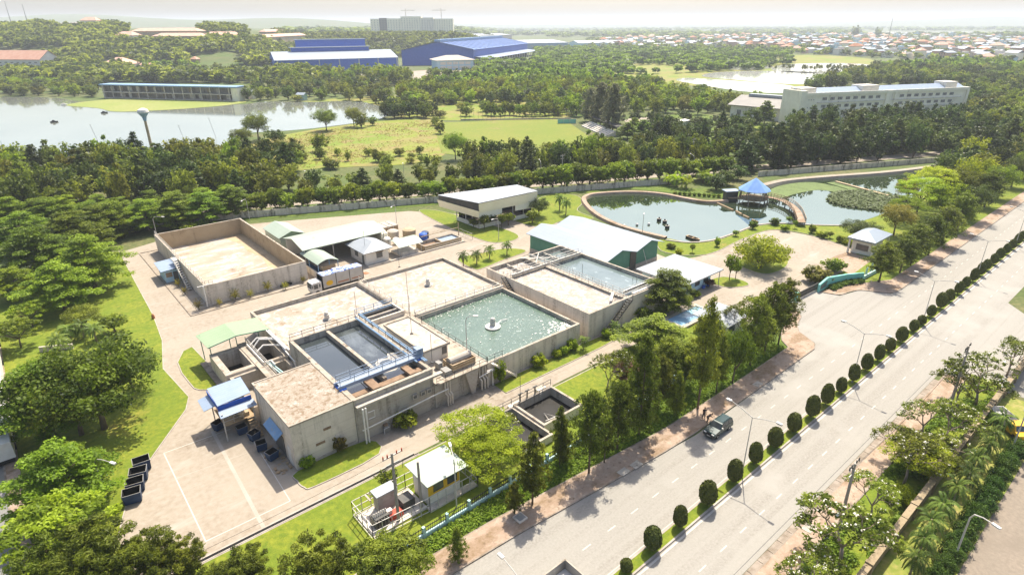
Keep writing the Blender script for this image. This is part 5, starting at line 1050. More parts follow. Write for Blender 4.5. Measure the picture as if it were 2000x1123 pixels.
t = thing('open_truck', 'open box truck with a pale empty bed on the road at the bottom edge', 'truck', (35.0, 28.5, .03)); x0, x1, y0, y1 = A.x-9.0, A.x, A.y-2.5, A.y
m = MB(); ring3(m, [(x0, y0), (x1, y0), (x1, y1), (x0, y1)], [(x0+.12, y0+.12), (x1-.12, y0+.12), (x1-.12, y1-.12), (x0+.12, y1-.12)], .9, 2.4, 1.2); m.build('side_board', ['steel', 'coping', 'grey_steel'], t)
m = MB(); m.box(x0+.1, y0+.1, 1.0, x1-.1, y1-.1, 1.25); m.build('bed', 'white_paint', t); m = MB(); m.box(x0-2.4, y0+.1, .5, x0-.2, y1-.1, 2.6); m.build('cab', 'white_paint', t)
for a in (x0-1.4, x1-1.2, x1-2.4):
    for b_ in (y0+.1, y1-.4): m = MB(); m.tube([(a, b_, .5), (a, b_+.3, .5)], .5, 12); m.build('wheel', 'rubber', t)

# ---- two people by the car
def skin(name, pts, edges, rads, mt, parent, root=0):
    me = bpy.data.meshes.new(name); me.from_pydata(pts, edges, []); o = bpy.data.objects.new(name, me); LINK(o); me.materials.append(MATS[mt])
    md = o.modifiers.new('s', 'SKIN'); o.modifiers.new('u', 'SUBSURF').levels = 1; o.modifiers['u'].render_levels = 1
    for v, r in zip(me.skin_vertices[0].data, rads): v.radius = (r, r)
    me.skin_vertices[0].data[root].use_root = True
    o.parent = parent; return o
def person(label, x, y, rz, bend, reach, sc=1.0):
    t = thing('person', label, 'person', (x, y, .17), rz=rz); t.scale = (sc, sc, sc)
    P = [Vector(p) for p in ((0, 0, .95), (0, 0, 1.15), (0, 0, 1.40), (0, 0, 1.50), (.02, 0, 1.58), (.03, 0, 1.70))]
    c, s = math.cos(bend), math.sin(bend)
    rot = lambda p: Vector((p.x*c+(p.z-.95)*s, p.y, .95-p.x*s+(p.z-.95)*c))
    P = [P[0]]+[rot(p) for p in P[1:]]; E = [(i, i+1) for i in range(5)]; Rr = [.14, .13, .15, .055, .085, .085]
    for sy in (-1, 1):     # legs
        i = len(P); P += [Vector((0, sy*.10, .90)), Vector((.05+.05*sy, sy*.12, .50)), Vector((-.02+.08*sy, sy*.13, .07)), Vector((.14+.08*sy, sy*.14, .03))]; E += [(0, i), (i, i+1), (i+1, i+2), (i+2, i+3)]; Rr += [.10, .065, .042, .035]
    for sy in (-1, 1):     # arms and hands
        sh = rot(Vector((0, sy*.20, 1.40))); el = sh+Vector((.10+.15*reach, sy*.06, -.28+.12*reach)); wr = el+Vector((.12+.14*reach, -sy*.05, -.20+.16*reach)); pa = wr+(wr-el).normalized()*.08
        i = len(P); P += [sh, el, wr, pa]; E += [(2, i), (i, i+1), (i+1, i+2), (i+2, i+3)]; Rr += [.062, .044, .030, .036]
        d = (wr-el).normalized(); sd_ = Vector((0, 1, 0))
        for k, ln in ((-1.5, .065), (-.5, .08), (.5, .075), (1.5, .055)):
            j = len(P); P += [pa+sd_*k*.02+d*.03, pa+sd_*k*.023+d*(.03+ln*.6)-UPZ*.01, pa+sd_*k*.023+d*(.03+ln)-UPZ*.03]; E += [(i+3, j), (j, j+1), (j+1, j+2)]; Rr += [.010, .009, .008]
        j = len(P); P += [pa-sd_*sy*.045, pa-sd_*sy*.06+d*.04]; E += [(i+3, j), (j, j+1)]; Rr += [.012, .009]
    skin('body', P, E, Rr, 'skin', t)
    skin('shirt', [P[0], P[1], P[2], P[3]-(P[3]-P[2])*.4, P[14], P[14].lerp(P[15], .8)]+[P[14+18], P[14+18].lerp(P[15+18], .8)], [(0, 1), (1, 2), (2, 3), (2, 4), (4, 5), (2, 6), (6, 7)], [.155, .15, .17, .08, .078, .062, .078, .062], 'dark_cloth', t)
    skin('trousers', [P[0], P[6], P[7], P[8], P[10], P[11], P[12]], [(0, 1), (1, 2), (2, 3), (0, 4), (4, 5), (5, 6)], [.15, .115, .08, .06, .115, .08, .06], 'trouser', t)
    h = P[5]; m = MB(); m.ball((h.x-.02, 0, h.z+.03), (.105, .095, .10), 10, 7); m.build('hair', 'hair', t)
    return t
q = at(1374, 816, .17); person('person in dark clothes standing on the pavement beside the car', q.x, q.y, -2.2, .08, .2)
q = at(1381, 825, .17); person('person in dark clothes bending towards the car door', q.x, q.y, -.9, .75, .9)

# ---- skips and bins
def skip_bin(label, x, y, w_, d, h, rz, name='skip', grp='open dark blue skips'):
    t = thing(name, label, 'skip', (x, y, .03), grp, rz)
    m = MB(); a, b_ = w_/2, d/2; k = .14
    ring3(m, [(-a+k, -b_+k), (a-k, -b_+k), (a-k, b_-k), (-a+k, b_-k)], [(-a+k+.05, -b_+k+.05), (a-k-.05, -b_+k+.05), (a-k-.05, b_-k-.05), (-a+k+.05, b_-k-.05)], .12, .2)
    o = [(-a+k, -b_+k), (a-k, -b_+k), (a-k, b_-k), (-a+k, b_-k)]; p = [(-a, -b_), (a, -b_), (a, b_), (-a, b_)]; q = [(u*(1-.12/w_), v*(1-.12/d)) for u, v in p]
    for i in range(4):
        j = (i+1) % 4; m.face([(*o[i], .12), (*o[j], .12), (*p[j], h), (*p[i], h)], 0); m.face([(*p[i], h), (*p[j], h), (*q[j], h), (*q[i], h)], 1); m.face([(*q[i], h), (*q[j], h), (o[j][0]*.95, o[j][1]*.95, .2), (o[i][0]*.95, o[i][1]*.95, .2)], 2)
    m.face([(*v, .2) for v in o], 2); m.build('body', ['bin_blue', 'grey_steel', 'black'], t)
    for u in (-a+.2, a-.2): m = MB(); m.tube([(u, -b_+.3, .1), (u, b_-.3, .1)], .10, 8); m.build('wheel', 'rubber', t)
    return t
for i, (x, y, lb) in enumerate(((1.7, 69.4, 'nearest'), (2.35, 71.2, 'second'), (3.05, 73.0, 'third'), (3.75, 74.9, 'farthest'))):
    skip_bin('open dark blue skip at the lawn edge, the %s of the row of four' % lb, x, y, 1.9, 1.5, 1.45, RN.uniform(-.12, .12)-.2)
for px, lb in (((428, 838), 'dark skip under the blue platform roof'), ((474, 846), 'rounded blue bin below the platform stair'), ((498, 858), 'dark skip between platform and awning'), ((512, 878), 'blue bin under the pale blue awning'), ((533, 896), 'blackened bin by the white door')):
    q = at(*px); skip_bin(lb, q.x, q.y, 1.35, 1.2, 1.2, RN.uniform(-.5, .5), 'bin', 'bins beside the pump house')
m = MB()
for k in range(30): x, y = RN.uniform(15.6, 17.6), RN.uniform(62.5, 69); m.box(x, y, .02, x+RN.uniform(.1, .5), y+RN.uniform(.1, .4), RN.uniform(.06, .3))
one('litter', m, 'wood', 'scattered litter and scraps along the pump house wall', 'litter')['kind'] = 'stuff'
# ---- small furniture
for px, lb, w_ in (((1016, 1014), 'square concrete manhole in the verge grass', .6),): q = at(*px); m = MB(); m.box(q.x-w_, q.y-w_, 0, q.x+w_, q.y+w_, .35); m.box(q.x-w_+.15, q.y-w_+.15, .35, q.x+w_-.15, q.y+w_-.15, .40, 1); one('manhole', m, ['concrete', 'grey_steel'], lb, 'manhole')
for px, lb in (((1243, 907), 'large dark manhole cover in the pavement'), ((1218, 921), 'smaller dark manhole cover in the pavement'), ((1580, 1030), 'dark grate on the pavement under the flowering tree'), ((1480, 750), 'dark grate in the pavement near the pines')):
    q = at(*px, .17); m = MB(); m.box(q.x-.75, q.y-.5, .16, q.x+.75, q.y+.5, .20); one('manhole_cover', m, 'dark_concrete', lb, 'manhole cover')
q = at(300, 622, .1); m = MB(); m.lathe(q.x, q.y, [(.25, 0), (.3, .5), (.2, .9), (.05, 1.1)], 10); one('hydrant', m, 'terracotta', 'small rust red hydrant on the lawn edge', 'hydrant')
q = at(755, 842); m = MB(); m.box(q.x-.4, q.y-.3, .03, q.x+.5, q.y+.4, 1.0); m.box(q.x-.35, q.y-.25, 1.0, q.x+.2, q.y+.3, 1.25, 1); m.tube([(q.x-.5, q.y-.4, .05), (q.x-.5, q.y-.4, .8), (q.x+.3, q.y-.4, .8)], .05, 5, 2); one('pump', m, ['grey_steel', 'rust', 'white_paint'], 'grey pump with white pipe by the stained wall', 'pump')
for px, lb in (((556, 560), 'dark motorbike by the settling tank wall, left one'), ((563, 558), 'dark motorbike by the settling tank wall, right one')):
    q = at(*px); t = thing('motorbike', lb, 'motorbike', (q.x, q.y, .06))
    for d in (-.6, .6): m = MB(); m.tube([(q.x+d, q.y-.06, .32), (q.x+d, q.y+.06, .32)], .3, 12); m.build('wheel', 'rubber', t)
    m = MB(); m.beam((q.x-.6, q.y, .4), (q.x+.5, q.y, .5), .16, .25); m.beam((q.x-.4, q.y, .75), (q.x+.2, q.y, .72), .22, .12); m.beam((q.x+.6, q.y, .35), (q.x+.4, q.y, 1.0), .06, .06); m.build('body', 'black', t); m = MB(); m.beam((q.x+.38, q.y-.32, 1.0), (q.x+.38, q.y+.32, 1.0), .04, .04); m.build('handlebar', 'dark_steel', t)

# ---- pond pavilion, bridge, booms, boats
t = thing('pond_pavilion', 'octagonal pavilion with a blue pyramid roof on stilts in the pond', 'pavilion', (171.6, 88.6, 0)); X, Y = 171.6, 88.6
oc = [(X+4.7*math.cos(2*PI*k/10), Y+4.7*math.sin(2*PI*k/10)) for k in range(10)]; m = MB()
for k in range(10): a, b_ = oc[k], oc[(k+1) % 10]; m.face([(*a, 4.0), (*b_, 4.0), (X, Y, 7.5)]); m.face([(*b_, 3.9), (*a, 3.9), (X, Y, 7.4)]); m.face([(*a, 3.9), (*b_, 3.9), (*b_, 4.0), (*a, 4.0)])
m.build('roof', 'pavilion_blue', t)
m = MB(); m.prism([(X+4.2*math.cos(2*PI*k/10), Y+4.2*math.sin(2*PI*k/10)) for k in range(10)], 1.2, 1.45, bottom=True); m.build('deck', 'wood', t)
m = MB(); rail(m, [(X+4.1*math.cos(2*PI*k/10), Y+4.1*math.sin(2*PI*k/10), 1.45) for k in range(11)], .95, 1.3, .08); m.build('handrail', 'wood', t)
for k in range(0, 10, 2):
    a = 2*PI*k/10+.3; b_ = a+.35; m = MB(); m.beam((X+4.3*math.cos(a), Y+4.3*math.sin(a), 0), (X+3.6*math.cos(b_), Y+3.6*math.sin(b_), 4.0), .22, .22); m.beam((X+4.3*math.cos(b_+.2), Y+4.3*math.sin(b_+.2), 0), (X+3.6*math.cos(b_), Y+3.6*math.sin(b_), 4.0), .22, .22); m.build('stilt', 'coping', t)
q = at(1428, 372, 3.2); m = MB(); m.beam((q.x-2, q.y+1.2, 3.2), (q.x+2, q.y-1.2, 3.2), 3, .15); m.build('annex_roof', 'sky_sheet', t); m = MB(); m.beam((q.x-1.6, q.y+1, 1.6), (q.x+1.6, q.y-1, 1.6), 2.2, 3.0); m.build('annex', 'dark_steel', t)
br = curve([at2(1494, 384, 1.3), at2(1520, 389, 1.3), at2(1541, 398, 1.3), at2(1556, 412, 1.3), at2(1562, 425, 1.3), at2(1565, 437, 1.0)], 5, False); t = thing('footbridge', 'curved timber footbridge on piles from shore to pavilion', 'bridge', (*br[len(br)//2], 0)); m = MB()
for a, b_ in zip(br[:-1], br[1:]): m.beam((*a, 1.3), (*b_, 1.3), 2.2, .18)
m.build('deck', 'paving', t); m = MB(); pr = offset(br, 1.1)[1:-1]; pl = offset(br, -1.1)[1:-1]
for s in (pr, pl): rail(m, [(*p, 1.4) for p in s], 1.0, 1.0, .09)
m.build('handrail', 'wood', t); m = MB()
for p in pr[::3]+pl[::3]: m.beam((*p, 0), (*p, 1.3), .2, .2)
m.build('pile', 'dark_steel', t); m = MB(); m.beam((*at2(1422, 386, 1.2), 1.2), (X-2.5, Y+3, 1.3), 1.8, .18); m.build('gangway', 'wood', t)
for i, (a, b_) in enumerate((((1401, 397), (1432, 411)), ((1438, 413), (1449, 419)), ((1452, 421), (1463, 426)), ((1469, 430), (1480, 434)))):
    m = MB(); m.tube([at(*a, .2), at(*b_, .2)], .32, 8); one('floating_boom', m, 'wood', 'brown floating boom on the pond, %s from the pavilion' % ORD[i], 'boom', 'floating booms')
q = at(1353, 467, .1); t = thing('rowing_boat', 'dark flat boat moored at the near pond edge', 'boat', (q.x, q.y, .1)); d = Vector((at(1362, 470).x-at(1344, 464).x, at(1362, 470).y-at(1344, 464).y, 0)).normalized(); n = Vector((-d.y, d.x, 0)); m = MB(); c = q
o = [c+d*s*1.9+n*w_ for s, w_ in ((-1, .5), (0, .75), (.8, .5), (1.15, 0), (.8, -.5), (0, -.75), (-1, -.5))]; i_ = [c+(p-c)*.82 for p in o]
ring3(m, [(p.x, p.y) for p in o][::-1], [(p.x, p.y) for p in i_][::-1], .05, .6); m.sheet([(p.x, p.y) for p in i_], .2, 2); m.build('hull', ['black', 'wood', 'dark_steel'], t); m = MB(); m.beam(c+n*.6+UPZ*.4, c-n*.6+UPZ*.4, .3, .06); m.build('seat', 'wood', t)
for px, lb in (((1287, 432), 'dark float on the pond, the left one'), ((1298, 436), 'dark float on the pond, the middle one'), ((1303, 446), 'dark float on the pond, the nearest one')):
    q = at(*px); m = MB(); m.box(q.x-.45, q.y-.4, .05, q.x+.45, q.y+.4, .7); m.box(q.x-.5, q.y-.45, .7, q.x+.5, q.y+.45, .78, 1); m.lathe(q.x, q.y, [(.25, .78), (.2, 1.1), (.06, 1.2)], 8); one('float_unit', m, ['black', 'pale_slab'], lb, 'float', 'dark floats on the pond')
for px in ((1219, 443), (1244, 441), (1267, 440)): q = at(*px); m = MB(); m.lathe(q.x, q.y, [(.3, .05), (.4, .3), (.3, .55), (.08, .7)], 10); one('buoy', m, 'white_paint', {1219: 'small white buoy nearest the shed roof', 1244: 'small white buoy, the middle of three', 1267: 'small white buoy nearest the dark floats'}[px[0]], 'buoy', 'white buoys')
for px, lb in (((105, 240), 'dark raft on the lake'), ((203, 222), 'dark raft off the tip of the pale lawn'), ((125, 206), 'white boat at the far lake bank')):
    q = at(*px); m = MB(); m.prism([(q.x-1.6, q.y), (q.x-1, q.y-1), (q.x+1.6, q.y-.8), (q.x+2.2, q.y), (q.x+1.6, q.y+.8), (q.x-1, q.y+1)], .05, .8); m.box(q.x-.6, q.y-.5, .8, q.x+.6, q.y+.5, 1.4); one('raft', m, 'white_paint' if px[0] == 125 else 'black', lb, 'raft')
mat('dull_sheet', (.14, .128, .112), (.17, .155, .135), .2, .4, .6, .6)
# ------------------------------------------------------------------ buildings beyond
def frame_of(A, B):
    A, B = Vector((A.x, A.y, 0)), Vector((B.x, B.y, 0)); d = (B-A); return d.length, math.atan2(d.y, d.x)
def block(name, label, cat, a, b, h, depth, wallm, roofm, roof='flat', zr=3.0, ov=.8, z=None, group=None, flat=True):
    """a, b: the front foot, left and right, as points on the land"""
    ln, rz = frame_of(a, b); t = thing(name, label, cat, (a.x, a.y, min(a.z, b.z) if z is None else z), group, rz)
    m = MB(); m.box(0, 0, -3, ln, depth, h); m.build('wall', wallm, t); m = MB()
    if roof == 'flat': m.box(-ov, -ov, h, ln+ov, depth+ov, h+.5)
    elif roof == 'gable': gable(m, -ov, -ov, ln+ov, depth+ov, h-.2, h+zr, 'x', th=.3)
    else: hip(m, -ov, -ov, ln+ov, depth+ov, h+.1, h+zr, depth*.5, .4)
    m.build('roof', roofm, t)
    if roof == 'gable':
        m = MB(); m.face([(0, depth, h), (0, 0, h), (0, depth/2, h+zr*.93)]); m.face([(ln, 0, h), (ln, depth, h), (ln, depth/2, h+zr*.93)]); m.build('gable', wallm, t)
    return t, ln
def windows(t, ln, x0, x1, n, zs, w_, h, y=-.06, mt='window_grey', th=.08, name='window'):
    m = MB(); m.box(0, 0, 0, w_, th, h); f_ = min(.16, w_*.06)
    for a_, b_, c_, d_ in ((0, 0, w_, f_), (0, h-f_, w_, h), (0, f_, f_, h-f_), (w_-f_, f_, w_, h-f_), (w_*.32, f_, w_*.32+f_*.7, h-f_), (w_*.66, f_, w_*.66+f_*.7, h-f_)): m.box(a_, -.05, b_, c_, -.002, d_, 1)
    me = m.mesh(name, [mt, 'off_white'])
    for z in zs:
        for i in range(n):
            o = bpy.data.objects.new(name, me); LINK(o); o.parent = t; o.location = (x0+(x1-x0)*(i+.5)/n-w_/2, y, z)
# ---- school
A = at(1556, 246); Bp = at(1873, 229); t, ln = block('school_building', 'long cream school building with rows of grey windows, blue roof', 'building', A, Bp, 15.6, 13, 'cream', 'sky_sheet', 'gable', 2.6, .1)
m = MB(); m.box(-.4, -.6, 14.9, ln+.4, -.003, 16.4); m.box(-.4, 13.003, 14.9, ln+.4, 13.5, 16.4); m.box(ln+.003, -.6, 0, ln+1.6, 13.5, 16.4); m.build('parapet', 'cream', t)
m = MB(); m.box(-1.2, -1.0, 0, 2.4, 13.6, 17.6); m.build('fin_wall', 'cream', t)
m = MB(); m.box(ln*.49, -.9, 0, ln*.52, -.003, 16.3); m.box(ln*.545, -.5, 0, ln*.555, -.004, 16); m.build('pilaster', 'cream', t)
m = MB()
for z in (3.3, 7.2, 11.1): m.box(10, -.55, z, ln-3, -.005, z+.55)
m.build('ledge', 'off_white', t)
for x0, x1, n in ((12, ln*.47, 8), (ln*.57, ln*.93, 8)): windows(t, ln, x0, x1, n, (4.6, 8.5, 12.3), 2.9, 1.7)
windows(t, ln, 4, 8.5, 3, (4.9, 8.7, 12.6), .5, .5)
for x0, x1, z1 in ((ln*.36, ln*.46, 18.9), (ln*.88, ln*.95, 19.3), (.2, 10, 18.6)): MB().box(x0, 2, 15.8, x1, 10, z1).build('roof_house', 'off_white', t)
A = at(1425, 228); Bp = at(1548, 240); t, ln = block('assembly_hall', 'low grey roofed hall with a white roof light beside the school', 'building', A, Bp, 7.0, 30, 'off_white', 'dull_sheet', 'gable', 4.0, 1.5)
m = MB(); m.box(4, 13, 10.6, ln-4, 17, 12.0); m.build('roof_light', 'white_sheet', t)
windows(t, ln, 2, ln-2, 5, (1.2,), 2.6, 3.2)
A = at(1520, 235); Bp = at(1562, 246); t, ln = block('link_building', 'low pale porch with an arched grey roof joining the hall and school', 'building', A, Bp, 5.0, 8, 'tan_concrete', 'pale_sheet', 'flat', .6); windows(t, ln, 1, ln-1, 2, (.8,), 2.0, 2.4)
# ---- open two storey building on the lake
A = at(204, 192); Bp = at(466, 199); ln, rz = frame_of(A, Bp); t = thing('lake_building', 'long unfinished two storey building with open bays under a blue roof edge', 'building', (A.x, A.y, 0), None, rz)
m = MB(); m.box(0, 8.5, 0, ln, 9, 9.4); m.box(0, 0, 0, .8, 8.49, 9.4); m.build('wall', 'dark_concrete', t)
m = MB(); m.box(ln-5, .2, 0, ln, 8.49, 9.6); m.build('end_wall', 'cream', t)
m = MB(); m.box(0, -.5, 4.3, ln-5.01, 8.49, 4.8); m.box(0, 0, .05, ln-5.01, 8.49, .4); m.build('floor', 'concrete', t)
m = MB(); m.box(-1, -1.2, 9.4, ln+.5, 9.6, 10.2); m.build('roof', 'blue_paint', t)
m = MB(); m.box(.5, -.8, .05, ln-5.01, -.5, .06); 
for k in range(15):
    x = 1+(ln-8)*k/14; m.box(x, -.2, .41, x+.5, .3, 4.29); m.box(x, -.2, 4.81, x+.5, .3, 9.39)
m.build('column', 'concrete', t)
for k in range(14):
    x = 1.6+(ln-8)*k/14
    for z in (.5, 4.9):
        if RN.random() < .6: m = MB(); m.box(x, 6, z, x+RN.uniform(1.5, 5), 6.2, z+3.2); m.build('partition', RN.choice(['off_white', 'tan_concrete', 'concrete']), t)
q = at(478, 189); t, ln = block('pump_hut', 'small white hut beside the lake building', 'hut', at(474, 193), at(492, 194), 5, 6, 'off_white', 'white_sheet', 'gable', 2); windows(t, ln, .5, ln-.5, 1, (1.5,), 1.5, 1.5)
t, ln = block('shore_hut', 'tiny teal hut on the far lake bank', 'hut', at(581, 196), at(594, 196.5), 4, 4, 'pale_teal', 'pale_sheet', 'gable', 1.2); windows(t, ln, .5, ln-.5, 1, (1.2,), 1.2, 1.2)
# ---- bleachers by the pitch
A, Bp = at(1135, 247), at(1182, 268); ln, rz = frame_of(A, Bp); t = thing('bleachers', 'stepped pale bleachers with a dark canopy beside the sports pitch', 'stand', (A.x, A.y, 0), None, rz); m = MB()
for k in range(5): m.box(0, k*1.1, 0, ln, k*1.1+1.08, .5+.45*k); m.box(0, k*1.1+.1, .5+.45*k, ln, k*1.1+.6, .62+.45*k, 1)
m.build('step', ['concrete', 'white_paint'], t); m = MB(); m.box(-1, 5, 4.6, ln+1, 9, 4.8); m.build('canopy', 'dark_steel', t); posts(t, [(1, 6), (ln/2, 6), (ln-1, 6)], 0, 4.6, 'dark_steel', .1)
q = at(1107, 242); m = MB(); rail(m, [(q.x-4, q.y+3, 0), (q.x+4, q.y-3, 0)], 2.4, 3, .14, (1.0,)); m.beam((q.x-4, q.y+3, 1.2), (q.x+4, q.y-3, 1.2), .05, 2.2, 1); one('goal', m, ['white_paint', 'teal'], 'goal with green netting at the far end of the pitch', 'goal')
t = thing('net_fence', 'row of thin net posts along the far side of the pitch', 'fence', (*at2(1010, 233), 0)); m = MB()
for k in range(26): q = at(900+k*8.6, 236-k*.12); m.beam((q.x, q.y, 0), (q.x, q.y, 5.5), .09, .09)
m.build('post', 'dark_steel', t); m = MB(); m.beam((*at2(900, 236), .4), (*at2(1115, 233), .4), .3, .8); m.build('kerb_wall', 'dark_concrete', t)
# ---- blue factory
A = at(541, 148); Bp = at(779, 139.5); A.z = Bp.z = 0; t, ln = block('blue_factory_hall', 'long blue factory hall with a pale roof and stepped roof monitors', 'factory', A, Bp, 15.5, 70, 'deep_blue', 'pale_sheet', 'gable', 7.5, .6)
m = MB(); m.box(22, 33, 21.5, ln-26, 39, 26.5); m.build('roof_monitor', 'deep_blue', t); m = MB(); m.box(20, 32, 26.5, ln-24, 40, 27.2); m.build('monitor_roof', 'pale_sheet', t)
m = MB(); m.box(32, 72, 16, 115, 80, 34); m.box(31, 71, 34, 116, 81, 34.8, 1); m.build('rear_hall', ['deep_blue', 'sky_sheet'], t)
for k in range(7): m = MB(); x = 2+k*(ln-4)/6; m.box(x, -.25, 0, x+1.3, -.003, 15.2); m.build('pilaster', 'pale_sheet', t)
Lf, Rt, Fr = at(786, 129), at(925, 127), at(1030, 108); d1 = Rt-Lf; d2 = Fr-Rt
t = thing('blue_factory_hall', 'larger blue factory hall with a ribbed dark blue roof and loading awning', 'factory', (Lf.x, Lf.y, 0)); hE, hR = 19.0, 29.0
def fq(u, v, z): p = Lf+d1*u+d2*v; return (p.x, p.y, z)
m = MB()
for a, b_ in (((0, 0), (1, 0)), ((1, 0), (1, 1)), ((1, 1), (0, 1)), ((0, 1), (0, 0))): m.face([fq(*a, 0), fq(*b_, 0), fq(*b_, hE), fq(*a, hE)])
m.face([fq(0, 0, hE), fq(1, 0, hE), fq(.5, 0, hR)]); m.face([fq(1, 1, hE), fq(0, 1, hE), fq(.5, 1, hR)]); m.build('wall', 'deep_blue', t)
mat('blue_rib', (.045, .12, .36), (.06, .145, .40), .05, .4, .6, .5)
m = MB(); m.face([fq(-.02, -.01, hE+.2), fq(.5, -.01, hR+.4), fq(.5, 1.01, hR+.4), fq(-.02, 1.01, hE+.2)][::-1]); m.face([fq(.5, -.01, hR+.4), fq(1.02, -.01, hE+.2), fq(1.02, 1.01, hE+.2), fq(.5, 1.01, hR+.4)][::-1]); m.build('roof', 'blue_rib', t)
m = MB()
for k in range(17): v = k/16; m.beam(fq(.53, v, hR+.2), fq(1.0, v, hE+.9), 1.6, .5)
m.build('roof_rib', 'pale_sheet', t); m = MB(); m.beam(fq(.5, 0, hR+1.5), fq(.5, 1, hR+1.5), 8, 3); m.build('roof_monitor', 'blue_paint', t)
m = MB(); m.face([fq(1.0, .02, 10), fq(1.22, .02, 7.5), fq(1.22, .98, 7.5), fq(1.0, .98, 10)]); m.face([fq(1.0, .98, 9.6), fq(1.22, .98, 7.1), fq(1.22, .02, 7.1), fq(1.0, .02, 9.6)]); m.build('awning', 'sky_sheet', t)
m = MB()
for k in range(20): m.beam(fq(1.2, .03+.94*k/19, 0), fq(1.2, .03+.94*k/19, 7.3), .8, .8)
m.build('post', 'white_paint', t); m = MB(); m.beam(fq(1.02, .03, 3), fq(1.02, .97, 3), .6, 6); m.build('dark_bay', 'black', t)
A, Bp = at(855, 138), at(925, 136); t, ln = block('factory_office', 'pale blue office with a low cream roof before the blue halls', 'building', A, Bp, 11, 34, 'pale_blue_wall', 'pale_slab', 'hip', 5, 2.5); windows(t, ln, 3, ln-3, 5, (1.5, 6), 6.5, 3, mt='off_white')
for a, b_, h, dp, wm, rm, lb in (((985, 99), (1110, 96), 13, 150, 'blue_paint', 'white_sheet', 'far white roofed factory hall with a blue end wall'), ((925, 81), (1000, 78), 16, 120, 'pale_slab', 'white_sheet', 'far pale factory roof left of the white hall'), ((1130, 92), (1245, 90), 8, 60, 'pale_blue_wall', 'white_sheet', 'low pale sheds beyond the far white hall')):
    A, Bp = at(*a), at(*b_); A.z = Bp.z = 0; t, ln = block('factory_hall', lb, 'factory', A, Bp, h, dp, wm, rm, 'gable', 5, .5); windows(t, ln, 4, ln-4, 6, (h*.45,), ln*.05, h*.2, mt='white_sheet')
# ---- pale apartment blocks under construction with cranes
def dist_pt(u, f, z=0.0): r = (u-1000)/1285*f; return Vector((F0.x*f+R0.x*r, F0.y*f+R0.y*r, z))
t = thing('apartment_complex', 'hazy row of pale unfinished apartment blocks above the wooded hill', 'building', tuple(dist_pt(808, 1650))); DD = 1650
for u0, u1, top, mt in ((727, 744, 64.5, 'cream'), (744.4, 759, 66, 'window_grey'), (759.4, 786, 65.0, 'cream'), (786.4, 826, 69.5, 'cream'), (826.4, 850, 66.5, 'off_white'), (850.4, 888, 64.0, 'cream')):
    a, b_ = dist_pt(u0, DD), dist_pt(u1, DD); n = (b_-a).normalized(); p = Vector((-n.y, n.x, 0))*30; m = MB(); m.prism([(a.x, a.y), (b_.x, b_.y), (b_.x+p.x, b_.y+p.y), (a.x+p.x, a.y+p.y)], 0, top); w_ = m.build('block', mt, t)
    m = MB(); k = max(2, int((b_-a).length/6))
    for z in range(20, int(top)-3, 4):
        for i in range(k): c = a.lerp(b_, (i+.5)/k); m.beam(c-n*.8-p.normalized()*.2+UPZ*z, c+n*.8-p.normalized()*.2+UPZ*z, .4, 1.3)
    m.build('window', 'window_grey' if mt != 'window_grey' else 'black', w_)
for u, s in ((797, 1), (866, -1)):
    c = dist_pt(u, 1700); t = thing('tower_crane', {1: 'hazy tower crane over the tallest apartment block', -1: 'hazy tower crane over the right end of the apartment blocks'}[s], 'crane', tuple(c), 'tower cranes'); m = MB(); m.beam(c, c+UPZ*88, 1.2, 1.2); m.build('mast', 'steel', t)
    m = MB(); m.beam(c+UPZ*84-R0*12*s, c+UPZ*84+R0*24*s, 1.0, 1.2); m.beam(c+UPZ*88, c+UPZ*84.5+R0*20*s, .3, .3); m.build('jib', 'steel', t)
for u, f, h in ((1745, 1700, 62), (60, 1500, 98), (28, 1500, 104)): c = dist_pt(u, f, land(*dist_pt(u, f).xy)); m = MB(); m.tube([c, Vector((c.x, c.y, h))], [1.1, .4], 5); one('radio_mast', m, 'grey_steel', {1745: 'thin mast far off above the town', 60: 'thin mast on the hill ridge, the right one', 28: 'thin mast on the hill ridge, the left one'}[u], 'mast')
# ---- buildings on the wooded slope
def slope(name, lb, a, b_, h, dp, wm, rm, rf, zr, win=0, grp=None):
    A, Bp = hit(*a), hit(*b_); z = min(A.z, Bp.z); t, ln = block(name, lb, 'building', A, Bp, h, dp, wm, rm, rf, zr, .8, z, grp)
    if win: windows(t, ln, 2, ln-2, win, [2+3.4*k for k in range(max(1, int(h//3.6)))], ln/win*.45, 1.5)
    return t
slope('white_school_block', 'white block with a large orange tiled roof at the left edge', (-60, 136), (84, 141), 13, 26, 'white_paint', 'orange_tile', 'gable', 9, 12)
slope('long_dormitory', 'long pink roofed dormitory on the hill, upper left', (258, 71), (388, 75), 9, 18, 'tan_concrete', 'pink_tile', 'hip', 4, 14, 'dormitories on the hill')
slope('long_dormitory', 'long pink roofed dormitory on the hill, below the first', (300, 83), (398, 86), 9, 18, 'tan_concrete', 'pink_tile', 'hip', 4, 12, 'dormitories on the hill')
slope('long_dormitory', 'pink roofed dormitory right of the long pair', (400, 80), (470, 82), 9, 16, 'tan_concrete', 'pink_tile', 'hip', 4, 8, 'dormitories on the hill')
slope('long_dormitory', 'pink roofed dormitory behind the blue factory', (482, 78), (600, 80), 9, 18, 'tan_concrete', 'pink_tile', 'hip', 4, 10, 'dormitories on the hill'); slope('long_dormitory', 'smaller pink roof beyond the dormitories', (520, 70), (560, 71), 8, 14, 'tan_concrete', 'pink_tile', 'hip', 4, 4, 'dormitories on the hill')
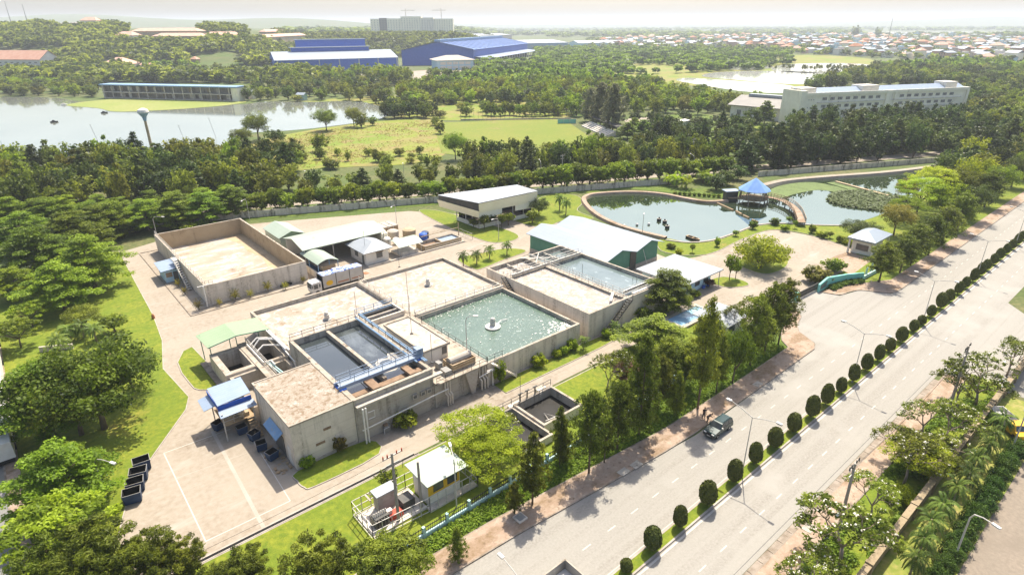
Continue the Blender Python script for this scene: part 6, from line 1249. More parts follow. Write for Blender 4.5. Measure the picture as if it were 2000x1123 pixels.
slope('hill_house', 'cream house with pink roofs and a turret on the ridge', (118, 52), (160, 53), 15, 16, 'cream', 'pink_tile', 'hip', 6, 5); slope('hill_house', 'low pink roofed wing left of the turret house', (86, 50), (118, 51), 9, 14, 'cream', 'pink_tile', 'hip', 4, 4); slope('hill_house', 'cream house with a grey roof right of the turret house', (160, 56), (192, 57), 12, 14, 'cream', 'pink_tile', 'hip', 5, 4)
slope('white_house', 'white house with a pink roof among the slope trees', (226, 80), (260, 82), 8, 16, 'white_paint', 'pink_tile', 'hip', 5, 4); slope('red_roofed_house', 'low house with a broad red roof above the lake trees', (198, 136), (243, 138), 6, 26, 'off_white', 'pink_tile', 'hip', 7, 4)
slope('orange_hut', 'tiny orange hut in the sandy clearing', (374, 126), (385, 126), 5, 8, 'tan_concrete', 'orange_tile', 'hip', 3, 1); slope('site_shed', 'low white shed in the clearing', (292, 142), (330, 143), 4, 10, 'white_paint', 'white_sheet', 'gable', 2, 3); slope('site_shed', 'small pink roofed shed at the clearing edge', (275, 134), (292, 135), 4, 9, 'off_white', 'pink_tile', 'gable', 2, 2)
q = at(1437, 260); m = MB(); m.box(q.x-2.5, q.y-2, 0, q.x+2.5, q.y+2, 2.6); hip(m, q.x-3, q.y-2.5, q.x+3, q.y+2.5, 2.7, 3.6, 2); one('park_hut', m, 'white_paint', 'small white hut in the park left of the school', 'hut'); q = at(1331, 246); m = MB(); m.box(q.x-4, q.y-2, 0, q.x+4, q.y+2, 2.6); hip(m, q.x-4.5, q.y-2.5, q.x+4.5, q.y+2.5, 2.7, 3.4, 2); one('park_hut', m, 'white_paint', 'low white shelter by the park path', 'hut')
# ---- the town
PAL = [('pale', 'town_wall'), ('cream', 'cream'), ('white', 'white_paint'), ('pink', 'pink_tile'), ('blue', 'pale_blue_wall'), ('tan', 'off_white')]; RPAL = [('orange', 'orange_tile'), ('pink', 'pink_tile'), ('white', 'white_sheet'), ('grey', 'pale_sheet'), ('pale', 'pale_slab'), ('brick red', 'terracotta')]
HOUSES = []
for wi, (wn, wm) in enumerate(PAL):
    for ri, (rn, rm) in enumerate(RPAL):
        if (wi+ri) % 2: continue
        rr = random.Random(wi*10+ri); a, b_, h = rr.uniform(8, 13), rr.uniform(9, 16), rr.uniform(5, 11); m = MB(); m.box(-a/2, -b_/2, -1, a/2, b_/2, h, 0)
        if ri in (0, 1, 5): hip(m, -a/2-.7, -b_/2-.7, a/2+.7, b_/2+.7, h+.05, h+3.2, min(a, b_)*.45, .3, 1)
        elif ri in (2, 3): gable(m, -a/2-.6, -b_/2-.6, a/2+.6, b_/2+.6, h+.05, h+2.0, 'y', th=.2, m=1)
        else: m.box(-a/2-.3, -b_/2-.3, h, a/2+.3, b_/2+.3, h+.5, 1); m.box(-a/4, -b_/4, h+.5, a/5, b_/5, h+3, 0)
        for z in range(1, int(h)-1, 3):
            for k in (-1, 0, 1): m.box(k*a*.28-.7, -b_/2-.05, z+.6, k*a*.28+.7, -b_/2-.01, z+2.0, 2)
            for k in (-1, 0, 1): m.box(-a/2-.05, k*b_*.28-.7, z+.6, -a/2-.01, k*b_*.28+.7, z+2.0, 2)
        HOUSES.append((m.mesh('town_house', [wm, rm, 'window_grey']), 'distant %s town house with %s %s roof' % (wn, 'an' if rn[0] == 'o' else 'a', rn), wn, rn, m))
tr = random.Random(5); spots = []
def town_ok(u, py):
    lo = np.interp(u, [1180, 1300, 1500, 1700, 1850, 2000, 2150], [92, 97, 101, 112, 120, 127, 130]); hi = np.interp(u, [1180, 1300, 1500, 1700, 1850, 2000, 2150], [80, 76, 72, 70, 73, 76, 78])
    return hi < py < lo
tries = 0
while len(spots) < 900 and tries < 60000:
    tries += 1; f = 800+tr.random()**1.3*1900; u = tr.uniform(1180, 2100); p = dist_pt(u, f); px, py = topx(p.x, p.y, 0)
    if not town_ok(px, py): continue
    cl = math.sin(p.x*.011+1)*math.sin(p.y*.013+2)+.35*math.sin(p.x*.031)
    if cl < -.55 or (py < 84 and tr.random() < .35): continue
    if any(abs(p.x-s[0].x) < 15 and abs(p.y-s[0].y) < 15 for s in spots): continue
    spots.append((p, f))
spots.sort(key=lambda s: s[1]); far = MB()
for i, (p, f) in enumerate(spots):
    me, lb, wn, rn, mb = HOUSES[tr.choices(range(len(HOUSES)), [{'orange': .35, 'brick red': .4, 'pink': .8}.get(hh_[3], 1.4) for hh_ in HOUSES])[0]]; rz = 2.6+tr.choice([0, PI/2])+tr.uniform(-.15, .15); s = tr.uniform(.85, 1.3)
    if i < 270:
        o = bpy.data.objects.new('town_house', me); LINK(o); o.location = p; o.rotation_euler[2] = rz; o.scale = (s, s, s*tr.uniform(.8, 1.25)); tag(o, lb, 'house', '%s town houses with %s roofs' % (wn, rn))
    else:
        cs, sn = math.cos(rz)*s, math.sin(rz)*s; k = PAL.index(next(q for q in PAL if q[0] == wn)); j = RPAL.index(next(q for q in RPAL if q[0] == rn))
        far.add([(p.x+a*cs-b_*sn, p.y+a*sn+b_*cs, c*s) for a, b_, c in mb.v], [], 0); off = len(far.v)-len(mb.v)
        for fc, mi in zip(mb.f, mb.m):
            if mi < 2: far.f.append(tuple(off+q for q in fc)); far.m.append(k if mi == 0 else 6+j)
o = far.build('distant_houses', [q[1] for q in PAL]+[q[1] for q in RPAL]); tag(o, 'pale hazy mass of the farthest town roofs', 'houses', None, 'stuff')
# ------------------------------------------------------------------ plants
NR = np.random.RandomState(3)
def unit(a): return a/np.maximum(1e-6, np.linalg.norm(a, axis=-1, keepdims=True))
def leaves(clumps, per, size, up=.6, shell=.45, wid=.62, seed=0, outw=.5, droop=0.0):
    """leaf-sized rhombs spread through ellipsoid clumps (x, y, z, rx, ry, rz, v)"""
    r = np.random.RandomState(seed); c = np.array(clumps, float); n = len(c)*per
    c = np.repeat(c, per, axis=0); d = unit(r.normal(size=(n, 3))); rr = r.rand(n, 1)**shell
    p = c[:, :3]+d*rr*c[:, 3:6]; nm = unit(unit(r.normal(size=(n, 3)))*.9+d*outw+np.array([0, 0, up])); a = unit(np.cross(nm, unit(r.normal(size=(n, 3))))); b = np.cross(nm, a)
    if droop: a = unit(a*(1-droop)+np.array([0, 0, -droop])); b = unit(np.cross(nm, a))
    s = size*r.uniform(.6, 1.35, (n, 1)); l = a*s*.5; w_ = b*s*.5*wid; k = nm*s*.08
    q = np.stack([p-l, p+w_+k, p+l, p-w_+k], 1); v = np.clip(c[:, 6]+r.normal(size=n)*.16, 0, 1)
    return q, v
def quadmesh(name, q, v, mats, extra=None):
    n = len(q); me = bpy.data.meshes.new(name); me.vertices.add(n*4); me.vertices.foreach_set('co', q.reshape(-1).astype(np.float32))
    me.loops.add(n*4); me.loops.foreach_set('vertex_index', np.arange(n*4, dtype=np.int32)); me.polygons.add(n); me.polygons.foreach_set('loop_start', np.arange(0, n*4, 4, dtype=np.int32))
    at_ = me.attributes.new('v', 'FLOAT', 'FACE'); at_.data.foreach_set('value', v.astype(np.float32))
    for m in (mats if isinstance(mats, (list, tuple)) else [mats]): me.materials.append(MATS[m])
    if extra is not None: me.polygons.foreach_set('material_index', extra.astype(np.int32))
    me.update(calc_edges=True); return me
def trunkmesh(limbs, r0, matn='bark'):
    m = MB()
    for pts, ra, rb in limbs: m.tube(pts, [ra+(rb-ra)*i/(len(pts)-1) for i in range(len(pts))], 6)
    return m.mesh('trunk', matn, smooth=True)
def crown_round(R, H, n, per, size, seed, base=.32, flat=1.0, cr=.27, up=.6, lump=.18, wid=.62):
    """dome of leaf clumps with an uneven outline: R radius, H total height"""
    r = random.Random(seed); cl = []; zc = H*(base+1)/2; rz = H*(1-base)/2
    for i in range(n):
        t = (i+.5)/n; z = 1-2*t; a = i*2.39996+r.uniform(-.3, .3); h = math.sqrt(max(0, 1-z*z)); k = .74+r.uniform(-lump, lump)
        if i % 4 == 0: k *= .55
        x, y, zz = R*k*h*math.cos(a), R*k*h*math.sin(a), zc+rz*k*z*(.95 if z > 0 else .8); c = R*cr*r.uniform(.75, 1.3); cl.append((x, y, zz, c, c, c*.75*flat, r.uniform(.15, .9)))
    limbs = [([(0, 0, 0), (.02*R, .01*R, H*base*.7), (.0, .03*R, zc)], .045*R+.05, .02*R+.02)]
    for i in range(5): c = cl[r.randrange(len(cl))]; limbs.append(([(0, 0, H*base*.75), (c[0]*.5, c[1]*.5, (c[2]+H*base)*.5), c[:3]], .025*R+.02, .02))
    return leaves(cl, per, size, up=up, seed=seed, wid=wid), limbs
def crown_tier(R, H, per, size, seed):
    r = random.Random(seed); cl = []; limbs = [([(0, 0, 0), (.1, 0, H*.5), (0, .1, H*.97)], .06*R, .04)]
    for k in range(6):
        z = H*(.26+.145*k); rad_ = R*(.86, 1.0, .96, .80, .58, .32)[k]; nb = (7, 8, 8, 7, 5, 3)[k]
        for j in range(nb):
            a = 2*PI*j/nb+k*.7+r.uniform(-.2, .2); L = rad_*r.uniform(.75, 1.1)
            limbs.append(([(0, 0, z-.5), (L*.55*math.cos(a), L*.55*math.sin(a), z-.1), (L*.9*math.cos(a), L*.9*math.sin(a), z)], .07, .02))
            for s in ((.42, .70, .97) if rad_ > R*.5 else (.5, .95)): c = R*.23*r.uniform(.7, 1.25); cl.append((L*s*math.cos(a)+r.uniform(-.4, .4), L*s*math.sin(a)+r.uniform(-.4, .4), z+.6*(1-s)+r.uniform(-.35, .35), c, c, .34, r.uniform(.2, .9)))
    cl.append((0, 0, H*1.0, R*.3, R*.3, .4, .7))
    return leaves(cl, per, size, up=1.5, seed=seed, outw=.2), limbs
def crown_pine(R, H, per, size, seed, base=.30, whorl=12, droop=0.0, point=.8, dens=1.0):
    r = random.Random(seed); cl = []; limbs = [([(0, 0, 0), (.05, .03, H*.5), (0, 0, H*.98)], .05+.011*H, .03)]
    for k in range(whorl):
        f = k/(whorl-1); z = H*(base+(1-base)*f*.97); L = R*((1-f)**point*.95+.10)*r.uniform(.75, 1.15)*(1.0 if f > .12 else .7); nb = max(3, int((7-3*f)*dens))
        for j in range(nb):
            a = 2*PI*j/nb+k*1.1+r.uniform(-.35, .35); l = L*r.uniform(.6, 1.15); zz = z+r.uniform(-.3, .4)
            if l > .6: limbs.append(([(0, 0, zz-.2), (l*.8*math.cos(a), l*.8*math.sin(a), zz+.1*l-droop*l*.5)], .035, .015))
            for s in ((.45, .95) if l > 1.0 else (.8,)): c = max(.35, R*.19*r.uniform(.75, 1.3)); cl.append((l*s*math.cos(a), l*s*math.sin(a), zz+.12*l*s-droop*l*s*.6, c, c, c*.8, r.uniform(.15, .9)))
    return leaves(cl, per, size, up=.45, wid=.34, seed=seed, shell=.6, droop=droop*.5), limbs
def crown_feather(R, H, per, size, seed, n=44):
    r = random.Random(seed); cl = []; limbs = [([(0, 0, 0), (.15, 0, H*.35)], .16, .12)]
    for i in range(n):
        a = i*2.39996; q = math.sqrt((i+.5)/n); rr = R*q*r.uniform(.85, 1.1); z = H*(.97-.34*q*q+r.uniform(-.09, .06)); c = R*.2*r.uniform(.8, 1.25); cl.append((rr*math.cos(a), rr*math.sin(a), z, c, c, c*.34, r.uniform(.2, .95)))
        if i % 4 == 1: limbs.append(([(.1, 0, H*.33), (rr*.55*math.cos(a), rr*.55*math.sin(a), H*.62), (rr*math.cos(a), rr*math.sin(a), z-.1)], .08, .02))
    return leaves(cl, per, size, up=1.3, wid=.4, seed=seed, outw=.2), limbs
def crown_plumeria(R, H, seed):
    """forked grey limbs ending in leaf rosettes with white flowers"""
    r = random.Random(seed); limbs = []; tips = []
    def grow(p, d, L, k, ra):
        q = p+d*L; mid = p+d*L*.5+Vector((r.uniform(-.1, .1), r.uniform(-.1, .1), .05)); limbs.append(([tuple(p), tuple(mid), tuple(q)], ra, ra*.75))
        if k == 0: tips.append(q); return
        for j in range(3 if k in (5, 4, 2) else 2):
            a = 2*PI*j/3+r.uniform(-.5, .5); o = d.orthogonal().normalized(); o.rotate(Matrix.Rotation(a, 3, d)); grow(q, (d+o*r.uniform(.5, .85)+UPZ*.10).normalized(), L*r.uniform(.62, .88), k-1, ra*.66)
    grow(Vector((0, 0, 0)), Vector((.1, .05, 1)).normalized(), H*.25, 5, .15)
    k = max(1e-3, max(math.hypot(p.x, p.y) for p in tips)); zt = max(p.z for p in tips); sx, sz = R/k, H/zt
    limbs = [([(a*sx, b*sx, c*sz) for a, b, c in pts], ra, rb) for pts, ra, rb in limbs]; tips = [(p.x*sx, p.y*sx, p.z*sz) for p in tips]
    q, v = leaves([(x, y, z,   .48, .48, .22, r.uniform(.2, .95)) for x, y, z in tips], 18, .34, up=.9, wid=.42, seed=seed, shell=.7)
    fq_, fv = leaves([(x, y, z+.2, .22, .22, .12, .5) for x, y, z in tips if r.random() < .38], 3, .18, up=1.4, wid=.9, seed=seed+1)
    return q, v, limbs, fq_, fv
def palm_mesh(R, H, seed, n=17, seg=12, leaf=.50, wid=.12, stiff=1.0):
    r = random.Random(seed); Q = []; V = []
    for i in range(n):
        a = i*2.39996+r.uniform(-.2, .2); el = 1.15-1.2*(i/n)*stiff; L = R*r.uniform(.85, 1.1); p = Vector((0, 0, H)); d = Vector((math.cos(a)*math.cos(el), math.sin(a)*math.cos(el), math.sin(el))); vv = r.uniform(.2, .9)
        for s in range(seg):
            nx = p+d*L/seg; sd_ = d.cross(UPZ).normalized(); w_ = leaf*(1-.55*abs(2*s/seg-.8))*R/2.2
            for sg in (-1, 1):
                tip = sd_*sg*w_-UPZ*w_*.35+d*w_*.5
                Q.append([p, p+tip*.6-d*.02, p+tip+d*.04, p+tip*.5+d*(wid+L/seg*.45)]); V.append(min(1, max(0, vv+r.uniform(-.15, .15))))
            d = (d-UPZ*(.16+.10*s/seg)).normalized(); p = nx
    return np.array([[tuple(c) for c in q] for q in Q]), np.array(V)

PROTO = {}
def proto(key, q, v, limbs, leafm, bark='bark', H=1.0, R=1.0, extra=None):
    PROTO[key] = dict(crown=quadmesh('crown', q, v, leafm), trunk=trunkmesh(limbs, 0, bark) if limbs else None, H=H, R=R, q=q, v=v, extra=extra)
def recolour(key, new, leafm, bark=None):
    P = dict(PROTO[key]); me = P['crown'].copy(); me.materials.clear(); me.materials.append(MATS[leafm]); P['crown'] = me
    if bark: tm = P['trunk'].copy(); tm.materials.clear(); tm.materials.append(MATS[bark]); P['trunk'] = tm
    PROTO[new] = P
(q, v), l = crown_round(5, 10, 74, 150, .31, 21, lump=.24, cr=.25); proto('broad', q, v, l, 'leaf_broad', H=10, R=5)
(q, v), l = crown_round(5, 10, 60, 150, .31, 22, lump=.30, cr=.24); proto('broad2', q, v, l, 'leaf_olive', H=10, R=5)
(q, v), l = crown_tier(6, 10, 165, .36, 23); proto('tier', q, v, l, 'leaf_tier', H=10, R=6)
(q, v), l = crown_tier(6, 10, 165, .36, 24); proto('tier2', q, v, l, 'leaf_tier', H=10, R=6)
(q, v), l = crown_pine(3.2, 12, 58, .40, 25, dens=1.15); proto('pine', q, v, l, 'leaf_pine', H=12, R=3.2)
(q, v), l = crown_pine(3.6, 12, 58, .40, 26, base=.34, point=.45, dens=1.2); proto('pine2', q, v, l, 'leaf_pine', H=12, R=3.2)
(q, v), l = crown_pine(3.2, 11, 56, .40, 27, base=.14, point=.9, whorl=15); proto('cone', q, v, l, 'leaf_pine', H=11, R=3.0)
(q, v), l = crown_pine(2.4, 9, 46, .40, 28, base=.30, whorl=12, droop=.55, point=.6); proto('weep', q, v, l, 'leaf_olive', H=9, R=2.4)
(q, v), l = crown_round(3.6, 8.5, 120, 110, .40, 29, base=.06, cr=.15, up=.35, lump=.24, wid=.26); q = q; proto('bushpine', q, v, l, 'leaf_pine', H=8.5, R=3.6)
(q, v), l = crown_feather(5, 7, 190, .30, 30); proto('feather', q, v, l, 'leaf_bright', H=7, R=5)
(q, v), l = crown_feather(4, 6, 120, .42, 31, 36); proto('umbrella', q, v, l, 'leaf_tier', H=6, R=4)
for i in range(3): q, v, l, fq_, fv = crown_plumeria(4, 6.5, 40+i); proto('plum%d' % i, q, v, l, 'leaf_pine', 'pale_bark', 6.5, 4, quadmesh('blossoms', fq_, fv, 'petals'))
(q, v), l = crown_round(6, 7, 70, 105, .42, 35, base=.10, flat=.8); proto('spread', q, v, l, 'leaf_bright', H=7, R=6)
(q, v), l = crown_round(1, 1.6, 26, 42, .26, 33, base=.05, cr=.34); proto('shrub', q, v, l, 'leaf_bright', H=1.6, R=1)
(q, v), l = crown_round(1.6, 4, 26, 36, .36, 34, base=.35, cr=.32); proto('sapling', q, v, l, 'leaf_broad', H=4, R=1.6)
# mid distance
for i in range(3): (q, v), l = crown_round(4, 9, 30, 42, .80, 50+i, base=.04, cr=.31, lump=.26); proto('mid%d' % i, q, v, l, 'leaf_broad', H=9, R=4)
(q, v), l = crown_pine(3.2, 12, 16, .95, 54, base=.10, point=.6); proto('midpine', q, v, l, 'leaf_dark', H=12, R=3.2)
(q, v), l = crown_tier(5, 8, 22, .9, 55); proto('midtier', q, v, l, 'leaf_tier', H=8, R=5)
(q, v), l = crown_pine(5, 20, 30, 1.0, 56, base=.10, whorl=14, point=.35, dens=1.3); proto('casuarina', q, v, l, 'leaf_grey', H=20, R=5)
(q, v), l = crown_round(3, 6.5, 34, 44, .62, 57, base=.12, cr=.28); proto('row', q, v, l, 'leaf_broad', H=6.5, R=3)
for i in range(3): recolour('mid%d' % i, 'olive%d' % i, 'leaf_olive'); recolour('mid%d' % i, 'dark%d' % i, 'leaf_dark'); recolour('mid%d' % i, 'bright%d' % i, 'leaf_bright')
recolour('pine2', 'darkpine', 'leaf_pine'); recolour('broad', 'darkbroad', 'leaf_dark'); recolour('feather', 'yellowfeather', 'leaf_bright'); recolour('broad2', 'brownbroad', 'leaf_yellow'); recolour('sapling', 'redsapling', 'leaf_red'); recolour('shrub', 'darkshrub', 'leaf_broad'); recolour('shrub', 'yellowshrub', 'leaf_yellow')
COUNT = {}
def plant(key, x, y, h, r, label, name='tree', group=None, z=0.0, rz=None, cat=None):
    P = PROTO[key]; s = (r/P['R'], r/P['R'], h/P['H']); t = bpy.data.objects.new(name, None); LINK(t); t.location = (x, y, z); t.rotation_euler[2] = RN.uniform(0, 6.28) if rz is None else rz; t.scale = s
    tag(t, label, cat or name.split('_')[-1], group)
    if P['trunk']: o = bpy.data.objects.new('trunk', P['trunk']); LINK(o); o.parent = t
    o = bpy.data.objects.new('crown', P['crown']); LINK(o); o.parent = t
    if P['extra']: o = bpy.data.objects.new('blossoms', P['extra']); LINK(o); o.parent = t
    COUNT[name] = COUNT.get(name, 0)+1; PLANTED.append((x, y, r)); return t
PLANTED = []
def pp(key, px, h, r, label, name='tree', group=None, **k): q = at(*px); return plant(key, q.x, q.y, h, r, label, name, group, **k)

# ---- west side
W = 'trees along the west lawn'
pp('tier2', (60, 490), 9.0, 7.0, 'tiered tree at the far left of the west lawn clump', 'tiered_tree', W); pp('tier', (200, 470), 8.5, 6.6, 'tiered tree between the west clump and the settling tank corner', 'tiered_tree', W); pp('tier', (110, 455), 8.5, 6.8, 'tiered tree farthest up the west lawn', 'tiered_tree', W)
for i_, (s_, t_) in enumerate(((-16, -7), (-9, -4.5), (-2, -4), (5, -2.5), (-22, -3), (12, 1.5))): x_, y_ = wl(s_, t_); plant(('tier', 'tier2')[i_ % 2], x_, y_, RN.uniform(7.5, 9), RN.uniform(5.4, 6.4), 'tiered tree before the boundary wall behind the settling tank, %s from the left' % ('second', 'third', 'fourth', 'fifth', 'first', 'sixth')[i_], 'tiered_tree', W)
for i_ in range(26): x_, y_ = wl(RN.uniform(-24, 8), RN.uniform(-11, -1)); plant('darkshrub', x_, y_, RN.uniform(1.2, 2.4), RN.uniform(1.2, 2.2), 'dark shrub in the undergrowth behind the settling tank', 'undershrub', 'dark shrubs behind the settling tank')
pp('tier', (187, 563), 10.5, 7.4, 'tiered bright green tree on the west lawn nearest the booth', 'tiered_tree', W); pp('tier2', (128, 606), 9.0, 6.4, 'tiered tree casting shade on the west lawn, in front of its neighbours', 'tiered_tree', W)
pp('tier', (88, 540), 10.5, 7.6, 'broad tiered tree at the left end of the west lawn clump', 'tiered_tree', W); pp('tier2', (150, 500), 10, 7.8, 'tiered tree at the rear of the west lawn clump', 'tiered_tree', W); pp('tier2', (40, 585), 6.5, 4.6, 'small tiered tree left of the shaded one', 'tiered_tree', W)
pp('umbrella', (42, 680), 5.2, 3.6, 'light green small tree by the west road near the white trailer', 'small_tree', W); pp('umbrella', (65, 640), 5.0, 3.4, 'light green sapling behind the small west tree', 'small_tree', W)
pp('broad', (205, 838), 12.5, 8.2, 'largest dense round tree on the west lawn', 'broad_tree', W); pp('broad2', (160, 850), 9.5, 6.0, 'olive round tree against the largest west tree', 'broad_tree', W); pp('tier', (105, 850), 10, 6.2, 'light green layered tree beside the west road', 'layered_tree', W)
pp('darkbroad', (262, 765), 7.0, 4.2, 'darker round tree at the right of the largest west tree', 'broad_tree', W)
pp('tier2', (140, 1005), 8.5, 5.4, 'light green layered tree at the lower left', 'layered_tree', W); pp('umbrella', (135, 1105), 7.5, 4.8, 'light green layered tree at the lower left corner', 'layered_tree', W); pp('tier', (165, 960), 6.0, 3.6, 'small layered tree by the lamp post on the lawn', 'layered_tree', W)
B = 'bushy pines along the bottom edge'
for px, h, r, lb in (((215, 1160), 9.0, 4.2, 'tall bushy pine at the bottom left'), ((140, 1170), 8.0, 3.6, 'bushy pine left of the tall one at the bottom'), ((300, 1150), 7.0, 3.4, 'bushy pine right of the tall one at the bottom'), ((365, 1140), 5.6, 2.6, 'smaller bushy pine below the court corner'), ((490, 1150), 5.0, 2.5, 'bushy pine below the court'), ((632, 1165), 7.0, 3.6, 'round bushy pine left of the fenced enclosure'), ((765, 1165), 7.0, 4.3, 'round bushy pine under the fenced enclosure'), ((430, 1165), 4.0, 2.0, 'low bushy pine by the drain end')):
    pp('bushpine', px, h, r, lb, 'bushy_pine', B)
pp('broad2', (170, 640), 4.0, 3.4, 'bare topped olive shrub on the west lawn', 'shrub', W); pp('sapling', (225, 650), 3.4, 2.6, 'thin olive shrub behind the palms', 'shrub', W)
q, v = palm_mesh(2.2, 2.6, 61); PALMT = [([(0, 0, 0), (.06, .02, 1.2), (0, 0, 2.7)], .16, .12)]; proto('palm', q, v, PALMT, 'leaf_palm', 'pale_bark', 2.6, 2.2)
q, v = palm_mesh(2.2, .5, 62, 20, 7, .5, .08, .6); proto('yucca', q, v, [([(0, 0, 0), (0, 0, .6)], .15, .12)], 'leaf_palm', H=1.6, R=2.2)
q, v = palm_mesh(2.4, 1.4, 63, 10, 8, .95, .16, .75); proto('banana', q, v, [([(0, 0, 0), (0, 0, 1.5)], .16, .12)], 'leaf_bright', H=3.4, R=2.4); recolour('yucca', 'yellowpalm', 'leaf_yellow')
for i, px in enumerate(((140, 668), (165, 660), (190, 668), (120, 690))): pp('palm', px, 2.6, 2.4, 'spiky palm on the west lawn behind the largest tree, %s from the left' % ORD[[1, 2, 3, 0][i]], 'palm_tree', 'palms on the west lawn')
# ---- rows behind the boundary wall
for i, s in enumerate(np.arange(-75, 14, 6.5)): x, y = wl(s+RN.uniform(-1, 1), 4+RN.uniform(-1, 1)); plant(('tier', 'tier2')[i % 2], x, y, RN.uniform(7, 9), RN.uniform(4.8, 6), 'tiered tree in the row behind the settling tank', 'tiered_tree', 'tiered trees behind the wall')
for s in np.arange(14, 175, 4.3):
    x, y = wl(s+RN.uniform(-.7, .7), 3.6+RN.uniform(-.8, .8)); k_ = 1.25 if s > 88 else 1.05; plant('row', x, y, RN.uniform(5.6, 7.6)*k_, RN.uniform(2.7, 3.3)*k_, 'small round tree in the planted row along the boundary wall', 'row_tree', 'small round trees along the boundary wall')
for s in np.arange(16, 170, 6.5):
    x, y = wl(s+RN.uniform(-1, 1), 8.0+RN.uniform(-.6, .6))
    if RN.random() < .8: plant('row', x, y, RN.uniform(5, 6.6), RN.uniform(2.4, 3.1), 'small round tree in the planted row along the boundary wall', 'row_tree', 'small round trees along the boundary wall')
FIELD = curve(pxs([(440, 318), (455, 290), (500, 275), (600, 256), (640, 250), (760, 236), (860, 236), (872, 242), (1100, 233), (1152, 266), (1120, 284), (1000, 292), (880, 300), (830, 318), (700, 326), (600, 330), (500, 335)]), 3)
SCH = [at2(1540, 262), at2(1885, 246), at2(1895, 205), at2(1545, 215)]; CLEAR = curve(pxs([(1455, 298), (1465, 262), (1500, 250), (1545, 258), (1535, 290), (1500, 299)]), 3); PARK = curve(pxs([(1200, 275), (1215, 235), (1330, 224), (1425, 232), (1440, 268), (1380, 278)]), 3)
NOGO = [FIELD, LAKE, SCH, CLEAR, PARK, POND, POND2, pxs([(1122, 240), (1150, 226), (1205, 262), (1170, 275)])]
def free(x, y, d):
    if any(inside(x, y, p) for p in NOGO): return False
    return all(abs(x-a) > d or abs(y-b) > d or (x-a)**2+(y-b)**2 > d*d for a, b, r in PLANTED[-400:])
def belt(s0, s1, t0, t1, n, d, keys, hr, rr, label, name, group, keep=1.0):
    for k in range(n):
        s, t = RN.uniform(s0, s1), RN.uniform(t0, t1); x, y = wl(s, t)
        if RN.random() > keep or not free(x, y, d): continue
        h = RN.uniform(*hr); plant(RN.choice(keys), x, y, h, RN.uniform(*rr), label, name, group)
belt(-150, 26, 18, 85, 900, 5.6, ['olive0', 'olive1', 'olive2', 'mid0', 'dark1', 'midpine'], (9, 14.5), (3.4, 5.2), 'olive green tree in the belt between lane and lake', 'belt_tree', 'trees between the lane and the lake')
belt(26, 92, 18, 27, 90, 5.0, ['olive0', 'olive1', 'dark2', 'midpine'], (6, 9), (2.4, 3.4), 'slim olive tree between the lane and the meadow', 'lane_tree', 'slim trees between the lane and the meadow')
belt(88, 182, 18, 48, 420, 5.2, ['mid0', 'dark1', 'olive1', 'midpine', 'mid2', 'olive2'], (8, 12.5), (3.0, 4.2), 'dark tree in the dense belt below the sports pitch', 'dark_tree', 'dark trees below the sports pitch')
belt(176, 330, 5, 75, 700, 6.2, ['dark0', 'dark1', 'dark2', 'midpine'], (10, 15), (4.0, 5.6), 'tall dark tree in the mass before the school', 'dark_tree', 'dark trees before the school')
belt(330, 420, -15, 80, 300, 7.2, ['dark0', 'dark1', 'mid1'], (10, 14), (4.5, 6), 'dark tree in the mass right of the school', 'dark_tree', 'dark trees right of the school')
# trees on and round the meadow
for i in range(16): pp(('mid0', 'mid1', 'mid2')[i % 3], (948+i*9.6+RN.uniform(-2, 2), 226+RN.uniform(-2, 2)), RN.uniform(6, 9), RN.uniform(2.8, 3.8), 'slim tree in the row behind the pitch fence', 'fence_tree', 'row of trees behind the pitch fence')
for i in range(34):
    x, y = at2(RN.uniform(560, 1000), RN.uniform(198, 232))
    if inside(x, y, FIELD) or inside(x, y, LAKE): continue
    plant(RN.choice(['mid0', 'olive1', 'bright0', 'olive2']), x, y, RN.uniform(4, 8), RN.uniform(2.6, 4.4), 'loose tree on the scrubland above the meadow', 'scrub_tree', 'loose trees on the scrubland')
for i in range(26):
    x, y = at2(RN.uniform(460, 860), RN.uniform(305, 334)); plant(RN.choice(['mid0', 'olive1', 'olive2']), x, y, RN.uniform(2.5, 6.5), RN.uniform(1.4, 2.8), 'young tree at the lower edge of the meadow', 'meadow_edge_tree', 'young trees at the meadow edge')
for key, px, h, r, lb in (('darkbroad', (570, 333), 11.5, 6.0, 'big dark conical tree on the meadow'), ('broad', (638, 256), 11, 6.5, 'round tree on the lake shore, the middle one'), ('broad2', (505, 275), 13, 7.5, 'wide grey green tree at the lake shore'), ('broad', (475, 285), 8, 5, 'bright round tree left of the wide grey one'), ('broad2', (692, 248), 10.5, 5.5, 'loose tree on the lake shore right of the middle one'), ('mid1', (706, 250), 8, 4, 'thin tree at the shore near the small bush'), ('mid0', (728, 246), 5.5, 2.8, 'small round tree at the shore'), ('mid2', (626, 297), 8.5, 4.2, 'lone bright tree on the meadow'), ('broad', (890, 312), 11, 4.8, 'dark round tree at the corner of the pitch'), ('mid0', (860, 262), 7, 3, 'small tree at the meadow edge above the pitch corner'), ('mid1', (850, 246), 5, 2.6, 'bush on the path between meadow and pitch'), ('mid1', (660, 305), 3.5, 1.6, 'thin sapling on the meadow'), ('mid2', (820, 302), 4, 1.8, 'tiny tree on the brown part of the meadow'), ('mid2', (540, 280), 7, 4.5, 'olive bush beside the wide grey tree')):
    pp(key, px, h, r, lb, 'meadow_tree', 'trees on the meadow')
for i, (u, py) in enumerate(((752, 231), (770, 232), (784, 229), (800, 231), (815, 228), (832, 231), (845, 226), (765, 224), (790, 224), (818, 222))): pp(('dark0', 'dark1', 'olive2')[i % 3], (u, py), RN.uniform(9, 12), RN.uniform(4, 5.2), 'dark tree in the clump at the right end of the lake', 'clump_tree', 'clump of dark trees at the end of the lake')
